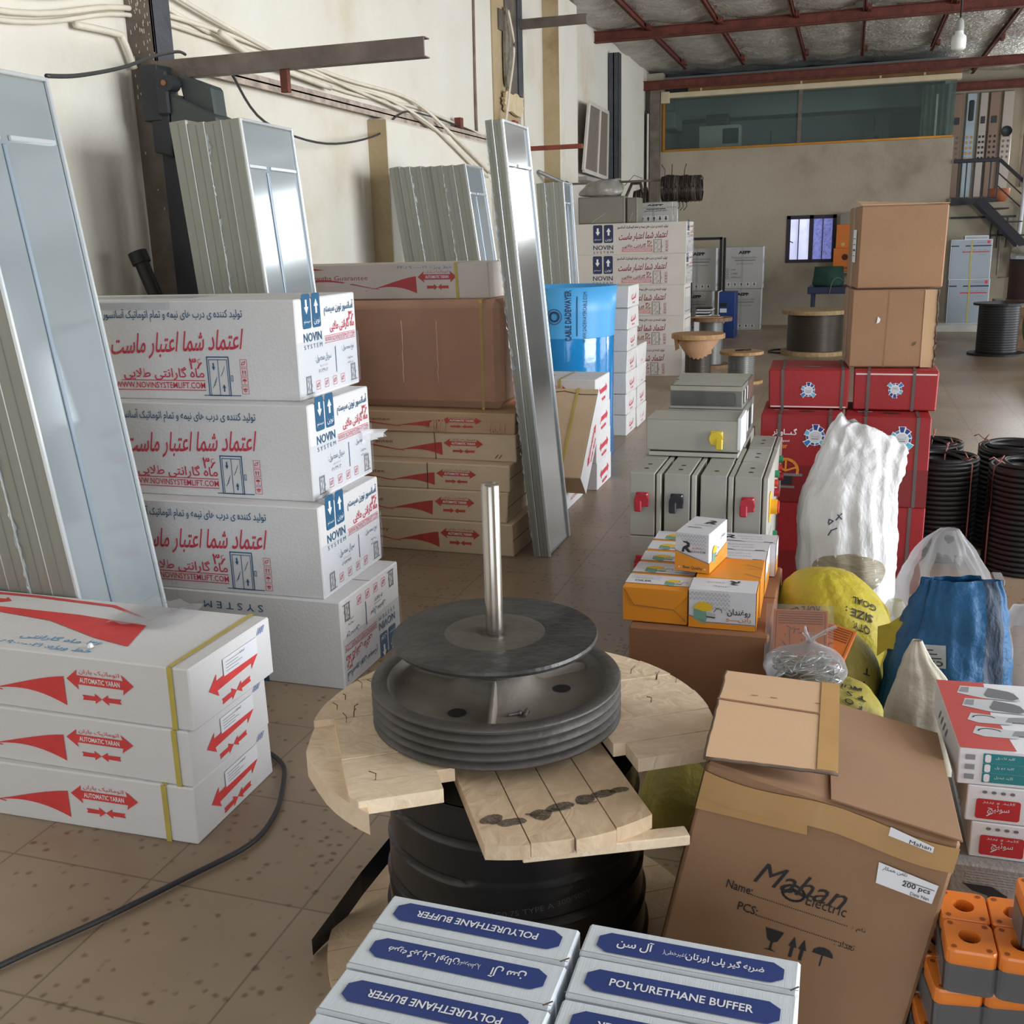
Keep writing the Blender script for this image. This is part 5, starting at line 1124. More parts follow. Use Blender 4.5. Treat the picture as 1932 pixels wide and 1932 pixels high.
t = thing('lying_control_box', 'grey control box lying flat on the others with a yellow socket', 'control box', (-.695, 3.79, .7005)); m = MB(); m.box(0, .35, 0, .2, .022, .14, cb, .003); m.box(.0, .35, 0, .2, .14, .141, cbl, .0005)
m.build('body', t); m = MB(); m.box(.008, .342, .0, .2, .0, .016, cbl, .002); m.box(.012, .338, .01, .19, .014, .024, gap, .0005); m.build('lid', t); socket(t, .262, -.0005, .075, 'yellow', True)
m = MB(); m.box(.338, .352, -.002, .2, .03, .15, label_w, .002); m.build('white_card', t)
dusty = M('dusty_galvanised', (116, 116, 110), .6, .35, .25, 7, .15, 30); dusty_t = M('dust_layer', (158, 156, 146), .9, 0, .12, 6); rustb = M('rusty_brown_side', (92, 66, 56), .8, 0, .2, 8)
def dustybox(x, y, z, W, D, H, nm, sidem=None):
    c = Carton((x+W, y), z, W, D, H, random.uniform(-1.5, 1.5), dusty, .003, .001); f = c.face('front'); c.face('top').rect(c.mb, .005, .005, W-.005, D-.005, dusty_t); f.rect(c.mb, .0, H*.80, W, H, dusty_t); f.rect(c.mb, .0, .0, W, H*.1, dusty_t)
    m = c.part('window_strip'); f.poly(m, [(.01, H*.12), (W*.88, H*.12), (W*.91, H*.2), (W*.91, H*.66), (W*.88, H*.74), (.01, H*.76)], M('dark_tinted', (84, 84, 82), .35, .2, .3, 12), .002)
    e = c.face('right'); (e.rect(c.mb, 0, 0, e.w, e.h, sidem) if sidem else [e.rect(c.mb, e.w*(.1+.22*i), e.h*.2, e.w*(.22+.22*i), e.h*.8, label_w if i % 2 else gap) for i in range(4)]); c.done('metal_box', nm, 'box', None, 'shell')
dustybox(-.66, 4.04, .7015, .30, .42, .138, 'dusty metal box mostly hidden under the two dusty boxes'); dustybox(-.648, 4.05, .842, .282, .2, .088, 'dusty metal box with a dark window strip, the nearer of two'); dustybox(-.665, 4.27, .842, .30, .21, .084, 'dusty metal box with a brown side, behind the one with the dark strip', rustb)

# ------------------------------------------------------------------ oiler boxes on their carton
c = Carton((-.158, 2.79), 0, .40, .66, .40, .3, kraft_d, .006, .003); c.face('top').line(c.mb, [(0, .33), (.4, .33)], .004, seam); c.done('brown_carton', 'plain dark brown carton under the orange and white oiler boxes', 'carton')
org = M('orange_box_card', (216, 138, 36), .45, 0, .06, 4); wht = M('oiler_white', (206, 206, 212), .5, 0, .03, 6); trig = M('triangle_grey', (168, 170, 178), .6)
lidy = M('oiler_yellow', (222, 182, 40), .5); bodyg = M('oiler_green', (110, 152, 136), .5); ink = M('oiler_ink', (40, 40, 44), .6); oword = M('orange_word', (200, 110, 50), .6)
OF1, OF2 = fa('روغندان'), fa('راینــــو')
def oil_art(f, mb, u, v, s):
    f.poly(mb, [(u, v), (u+s*.55, v-s*.25), (u+s*.62, v+s*.1), (u+s*.55, v+s*.45), (u, v+s*.55)], bodyg, .0010); f.poly(mb, [(u-s*.03, v+s*.55), (u+s*.45, v+s*.4), (u+s*.9, v+s*.5), (u+s*.85, v+s*.8), (u+s*.65, v+s*.82), (u+s*.5, v+s*.9), (u+s*.3, v+s*.88), (u+s*.12, v+s*.75)], lidy, .0014)
    f.line(mb, [(u+s*.95, v+s*.4), (u+s*1.1, v+s*.62), (u+s*1.3, v+s*.55), (u+s*1.32, v+s*.4)], s*.03, ink, .0015); f.poly(mb, [(u+s*.6, v+s*.15), (u+s*.95, v+s*.05), (u+s*1.05, v+s*.3), (u+s*.7, v+s*.4)], M('oiler_silver', (176, 180, 180), .4), .0012); f.line(mb, [(u+s*.62, v+s*.15), (u+s*1.0, v+s*.12)], s*.06, ink, .0014)
def tri(f, mb, u0, v0, u1, v1, d, slope=0.):
    j = 0; v = v0
    while v < v1:
        u = u0+(d*.5 if j % 2 else 0)
        while u < u1-d*.4:
            if v > v0+slope*(u1-u): sg = 1 if j % 2 else -1; f.poly(mb, [(u-d*.3, v-sg*d*.25), (u+d*.3, v-sg*d*.25), (u, v+sg*d*.3)], trig)
            u += d
        v += d*.62; j += 1
def rlogo(f, mb, u, v, s):
    f.poly(mb, [(u, v), (u+s*.25, v), (u+s*.28, v+s*.3), (u+s*.6, v), (u+s*.95, v), (u+s*.55, v+s*.42), (u+s*.75, v+s*.55), (u+s*.75, v+s*.85), (u+s*.5, v+s), (u+s*.05, v+s), (u+s*.2, v+s*.88), (u+s*.45, v+s*.82), (u+s*.5, v+s*.68), (u+s*.35, v+s*.6), (u+s*.12, v+s*.45)], ink, .0012)
G = 'orange and white oiler boxes'
for i in range(5):
    c = Carton((-.392+random.uniform(-.002, .002), 2.82+.122*i), .4025, .19, .119, .106, random.uniform(-.6, .8), org, .002, .0012); t = c.face('top'); mb = c.mb
    if i == 0:
        t.rect(mb, .0, .035, .19, .119, wht); tri(t, mb, .01, .07, .1, .115, .01); t.text(mb, 'RHINO', .05, .085, M('gold_word', (196, 176, 140), .6), h=.014, w=.05); t.text(mb, 'OILER', .05, .06, ink, h=.015, w=.05, bold=.02); oil_art(t, mb, .115, .04, .05)
        f = c.face('front'); m = c.part('end_flap'); f.poly(m, [(.0, .105), (.03, .05), (.15, .045), (.19, .09), (.19, .105)], org, .0016); f.line(m, [(.005, .1), (.033, .052), (.15, .046), (.186, .012)], .0015, seam, .0022)
    else:
        t.rect(mb, .0, .02, .19, .119, wht); tri(t, mb, .01, .09, .12, .117, .01); oil_art(t, mb, .035, .03, .062); t.text(mb, OF1, .15, .06, ink, h=.018, w=.045); t.line(mb, [(.13, .035), (.17, .035)], .004, grey_p)
    c.done('oiler_box', 'orange and white oiler box in the row of five, %s' % ('nearest, showing its orange end', 'second from the orange end', 'third from the orange end', 'fourth from the orange end', 'farthest from the orange end')[i], 'box', G)
c = Carton((-.199, 2.818), .4025, .19, .105, .117, 1, wht, .002, .0012); f = c.face('front'); mb = c.mb; tri(f, mb, .005, .045, .12, .112, .011, .35)
f.poly(mb, [(0, 0), (.19, 0), (.19, .016), (.05, .016), (0, .035)], org); f.line(mb, [(0, .036), (.05, .018), (.19, .018)], .003, grey_p, .001); oil_art(f, mb, .015, .026, .06); f.text(mb, OF1, .175, .052, ink, w=.065, h=.024, al='R', bold=.02); f.text(mb, OF2, .177, .032, oword, w=.07, h=.018, al='R', bold=.01)
t = c.face('top'); t2 = t.turned(); t2.text(mb, 'ELEVATOR', .12, .04, grey_p, h=.01, w=.05); rlogo(t2, mb, .05, .02, .035); t2.text(mb, OF1, .1, .075, ink, h=.014, w=.05); c.face('right').rect(mb, .0, .0, .105, .117, org)
c.done('oiler_box', 'white oiler box with the Persian word and oiler picture facing the camera', 'box', G)
c = Carton((-.195, 2.926), .4025, .19, .20, .119, 1.2, org, .002, .0012); t = c.face('top'); m = c.part('flap_slit'); t.line(m, [(.14, .14), (.188, .11)], .002, seam); t.line(m, [(.14, .05), (.188, .02)], .002, seam); t.line(m, [(.15, .1), (.19, .1)], .0012, seam); c.done('oiler_box', 'all orange oiler box with slits in its lid behind the white one', 'box', G)
for i in range(3):
    c = Carton((-.198+(.02 if i == 2 else 0), 3.13+.099*i), .4025, .19, .096, .115, 0, org if i < 2 else wht, .002, .0012); t = c.face('top'); mb = c.mb; t.rect(mb, 0, 0, .19, .096, wht); t.text(mb, 'RHINO ELEVATOR', .1, .06, grey_p, h=.008, w=.08); t.text(mb, fa('روغندان راینو'), .11, .035, ink, h=.010, w=.07); rlogo(t, mb, .02, .03, .04); m = c.part('lid_slot'); t.line(m, [(.02, .004), (.07, .003), (.09, -.004)], .003, ink, .0015); t.rect(m, .15, .002, .18, .007, ink, .0015)
    e = c.face('right'); e.rect(mb, 0, 0, .096, .05, org); e.rect(mb, 0, .05, .096, .115, wht); oil_art(e, mb, .02, .04, .03)
    c.done('oiler_box', 'white lidded oiler box behind the all orange one, %s' % ('nearest of three', 'middle of three', 'farthest, by the control boxes')[i], 'box', G)
c = Carton((-.350, 2.948), .5235, .105, .19, .121, -9.8, wht, .002, .001); f, mb = c.face('front'), c.mb; tri(f, mb, .008, .06, .10, .117, .0095, .5); f.poly(mb, [(0, 0), (.105, 0), (.105, .03), (0, .062)], org); f.line(mb, [(0, .063), (.105, .031)], .003, grey_p, .001); rlogo(f, mb, .02, .06, .034)
f.text(mb, 'ELEVATOR', .073, .064, ink, w=.045, h=.007, off=.0014); f.text(mb, 'RHINO', .068, .074, oword, w=.03, h=.006, off=.0014); f.text(mb, 'Best Quality', .056, .012, ink, w=.06, h=.012, bold=.01, off=.0014); [f.ell(mb, q, .012, .003, .003, wht, 6, .0014) for q in (.014, .094)]
e = c.face('right'); e.poly(mb, [(0, 0), (.19, 0), (.19, .05), (0, .03)], org); oil_art(e, mb, .03, .03, .05); e.text(mb, OF1, .14, .085, ink, w=.05, h=.016); t = c.face('top'); t2 = t; rlogo(t2, mb, .055, .11, .04); t2.line(mb, [(.03, .09), (.085, .09)], .003, grey_p); t2.line(mb, [(.02, .06), (.06, .06)], .004, ink)
c.done('oiler_box', 'white and orange oiler box reading Best Quality, standing alone on top of the others', 'box', G)

# ------------------------------------------------------------------ sacks and bags
from mathutils.bvhtree import BVHTree
class RayFace(Face):
    """print area thrown onto a soft surface along a direction"""
    def __init__(s, mb, c, ux, vx, w, h):
        s.t = BVHTree.FromPolygons([Vector(p) for p in mb.v], mb.f); s.ux, s.vx = Vector(ux).normalized(), Vector(vx).normalized(); s.d = s.ux.cross(s.vx); s.w, s.h = w, h; s.o = Vector(c)-s.ux*w/2-s.vx*h/2
    def P(s, u, v, off=.002):
        q = s.o+s.ux*u+s.vx*v+s.d*.6; hit = s.t.ray_cast(q, -s.d)
        return (hit[0]+s.d*max(off, .002)) if hit[0] else q-s.d*.6
whs = M('white_sack_plastic', (214, 214, 216), .45, 0, .05, 6, .6, 16, stretch=(1.6, 1.6, .6)); coilt = M('coil_through_plastic', (150, 142, 122), .5, 0, .2, 18, .2, 40, stretch=(1, 1, 5))
mb = sack('white_sack', whs, [(0, 0, 0, .1, .1), (0, 0, .01, .17, .14), (0, -.02, .12, .185, .17), (-.01, 0, .3, .19, .175), (-.01, .01, .5, .19, .16), (.02, .04, .62, .165, .11), (.045, .09, .72, .15, .055), (.055, .11, .765, .135, .03), (.06, .11, .78, .125, .022)], 110, 80, .010, 11, 1, .034, False)
for i, p in enumerate(mb.v):
    k = max(0, (p[2]-.55)/.25); mb.v[i] = (p[0], p[1]-.02*k*k*max(0, p[0]), p[2]-(p[0]-.0)*.42*k+.035*k*noise.noise((p[0]*26, p[1]*20, 1)))
t = thing('white_sack', 'large crumpled white plastic sack with a coil showing through, before the red cartons', 'sack', (.06, 4.08, 0)); rf = RayFace(mb, (-.06, 0, .42), (1, 0, 0), (0, 0, 1), .1, .12); mb.build('sack_body', t)
m = MB(); rf.line(m, [(.03, .03), (.04, .05), (.06, .06)], .004, navy_p, .004); rf.line(m, [(.03, .07), (.045, .085), (.03, .09), (.028, .075)], .004, navy_p, .004); rf.line(m, [(.055, .09), (.075, .115)], .004, navy_p, .004); rf.line(m, [(.06, .11), (.075, .095)], .004, navy_p, .004); m.build('pen_mark', t)
rc = RayFace(mb, (.0, 0, .25), (1, 0, 0), (0, 0, 1), .30, .2); m = MB(); NA, NR_ = 40, 9; vs = [rc.P(.15+.135*(r_/NR_)*cos(2*pi*a_/NA), .1+(.088 if sin(2*pi*a_/NA) < 0 else .07)*(r_/NR_)*sin(2*pi*a_/NA), .0025*(1-(r_/NR_)**4)+.0005) for r_ in range(NR_+1) for a_ in range(NA)]
m.add(vs, [[r_*NA+a_, (r_+1)*NA+a_, (r_+1)*NA+(a_+1) % NA, r_*NA+(a_+1) % NA] for r_ in range(NR_) for a_ in range(NA)], coilt, True); m.build('coil_shape', t)
yel = M('yellow_sack', (176, 160, 44), .6, 0, .12, 8, .4, 30); yel2 = M('yellow_bag', (150, 138, 60), .6, 0, .14, 8, .4, 30)
def ysack(loc, rings, label, texts, mat, seed):
    mb = sack('yellow_sack', mat, rings, 52, 34, .018, 6, seed, .018); t = thing('yellow_sack', label, 'sack', loc)
    m = MB()
    for (c, ux, vx, w, h, ls) in texts:
        rf = RayFace(mb, c, ux, vx, w, h)
        for s, u, v, hh, ww in ls: rf.text(m, s, u, v, black_p, h=hh, w=ww, off=.004, bold=.015)
    mb.build('sack_body', t)
    if m.v: m.build('print', t)
top_u, top_v = (-1, .12, 0), (-.08, -.75, -.6)
ysack((-.0, 3.3, 0), [(0, 0, 0, .1, .1), (0, 0, .01, .19, .18), (0, 0, .18, .2, .2), (0, 0, .34, .17, .17), (-.02, .02, .42, .1, .1), (-.02, .02, .44, .02, .02)], 'yellow sack lettered SIZE and QTY upside down, below the white sack', [((-.0, -.12, .36), top_u, top_v, .3, .16, [('SIZE :', .06, .09, .026, .08), ('QTY.', .05, .125, .022, .05), ('GOAL', .05, .045, .026, .07), ('ROPE CLIP', .23, .11, .03, .11)])], yel, 3)
ysack((.02, 2.97, 0), [(0, 0, 0, .08, .08), (0, 0, .01, .12, .14), (0, 0, .16, .13, .15), (0, 0, .28, .12, .13), (0, .01, .345, .07, .08), (0, .01, .36, .01, .01)], 'dull yellow sack printed with small letters, under the orange booklets', [((.04, -.1, .25), (-1, .1, 0), (-.05, -.6, -.8), .16, .2, [('T', .03, .06, .02, None), ('T', .035, .10, .02, None), ('5', .04, .145, .02, None), ('12', .04, .17, .015, None)])], yel2, 5)
ysack((.005, 2.60, 0), [(0, 0, 0, .1, .1), (0, 0, .01, .14, .16), (0, 0, .14, .155, .18), (.01, 0, .27, .14, .17), (.01, 0, .34, .09, .11), (.01, 0, .355, .01, .02)], 'dull yellow sack marked 250 upside down, behind the open brown carton', [((.0, -.06, .33), top_u, (-.08, -.9, -.35), .24, .2, [('250', .14, .15, .025, .06), ('T O', .05, .1, .022, .05), ('T S', .05, .06, .022, .05), ('MULT', .08, .02, .02, .08)])], yel2, 8)
ysack((-.30, 2.46, 0), [(0, 0, 0, .08, .08), (0, 0, .01, .15, .15), (0, 0, .12, .15, .15), (0, .02, .22, .10, .1), (0, .03, .27, .02, .03)], 'crumpled yellow bag on the floor under the wooden drum flange', [], yel2, 9)
blu = M('blue_woven', (20, 84, 130), .6, 0, .14, 6, .3, 60); blk = M('blue_dark_stripe', (38, 56, 78), .65, 0, .12, 10, .3, 90, stretch=(1, 1, .3))
mb = sack('blue_sack', blu, [(0, 0, 0, .1, .1), (0, 0, .01, .17, .15), (-.0, 0, .16, .185, .165), (.0, .0, .32, .165, .14), (.01, .01, .44, .135, .085), (.02, .02, .52, .115, .035), (.02, .02, .56, .11, .028)], 96, 50, .020, 7, 6, .05, False)
k = mb.m(blk)
for i, f in enumerate(mb.f):
    if 80 <= i % 96 <= 86: mb.mi[i] = k
t = thing('blue_sack', 'blue woven sack with a dark stripe and a small white label', 'sack', (.325, 2.93, 0)); rf = RayFace(mb, (-.06, -.1, .37), (-1, -.12, 0), (0, -.35, -1), .085, .062); mb.build('sack_body', t)
m = MB(); vs = [rf.P(.085*i/6, .062*j/5, .004) for j in range(6) for i in range(7)]; m.add(vs, [[j*7+i, j*7+i+1, (j+1)*7+i+1, (j+1)*7+i] for j in range(5) for i in range(6)], M('sack_label', (170, 176, 182), .6)); rf.text(m, 'CYPOL', .0425, .05, black_p, w=.07, h=.014, bold=.03, off=.007)
for q in range(3): rf.line(m, [(.012+.01*q, .036-.011*q), (.07, .036-.011*q)], .003, black_p, .007)
m.build('sack_label', t)
m = MB(); vs = [(-.19+.24*i/8, .02-.02*j+.03*noise.noise((i*.7, j, 4)), .40-.022*j+.12*i/8+.02*noise.noise((i, j*.8, 2))) for j in range(4) for i in range(9)]
m.add(vs, [[j*9+i, j*9+i+1, (j+1)*9+i+1, (j+1)*9+i] for j in range(3) for i in range(8)], M('yellow_sack'), True); m.build('yellow_lining', t)
# booklets in clear bags, key-ring bag, clear bags
t = thing('booklet_bag', 'clear bag of orange printed booklets leaning on the yellow sacks', 'bag', (-.075, 2.83, .39)); ob = M('orange_booklet', (206, 112, 42), .6, 0, .05, 5); oi = M('booklet_ink', (110, 50, 20), .7)
t.rotation_euler = (RAD(38), 0, RAD(-2))
def booklet(name, x, y, z, rz, par):
    m = MB(); mx = Matrix.Translation((x, y, z)) @ Matrix.Rotation(rz, 4, 'Z'); m.box(-.075, .075, -.085, .085, 0, .016, ob, .001, mx); f = Face(*[mx @ Vector(p) for p in ((-.075, -.085, .016), (.075, -.085, .016), (.075, .085, .016), (-.075, .085, .016))])
    f.frame(m, .008, .008, .142, .162, .002, oi)
    for q in range(5): f.line(m, [(.014, .155-.008*q), (.136, .155-.008*q)], .0025, oi)
    for q in range(14): u = .02+random.random()*.1; v = .02+random.random()*.09; f.line(m, [(u, v), (u+random.uniform(-.012, .02), v+random.uniform(-.015, .015))], .003, oi)
    f.line(m, [(.05, .02), (.045, .1), (.06, .11)], .002, oi); f.line(m, [(.095, .11), (.1, .015)], .002, oi); m.build(name, par)
booklet('booklet', 0, 0, 0, .06, t); booklet('booklet', .055, -.02, -.018, -.28, t)
m = MB(); m.box(-.095, .09, -.1, .1, .018, .0195, film, .0004, Matrix.Rotation(.06, 4, 'Z')); m.build('clear_sleeve', t)
t = thing('key_ring_bag', 'tied clear bag full of bent wire shackles on the dull yellow sack', 'bag', (-.055, 2.64, .352)); mb = sack('b', bagclear, [(0, 0, 0, .06, .05), (0, 0, .008, .1, .075), (0, 0, .04, .105, .08), (0, 0, .075, .08, .06), (.01, .0, .1, .02, .02), (.012, 0, .115, .012, .012), (.02, 0, .13, .03, .008)], 40, 22, .012, 10, 3, .012, False); mb.build('bag_skin', t)
wm = M('shackle_wire', (196, 200, 198), .3, .5, .1, 9)
for i in range(30):
    m = MB(); a = random.uniform(0, 2*pi); mx = Matrix.Translation((random.uniform(-.07, .07), random.uniform(-.05, .04), random.uniform(.018, .058))) @ Matrix.Rotation(a, 4, 'Z') @ Matrix.Rotation(random.uniform(.1, 1.3), 4, 'X') @ Matrix.Scale(1.55, 4)
    m.tube([mx @ Vector(p) for p in ((-.022, 0, 0), (.0, .009, 0), (.014, .011, 0), (.022, .005, 0), (.022, -.005, 0), (.014, -.011, 0), (0, -.009, 0), (-.02, -.002, 0))], .0023, wm, 5); m.build('wire_shackle', t)
m = MB(); m.tube([(.012, 0, .11), (.05, .0, .14), (.075, .01, .15)], 0, bagclear, flat=(.012, .004)); m.tube([(.01, 0, .11), (.0, .0, .13), (-.004, 0, .145)], 0, bagclear, flat=(.02, .004)); m.build('bag_handle', t)
t = thing('clear_bag', 'big clear plastic bag standing between the white sack and the hose coils', 'bag', (.40, 3.66, 0)); mb = sack('b', bagclear, [(0, 0, 0, .12, .1), (0, 0, .01, .19, .16), (0, 0, .14, .2, .17), (-.02, .02, .3, .16, .13), (-.03, .03, .44, .08, .06), (-.02, .03, .5, .03, .02)], 48, 30, .02, 6, 12, .03, False); mb.build('bag_skin', t)
m = MB(); [m.box(.06+.025*i, .17, .03, .12, .2+.035*i, .225+.035*i, M('clear_tray', (120, 120, 124), .15, .2, .2, 12), .003) for i in range(4)]; m.build('plastic_trays', t)
t = thing('clear_bag', 'clear plastic bag of small silver parts squeezed beside the yellow sack lettered SIZE', 'bag', (.20, 3.28, 0)); mb = sack('b', bagclear, [(0, 0, 0, .05, .08), (0, 0, .01, .075, .1), (0, 0, .16, .075, .1), (0, .02, .28, .06, .08), (0, .03, .36, .02, .02)], 36, 22, .015, 9, 14, .02, False); mb.build('bag_skin', t)
for i in range(16): m = MB(); p = Vector((random.uniform(-.05, .05), random.uniform(-.07, .03), random.uniform(.06, .25))); m.cyl(p, p+Vector((random.uniform(-.01, .01), .004, .008)), .011, wm, 10); m.build('silver_part', t)
t = thing('clear_bag', 'limp clear bag hanging over the far side of the blue sack', 'bag', (.56, 3.2, 0)); mb = sack('b', bagclear, [(0, 0, 0, .06, .06), (0, 0, .01, .1, .1), (0, 0, .15, .1, .1), (0, .02, .3, .08, .07), (.01, .03, .40, .05, .02)], 36, 22, .02, 7, 15, .03, False); mb.build('bag_skin', t)
t = thing('torn_bag', 'torn cream plastic bag draped behind the switch cartons', 'bag', (.24, 2.49, 0)); cr = M('cream_plastic', (190, 182, 164), .6, 0, .08, 7, .3, 25); mb = sack('b', cr, [(0, 0, 0, .06, .05), (0, 0, .01, .085, .06), (0, 0, .2, .085, .06), (-.01, 0, .35, .08, .05), (-.015, 0, .44, .06, .02), (-.03, .0, .50, .035, .012), (-.035, 0, .545, .012, .008)], 44, 34, .014, 9, 17, .02, False); mb.build('bag_skin', t)
# hose coils
hose = M('black_hose'); tie = M('pink_tie', (150, 96, 90), .6, 0, .15, 12)
def hosecoil(x, y, label, h=.46, r=.168):
    t = thing('hose_coil', label, 'hose coil', (x, y, 0), random.uniform(0, 6), 'black hose coils on the floor'); n = 44; k = 20; d = h/k; prof = []
    for i in range(k):
        for q in range(6): a = -pi/2+pi*q/5; prof.append((r-d*.5+d*.5*cos(a), d*(i+.5)+d*.5*sin(a)))
    prof += [(r-.05, h), (r-.06, h-.02), (r-.06, .0)]
    m = MB(); m.lathe(prof, hose, n); m.build('hose_winding', t)
    m = MB()
    for j in range(3):
        pts = [((r-.018-.02*j+.008*sin(a*2+j))*cos(a), (r-.018-.02*j+.008*sin(a*2+j))*sin(a), h+.004+.010*sin(a*1.0+j*2)) for a in [2*pi*q/36 for q in range(36)]]; m.tube(pts, .0115, hose, 8, True)
    m.build('top_turns', t)
    for q in range(3):
        a = q*2.1+.5; m = MB(); c_, s_ = cos(a), sin(a); P = lambda rr, z: (rr*c_, rr*s_, z); m.tube([P(r+.004, .0), P(r+.005, h*.5), P(r+.004, h+.005), P(r-.03, h+.03), P(r-.07, h-.0), P(r-.066, h*.5)], .0035, tie, 5); m.tube([P(r-.02, h+.028), P(r+.01, h+.05), P(r+.03, h+.04)], .003, tie, 5); m.tube([P(r-.02, h+.028), P(r-.04, h+.055)], .003, tie, 5); m.build('tie', t)
hosecoil(.46, 5.08, 'tied black hose coil against the red cartons, nearer of the left pair'); hosecoil(.43, 5.47, 'tied black hose coil against the red cartons, farther of the left pair', .455); hosecoil(.815, 4.93, 'tied black hose coil at the frame edge, nearer one', .475); hosecoil(.81, 5.31, 'tied black hose coil at the frame edge, farther one', .48)

# ------------------------------------------------------------------ switch cartons, buffers
swr_m = M('switch_red_print', (186, 40, 46), .5, 0, .04, 10); swt = M('switch_teal', (36, 128, 134), .5, 0, .04, 10); swg_m = M('switch_grey', (140, 142, 148), .5); swd = M('switch_dark', (64, 62, 74), .5); swl = M('switch_pale', (196, 200, 204), .5)
def swcarton(fxl, fy, z, nm, top, yaw):
    Wd, D, H = .40, .33, .079; a = RAD(yaw); c = Carton((fxl+Wd*cos(a), fy+Wd*sin(a)), z, Wd, D, H, yaw, label_w, .002, .001); f, mb = c.face('front'), c.mb
    u0 = .045 if top else .16
    for r in range(3):
        v = H*(.70-.27*r); f.rect(mb, u0-.033+(.0 if top else .0), v, u0-.015, v+H*.14, swg_m if top else swd)
        f.rect(mb, u0, v-H*.06, u0+.09, v+H*.2, swt if (top or r == 0) else swr_m); f.rect(mb, u0+.09, v-H*.06, u0+.2, v+H*.2, swr_m if (r < 2 and top) or not top else swt, .0009); rrect(f, mb, u0+.003, v-H*.04, u0+.014, v+H*.18, .004, label_w, .0014); rrect(f, mb, u0+.085, v-H*.04, u0+.096, v+H*.18, .004, label_w, .0016)
        f.text(mb, fa(('کلید تک پل', 'کلید دو پل', 'کلید تبدیل')[r]), u0+.04, v+H*.1, label_w, w=.035, h=.007, off=.0014); f.text(mb, fa('پریز ارت دار'), u0+.13, v+H*.1, label_w, w=.04, h=.007, off=.0016)
    if not top:
        rrect(f, mb, .018, H*.1, .1, H*.66, .005, swr_m); f.text(mb, fa('سوئیچ'), .06, H*.38, label_w, w=.04, h=.02, off=.0015); f.line(mb, [(.04, H*.2), (.05, H*.3)], .002, label_w, .0015); f.text(mb, fa('کلید و پریز'), .06, H*.58, label_w, w=.06, h=.007, off=.0015)
        for q in range(4): f.ell(mb, .032+.017*q, H*.85, .005, .004, swg_m, 10); f.line(mb, [(.029+.017*q, H*.85), (.035+.017*q, H*.86)], .0015, swd, .0014)
    e = c.face('left'); [e.line(mb, [(.08+.03*q, H*.3), (.1+.03*q, H*.6)], .006, swg_m) for q in range(4)]
    if top:
        t = c.face('top'); t.poly(mb, [(0, 0), (.105, 0), (.095, D*.4), (.085, D*.45), (.10, D), (0, D)], M('red_lid_print', (192, 74, 70), .5))
        for q in range(2):
            v = D*(.86-.2*q); u = .035; t.poly(mb, [(u, v-.02), (u+.05, v-.04), (u+.125, v-.045), (u+.12, v), (u+.07, v+.02), (u+.012, v+.02)], swl, .0012); t.poly(mb, [(u+.005, v-.012), (u+.024, v-.014), (u+.03, v+.014), (u+.014, v+.014)], swg_m, .0016); t.poly(mb, [(u+.055, v-.022), (u+.06, v-.032), (u+.11, v-.042), (u+.125, v-.03), (u+.118, v-.006), (u+.108, v+.004), (u+.07, v+.016)], M('switch_mid', (110, 112, 118), .5), .0018)
            v = D*(.43-.19*q); t.poly(mb, [(u, v-.012), (u+.02, v-.024), (u+.085, v-.024), (u+.09, v+.012), (u+.012, v+.022)], swl, .0012); t.line(mb, [(u+.035+.022*cos(RAD(b)), v+.013*sin(RAD(b))) for b in range(20, 181, 20)], .003, swd, .0016); t.poly(mb, [(u+.075, v-.012), (u+.125, v-.012), (u+.135, v+.018), (u+.085, v+.01)], swg_m, .0018)
        t.line(mb, [(.20, 0), (.185, D*.5), (.20, D)], .003, swd, .0009); m = c.part('lid_hole'); t.ell(m, .18, D*.44, .016, .010, gap, 14, .0014); t.ell(m, .205, D*.40, .016, .012, gap, 14, .0014)
        t.poly(mb, [(.25, D), (.26, D*.8), (.33, D*.7), (.40, D*.62), (.40, D)], swd, .001); [t.line(mb, [(.3+.02*q, D*.86), (.34+.02*q, D*.82)], .004, label_w, .0015) for q in range(3)]; t.ell(mb, .25, D*.6, .02, .008, swl, 14)
        for q in range(3): v = D*(.42-.14*q); t.poly(mb, [(.25, v), (.29, v-.015), (.33, v-.01), (.32, v+.02), (.27, v+.02)], swl, .0012); t.poly(mb, [(.255, v+.002), (.27, v-.004), (.275, v+.014), (.262, v+.014)], swg_m, .0016); t.poly(mb, [(.285, v-.006), (.32, v-.012), (.325, v+.008), (.29, v+.014)], swd, .0017)
    c.done('switch_carton', nm, 'carton', 'printed switch cartons')
swcarton(.298, 2.03, .263, 'white switch carton with a red panel on its side, lowest of three', False, 1); swcarton(.283, 2.03, .343, 'white switch carton with a red panel on its side, middle of three', False, 2); swcarton(.262, 2.03, .423, 'white switch carton with the picture lid, topmost at the right edge', True, 3.6)
rg = M('rhino_grey', (150, 148, 146), .6, 0, .05, 3, .2, 120); c = Carton((.72, 2.0), 0, .46, .36, .262, 0, rg, .004, .002); f = c.face('front'); rlogo(f, c.mb, .02, .1, .12); f.text(c.mb, 'RHINO', .20, .165, M('rhino_tan', (172, 140, 110), .6), w=.10, h=.026, bold=.02); [f.line(c.mb, [(.03, .25-.006*q), (.44, .25-.006*q)], .001, swl) for q in range(6)]; c.done('grey_carton', 'grey ribbed carton with a large black R logo under the switch cartons', 'carton')
bo = M('buffer_orange', (222, 124, 44), .38, 0, .06, 8, coat=.2); bd = M('buffer_dark', (74, 70, 70), .45, 0, .1, 8)
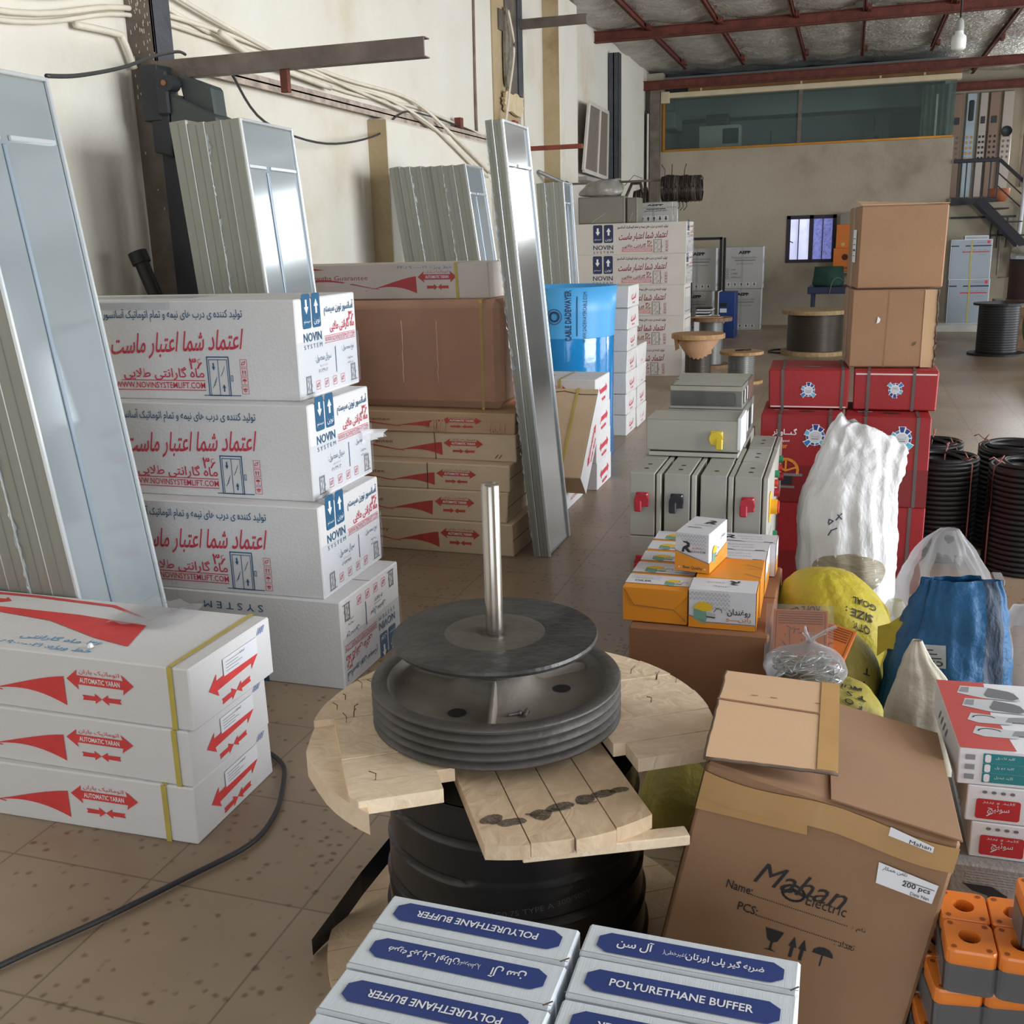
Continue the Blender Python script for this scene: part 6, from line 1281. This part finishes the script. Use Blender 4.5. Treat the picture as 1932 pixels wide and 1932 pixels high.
def buffers(x, y, z, nx_, ny_, yaw, label):
    t = thing('buffer_pack', label, 'buffer pack', (x, y, z), RAD(yaw), 'shrink wrapped orange buffer packs'); w, d, H = .0765, .0815, .078
    for j in range(ny_):
        for i in range(nx_):
            m = MB(); o = (i*(w+.001), j*(d+.001)); n = 6; P = []
            for cx, cy, a0 in ((w-.012, d-.012, 0), (.012, d-.012, 90), (.012, .012, 180), (w-.012, .012, 270)):
                for q in range(4): a = RAD(a0+30*q); P.append((o[0]+cx+.012*cos(a), o[1]+cy+.012*sin(a)))
            m.prism(P, 0, .052, bd); b_ = m.build('buffer', t); m = MB(); cx, cy = o[0]+w/2, o[1]+d/2; N = 16; zt = H
            ring = [(cx+.017*cos(2*pi*(q+.5)/N), cy+.017*sin(2*pi*(q+.5)/N)) for q in range(N)]; P2 = [P[(q-2) % 16] for q in range(16)]; P2 = P
            best = min(range(N), key=lambda s: sum((P2[q][0]-ring[(q+s) % N][0])**2+(P2[q][1]-ring[(q+s) % N][1])**2 for q in range(N))); ring = [ring[(q+best) % N] for q in range(N)]
            ins = [(cx+(a-cx)*.955, cy+(b-cy)*.955) for a, b in P2]
            vs = [(a, b, .052) for a, b in P2]+[(a, b, zt-.004) for a, b in P2]+[(a, b, zt) for a, b in ins]+[(a, b, zt) for a, b in ring]+[(a, b, zt-.02) for a, b in ring]
            fs = [[L*N+q, L*N+(q+1) % N, (L+1)*N+(q+1) % N, (L+1)*N+q] for L in range(4) for q in range(N)]; m.add(vs, fs, bo); m.add([(a, b, zt-.02) for a, b in ring], [list(range(N))], bd)
            for sx in (-1, 1):
                for sy in (-1, 1): m.lathe([(0, 0), (.0045, 0)], M('screw_hole', (140, 70, 24), .6), 8, Matrix.Translation((cx+sx*.026, cy+sy*.03, zt+.0006)), False)
            m.build('orange_cap', b_)
    m = MB(); X, Y = nx_*(w+.001), ny_*(d+.001); vs = []; N = 26
    for lv, zz in enumerate((.004, .03, .056)):
        for q in range(N+1): u = X*q/N; vs.append((u, -.003-.004*abs(noise.noise((q*.9, lv*1.3, x*9))), zz))
    m.add(vs, [[a*(N+1)+q, a*(N+1)+q+1, (a+1)*(N+1)+q+1, (a+1)*(N+1)+q] for a in range(2) for q in range(N)], film, True)
    m.add([(-.003, 0, .004), (-.003, Y, .004), (-.003, Y, .056), (-.003, 0, .056)], [[0, 3, 2, 1]], film); m.build('shrink_film', t)
buffers(.160, 1.545, 0, 3, 2, 3, 'shrink wrapped pack of orange capped buffers at the foot of the pile'); buffers(.165, 1.54, .0795, 3, 2, 5, 'shrink wrapped pack of orange capped buffers, second from the floor'); buffers(.178, 1.535, .159, 3, 2, 6, 'shrink wrapped pack of orange capped buffers, middle of the pile'); buffers(.195, 1.53, .2385, 3, 2, 9, 'shrink wrapped pack of orange capped buffers, second from the top, turned a little'); buffers(.206, 1.53, .318, 3, 2, 1, 'shrink wrapped pack of orange capped buffers, topmost full pack'); buffers(.318, 1.56, .397, 2, 1, 4, 'single row of orange capped buffers lying on the topmost pack')

# ------------------------------------------------------------------ open sheared carton
cor = {'flt': (-.191, 1.659, .602), 'frt': (.228, 1.64, .521), 'brt': (.238, 2.209, .437), 'blt': (-.181, 2.229, .518), 'flb': (-.300, 1.581, .06), 'frb': (.127, 1.568, .01), 'brb': (.150, 2.147, 0), 'blb': (-.279, 2.156, .03), 'o': (-.08, 1.86, 0)}
c = Carton((0, 0), 0, 1, 1, 1, 0, kraft, .006, 0, cor); f, mb = c.face('front'), c.mb; W_, H_ = f.w, f.h
f.text(mb, 'Mahan', W_*.49, H_*.698, black_p, w=.15, h=.040, shear=.4); f.text(mb, 'Electric', W_*.595, H_*.658, black_p, w=.068, h=.019, shear=.05); f.line(mb, [(W_*.46+.019*cos(RAD(b)), H_*.665+.014*sin(RAD(b))) for b in range(0, 360, 20)], .004, black_p, .0008, True); f.line(mb, [(W_*.425, H_*.662), (W_*.455, H_*.676), (W_*.495, H_*.668)], .006, black_p)
f.text(mb, 'Name:', W_*.252, H_*.628, black_p, w=.046, h=.016, bold=.01); f.text(mb, 'PCS:', W_*.305, H_*.566, black_p, w=.035, h=.016, bold=.01)
for v, u0 in ((.618, .31), (.556, .35)):
    for q in range(44): f.ell(mb, W_*(u0+.0088*q), H_*v-.002, .0012, .0012, black_p, 5)
f.text(mb, fa('نام :'), W_*.735, H_*.615, black_p, w=.022, h=.010); f.text(mb, fa('تعداد :'), W_*.70, H_*.55, black_p, w=.034, h=.012)
u, v = W_*.43, H_*.45; f.poly(mb, [(u-.016, v+.04), (u+.016, v+.04), (u+.009, v+.02), (u+.002, v+.016), (u+.002, v+.003), (u+.011, v), (u-.011, v), (u-.002, v+.003), (u-.002, v+.016), (u-.009, v+.02)], black_p); [arrow_up(f, mb, u+.035+.017*q, v+.02, .014, .04, black_p) for q in range(2)]
f.poly(mb, [(u+.068, v+.022)]+[(u+.086+.018*cos(RAD(b)), v+.022+.015*sin(RAD(b))) for b in (150, 120, 90, 60, 30)]+[(u+.104, v+.022)], black_p); f.line(mb, [(u+.086, v+.022), (u+.086, v+.002)], .0025, black_p)
m = c.part('brown_tape'); n = 18
vs = [f.P(W_*i/n, H_*(.885+.085*j)-.006*sin(i*.5)+.010*(i/n), .003+.003*abs(noise.noise((i*.6, j, 7)))) for j in range(2) for i in range(n+1)]; m.add(vs, [[i, i+1, n+2+i, n+1+i] for i in range(n)], tape, True); f.poly(m, [(0, H_*.84), (W_*.45, H_*.87), (W_*.44, H_*.91), (0, H_*.95)], tape, .0025); l = c.face('left'); l.rect(m, l.w-.05, 0, l.w, l.h, tape, .002)
m = c.part('paper_label'); f.poly(m, [(W_*.745, H_*.79), (W_*.96, H_*.78), (W_*.965, H_*.845), (W_*.735, H_*.86)], label_w, .0045); f.text(m, '200 pcs', W_*.89, H_*.815, black_p, w=.045, h=.012, bold=.012, off=.006); f.text(m, 'Date Nan', W_*.91, H_*.793, black_p, w=.03, h=.006, off=.006); f.line(m, [(W_*.84, H_*.828), (W_*.955, H_*.826)], .001, black_p, .006); f.text(m, fa('تلفن همکار'), W_*.80, H_*.846, black_p, w=.04, h=.008, off=.006)
f.poly(m, [(W_*.74, H_*.955), (W_*.91, H_*.945), (W_*.91, H_*.965), (W_*.74, H_*.985)], label_w, .006); f.text(m, 'Mahan', W_*.86, H_*.958, black_p, w=.035, h=.007, off=.0075)
t = c.face('top')
m = c.part('lid_flap'); A, B = t.P(t.w*.50, .0, .004), t.P(t.w, -.004, .006); C_, D_ = t.P(t.w, t.h, .004), t.P(t.w*.45, t.h, .004)
dn = Vector((0, 0, -.004)); m.hexa({'flt': A, 'frt': B, 'brt': C_, 'blt': D_, 'flb': A+dn, 'frb': B+dn, 'brb': C_+dn, 'blb': D_+dn}, kraft, .0008)
QF = ((-.192, 1.625, .630), (.029, 1.70, .590), (.028, 2.035, .608), (-.193, 1.96, .648))
m = c.part('lid_flap'); q = [Vector(v_)-c.loc for v_ in QF]; m.hexa({'flt': q[0], 'frt': q[1], 'brt': q[2], 'blt': q[3], 'flb': q[0]+dn, 'frb': q[1]+dn, 'brb': q[2]+dn, 'blb': q[3]+dn}, kraft_l, .0008)
F2 = Face(q[0], q[1], q[2], q[3]); F2.rect(m, F2.w*.84, 0, F2.w, F2.h, tape, .001); [F2.line(m, [(F2.w*a, F2.h*.72), (F2.w*a+.012, F2.h*.72)], .002, seam) for a in (.26, .42, .8)]; F2.line(m, [(.0, F2.h*.63), (F2.w*.85, F2.h*.6)], .006, kraft_d)
for s0, s1 in ((q[0], q[1]), (q[0], q[3])): m.tube([s0.lerp(s1, k/14)+Vector((random.uniform(-.002, .002), random.uniform(-.002, .002), -.003)) for k in range(15)], .0035, seam, 5)
c.done('open_carton', 'crushed brown carton lettered Mahan Electric with raised lid flaps', 'carton')

# ------------------------------------------------------------------ polyurethane buffer cartons, nearest the camera
pw = M('ribbed_white_card', (206, 214, 222), .6, 0, .03, 4, .12, 20, stretch=(40, 1, 1)); pn = M('navy_plate', (44, 62, 124), .5, 0, .08, 12)
PE = 'POLYURETHANE BUFFER'; PF = fa('ضربه گیر پلی اورتان'); PS = fa('آل سن'); PP = fa('(غیرخطی)')
def pcarton(xr, y, D, yaw, per, flip, nm, H=.449):
    c = Carton((xr, y), 0, .322, D, H, yaw, pw, .004, .0015); t, mb = c.face('top'), c.mb; f = t.turned() if flip else t; W_ = f.w; v = f.h*.46; hh = .0225
    f.poly(mb, [(.022, v-hh*.5), (.038, v-hh), (W_-.038, v-hh), (W_-.022, v-hh*.5), (W_-.022, v+hh*.5), (W_-.038, v+hh), (.038, v+hh), (.022, v+hh*.5)], pn)
    if per: f.text(mb, PF, W_-.05, v, label_w, w=.115, h=.022, al='R', bold=.02, off=.0015); f.text(mb, PP, W_-.182, v, label_w, w=.035, h=.012, off=.0015); f.text(mb, PS, .052, v+.002, label_w, w=.055, h=.026, al='L', bold=.018, off=.0015)
    else: f.text(mb, PE, W_/2, v, label_w, w=.205, h=.0155, bold=.018, off=.0015)
    m = c.part('lid_edge'); t.line(m, [(0, .004), (W_*.5, .002), (W_, .004)], .0015, seam_w, .0014); t.line(m, [(W_-.01, .002), (W_, .012)], .003, seam, .0016); c.done('buffer_carton', nm, 'carton', 'white buffer cartons nearest the camera')
NM = 'white buffer carton before the cable tail, %s'; NR = 'white buffer carton before the crushed carton, %s'
for i, (y, D, per) in enumerate(((1.268, .083, False), (1.172, .093, True), (1.075, .094, False), (.982, .09, True))): pcarton(-.348+.001*i, y, D, -.6, per, True, NM % ('with English letters, nearest the drum', 'with Persian letters, second from the drum', 'with English letters, third from the drum', 'fourth from the drum')[i])
for i, (y, D, per, fl) in enumerate(((1.297, .075, True, False), (1.205, .089, False, False), (1.108, .094, False, True), (1.014, .09, True, False))): pcarton(-.013, y, D, .2, per, fl, NR % ('with Persian letters, nearest the drum', 'with upright English letters, second from the drum', 'with upside down English letters, third from the drum', 'fourth from the drum')[i])

# ------------------------------------------------------------------ wooden drum of flat cable, sheave, shaft
DC = (-.62, 1.86); t = thing('cable_drum', 'wooden drum wound with flat black cable, its top flange partly broken away', 'cable drum', (*DC, 0)); R = .418
fresh = mat_wood('fresh_pine', (220, 196, 166), (232, 212, 184), (4, 5, 3)); fresh_b = mat_wood('fresh_pine_pale', (210, 186, 154), (226, 206, 178), (4, 5, 3)); fresh2 = mat_wood('grey_pine', (196, 170, 140), (210, 186, 156), (4, 3, 3))
def plank(mb, ang, v0, v1, z0, z1, mat, r=R, umin=-9, umax=9, jag=.0):
    """board along direction ang, between offsets v0 and v1, clipped by the round outline"""
    n = 7; P = []; a = RAD(ang)
    def edge(v): return math.sqrt(max(.0001, r*r-v*v))
    right = [(min(umax+random.uniform(-jag, jag), edge(v0+(v1-v0)*i/n)), v0+(v1-v0)*i/n) for i in range(n+1)]; left = [(max(umin+random.uniform(-jag, jag), -edge(v1+(v0-v1)*i/n)), v1+(v0-v1)*i/n) for i in range(n+1)]
    if min(x for x, _ in right) <= max(x for x, _ in left): return
    P = right+left; mb.prism(P, z0, z1, mat, Matrix.Rotation(a, 4, 'Z'))
m = MB(); [plank(m, 32, -.425+.0945*k+.001, -.425+.0945*(k+1)-.001, 0, .022, fresh2) for k in range(9)]; m.build('flange', t)
prof = []; kz = 76
n = 90; vs = []; pitch = .082
for j in range(kz+1):
    z = .023+(.474-.023)*j/kz; r0 = .285-.03*((z-.02)/.45)**.8
    for i in range(n):
        a = 2*pi*i/n; q = ((z-pitch*a/(2*pi)+.012*sin(a+1))/pitch) % 1; r = r0+.005*q-(.008 if q < .05 else 0)+(.002 if q > .93 else 0); vs.append((r*cos(a), r*sin(a), z))
m = MB(); m.add(vs, [[j*n+i, j*n+(i+1) % n, (j+1)*n+(i+1) % n, (j+1)*n+i] for j in range(kz) for i in range(n)], M('flat_black_cable', (26, 27, 32), .32, 0, .15, 6, .05, 30, coat=.3), True)
cw = CylFace(.277, .27, RAD(255), RAD(330), .2, .3); cw.text(m, 'YFFB 24G0.75 TYPE A 300/500V', .18, .07, M('faint_print', (70, 70, 74), .6), w=.26, h=.011, rot=.12, off=.004); m.lathe([(.0, .473), (.256, .473)], black, 40); m.build('cable_winding', t)
m = MB()
for k in range(4): plank(m, -58, -.15+.078*k+.001, -.15+.078*(k+1)-.0015, .476, .504, fresh2, R-.005*(k % 2), -.30, 9, .0)
plank(m, -58, -.425, -.33, .476, .52, fresh); plank(m, -58, -.33, -.235, .476, .504, fresh, R, -9, -.12); plank(m, -58, .25, .34, .476, .504, fresh2, R, -9, -.05); plank(m, -58, .34, .425, .476, .504, fresh2)
m.build('lower_board', t)
m = MB()
for k in range(1, 6): plank(m, 32, -.165+.0925*k+.0012, -.165+.0925*(k+1)-.002, .505, .533+.002*(k % 2), (fresh, fresh_b)[k % 2], R, -.36 if k < 3 else -9, 9)
plank(m, 32, -.164, -.0735, .505, .533, fresh, R, -.36, -.155); plank(m, 32, -.164, -.0735, .505, .533, fresh, R, .165, 9)
plank(m, 32, -.235, -.167, .505, .533, fresh, R, .19, 9); plank(m, 32, -.235, -.167, .505, .533, fresh, R, -.36, -.19); m.box(.0, .30, -.017, .017, .0, .02, fresh, .002, Matrix.Translation((.13, -.36, .456)) @ Matrix.Rotation(RAD(26), 4, 'Z')); m.build('upper_board', t)
nl = M('nail_steel', (92, 78, 62), .5, .5, .2, 9)
for i in range(46):
    a = random.uniform(0, 2*pi); r = random.uniform(.30, .41); x, y = r*cos(a), r*sin(a)
    ca = (math.degrees(a)-32) % 360
    if 215 < ca < 325: continue
    m = MB(); m.tube([(x, y, .531), (x+.002, y, .546), (x+random.uniform(-.012, .012), y+random.uniform(-.008, .008), .551)], .0011, nl, 4); m.build('nail', t)
for i in range(3): x, y = .12+.04*i, -.30+.03*i; m = MB(); m.tube([(x, y, .506), (x+.035, y+.03*random.random(), .508)], .0011, nl, 4); m.build('nail', t)
m = MB(); pm = M('spray_paint', (48, 46, 50), .9); nt = pm.node_tree; nn = nt.nodes.new('ShaderNodeTexNoise'); nn.inputs['Scale'].default_value = 55; nn.inputs['Detail'].default_value = 8; nn.inputs['Roughness'].default_value = .8; rp = nt.nodes.new('ShaderNodeValToRGB'); rp.color_ramp.elements[0].position = .25; rp.color_ramp.elements[1].position = .62; rp.color_ramp.elements[1].color = (.85, .85, .85, 1); nt.links.new(nn.outputs[0], rp.inputs[0]); nt.links.new(rp.outputs[0], nt.nodes['Principled BSDF'].inputs['Alpha'])
for u, v, a, b in ((.315, -.12, .022, .016), (.335, -.085, .026, .012), (.325, -.03, .02, .018), (.31, .01, .028, .014), (.30, .06, .02, .017), (.29, .10, .026, .012), (.285, .13, .018, .01)):
    ang = RAD(-58); P = []
    for q in range(16): th = 2*pi*q/16; rr = 1+.35*noise.noise((th, u*30, v*30)); uu, vv = u+b*rr*cos(th), v+a*rr*sin(th); P.append((uu*cos(ang)-vv*sin(ang), uu*sin(ang)+vv*cos(ang), .5048))
    m.add(P, [list(range(16))], pm)
m.build('paint_marks', t)
pipe('cable_tail', 'flat black cable tail curling off the wooden drum to the floor', 'cable', [(-.80, 2.06, .25), (-.93, 2.05, .22), (-1.0, 1.93, .10), (-1.03, 1.78, .025), (-1.04, 1.70, .012)], .01, black)
bpy.data.objects.remove(bpy.data.objects['cable_tail']); m = MB(); pts = [Vector(p) for p in ((-.83, 1.99, .17), (-.90, 1.99, .165), (-.955, 1.94, .125), (-.995, 1.86, .075), (-1.02, 1.77, .035), (-1.035, 1.69, .012))]
V = []
for i, p in enumerate(pts): V += [p+Vector((0, 0, .03)), p-Vector((0, 0, min(.03, p.z-.002))), p-Vector((0, .008, min(.03, p.z-.002))), p+Vector((0, -.008, .03))]
m.add(V, [[i*4+k, i*4+(k+1) % 4, (i+1)*4+(k+1) % 4, (i+1)*4+k] for i in range(len(pts)-1) for k in range(4)]+[[3, 2, 1, 0], [len(V)-4+k for k in range(4)]], M('flat_black_cable')); tag(m.build('cable_tail'), 'flat black cable tail curling off the wooden drum to the floor', 'cable')
SC = (-.662, 1.888, .534); iron = M('cast_iron', (84, 80, 77), .5, .35, .25, 9, .15, 50); irond = M('dusty_iron', (128, 120, 111), .7, .1, .22, 7, .15, 40)
t = thing('sheave', 'grooved cast iron sheave wheel lying on the wooden drum', 'sheave', SC); hgt = .087; ro = .262
prof = [(.06, .0), (ro-.012, 0), (ro, .004)]
for k in range(4): z = .007+.019*k; prof += [(ro, z), (ro-.014, z+.006), (ro-.017, z+.0085), (ro-.014, z+.011), (ro, z+.016)]
prof += [(ro, hgt-.003), (ro-.003, hgt), (ro-.028, hgt), (ro-.033, hgt-.004)]; m = MB(); m.lathe(prof, iron, 96, None, True); m.build('grooved_rim', t)
m = MB(); m.lathe([(ro-.033, hgt-.004), (ro-.038, hgt-.028), (ro-.05, hgt-.036), (.11, hgt-.034), (.088, hgt-.022), (.07, hgt-.002), (.06, hgt+.006), (.03, hgt+.008)], irond, 72); m.build('web', t)
for k in range(3):
    a = RAD(285+120*k); m = MB(); mx = Matrix.Rotation(a, 4, 'Z'); m.hexa({'flb': (.06, -.009, .045), 'frb': (ro-.042, -.009, .045), 'frt': (ro-.046, -.005, .064), 'flt': (.06, -.005, .098), 'blb': (.06, .009, .045), 'brb': (ro-.042, .009, .045), 'brt': (ro-.046, .005, .064), 'blt': (.06, .005, .098)}, irond, .003, mx); m.build('rib', t)
    m = MB(); m.lathe([(0, hgt-.0330), (.019, hgt-.0330)], gap, 20, Matrix.Translation((.138*cos(a-.55), .138*sin(a-.55), .0)), False); m.build('lightening_hole', t)
for k, (x, y, r) in enumerate(((.066, -.122, .6), (.098, -.118, 1.6))):
    m = MB(); bl = M('bolt_steel', (168, 168, 168), .3, .8, .1, 9); c_, s_ = cos(r), sin(r); m.cyl((0, 0, .003), (.022*c_, .022*s_, .004), .0032, bl, 8); m.cyl((.022*c_, .022*s_, .004), (.026*c_, .026*s_, .004), .006, bl, 6); tag(m.build('bolt', None, (SC[0]+x, SC[1]+y, SC[2]+hgt-.0338)), ('loose bright bolt lying flat in the sheave wheel', 'loose bright bolt by the rib inside the sheave wheel')[k], 'bolt')
DZ = .715; t = thing('flanged_shaft', 'polished steel shaft standing upright through a round black plate on the sheave', 'shaft', (-.662, 1.888, .618)); h0 = DZ-.618
plate = M('oily_black_plate', (54, 53, 52), .42, .3, .6, 11, .15, 40); plate2 = M('worn_plate_centre', (92, 86, 80), .5, .3, .2, 12, .1, 60)
m = MB(); m.lathe([(.02, h0-.012), (.212, h0-.012), (.214, h0-.006), (.212, h0), (.105, h0)], plate, 80, None, False); m.lathe([(.105, h0), (.09, h0+.0015), (.075, h0), (.05, h0+.0015), (.036, h0), (.03, h0-.004), (.019, h0-.004)], plate2, 64); m.build('round_plate', t)
m = MB(); m.lathe([(.0, -.02), (.05, -.02), (.055, .02), (.055, h0-.012)], iron, 40); m.build('hub', t)
m = MB(); st = M('polished_shaft', (172, 166, 158), .22, .9, .12, 3, stretch=(1, 1, .2)); m.lathe([(.0185, h0-.02), (.0185, 1.028-.618), (.016, 1.032-.618), (.006, 1.032-.618), (.005, 1.028-.618), (0, 1.026-.618)], st, 32); m.build('shaft', t)
pipe('floor_cable', 'black cable snaking over the floor around the near white cartons', 'cable', [(-1.60, 2.46, .011), (-1.52, 2.40, .011), (-1.455, 2.28, .011), (-1.405, 2.15, .011), (-1.395, 2.01, .011), (-1.47, 1.84, .011), (-1.56, 1.655, .011), (-1.68, 1.44, .011), (-1.78, 1.2, .011)], .007, wire_b)
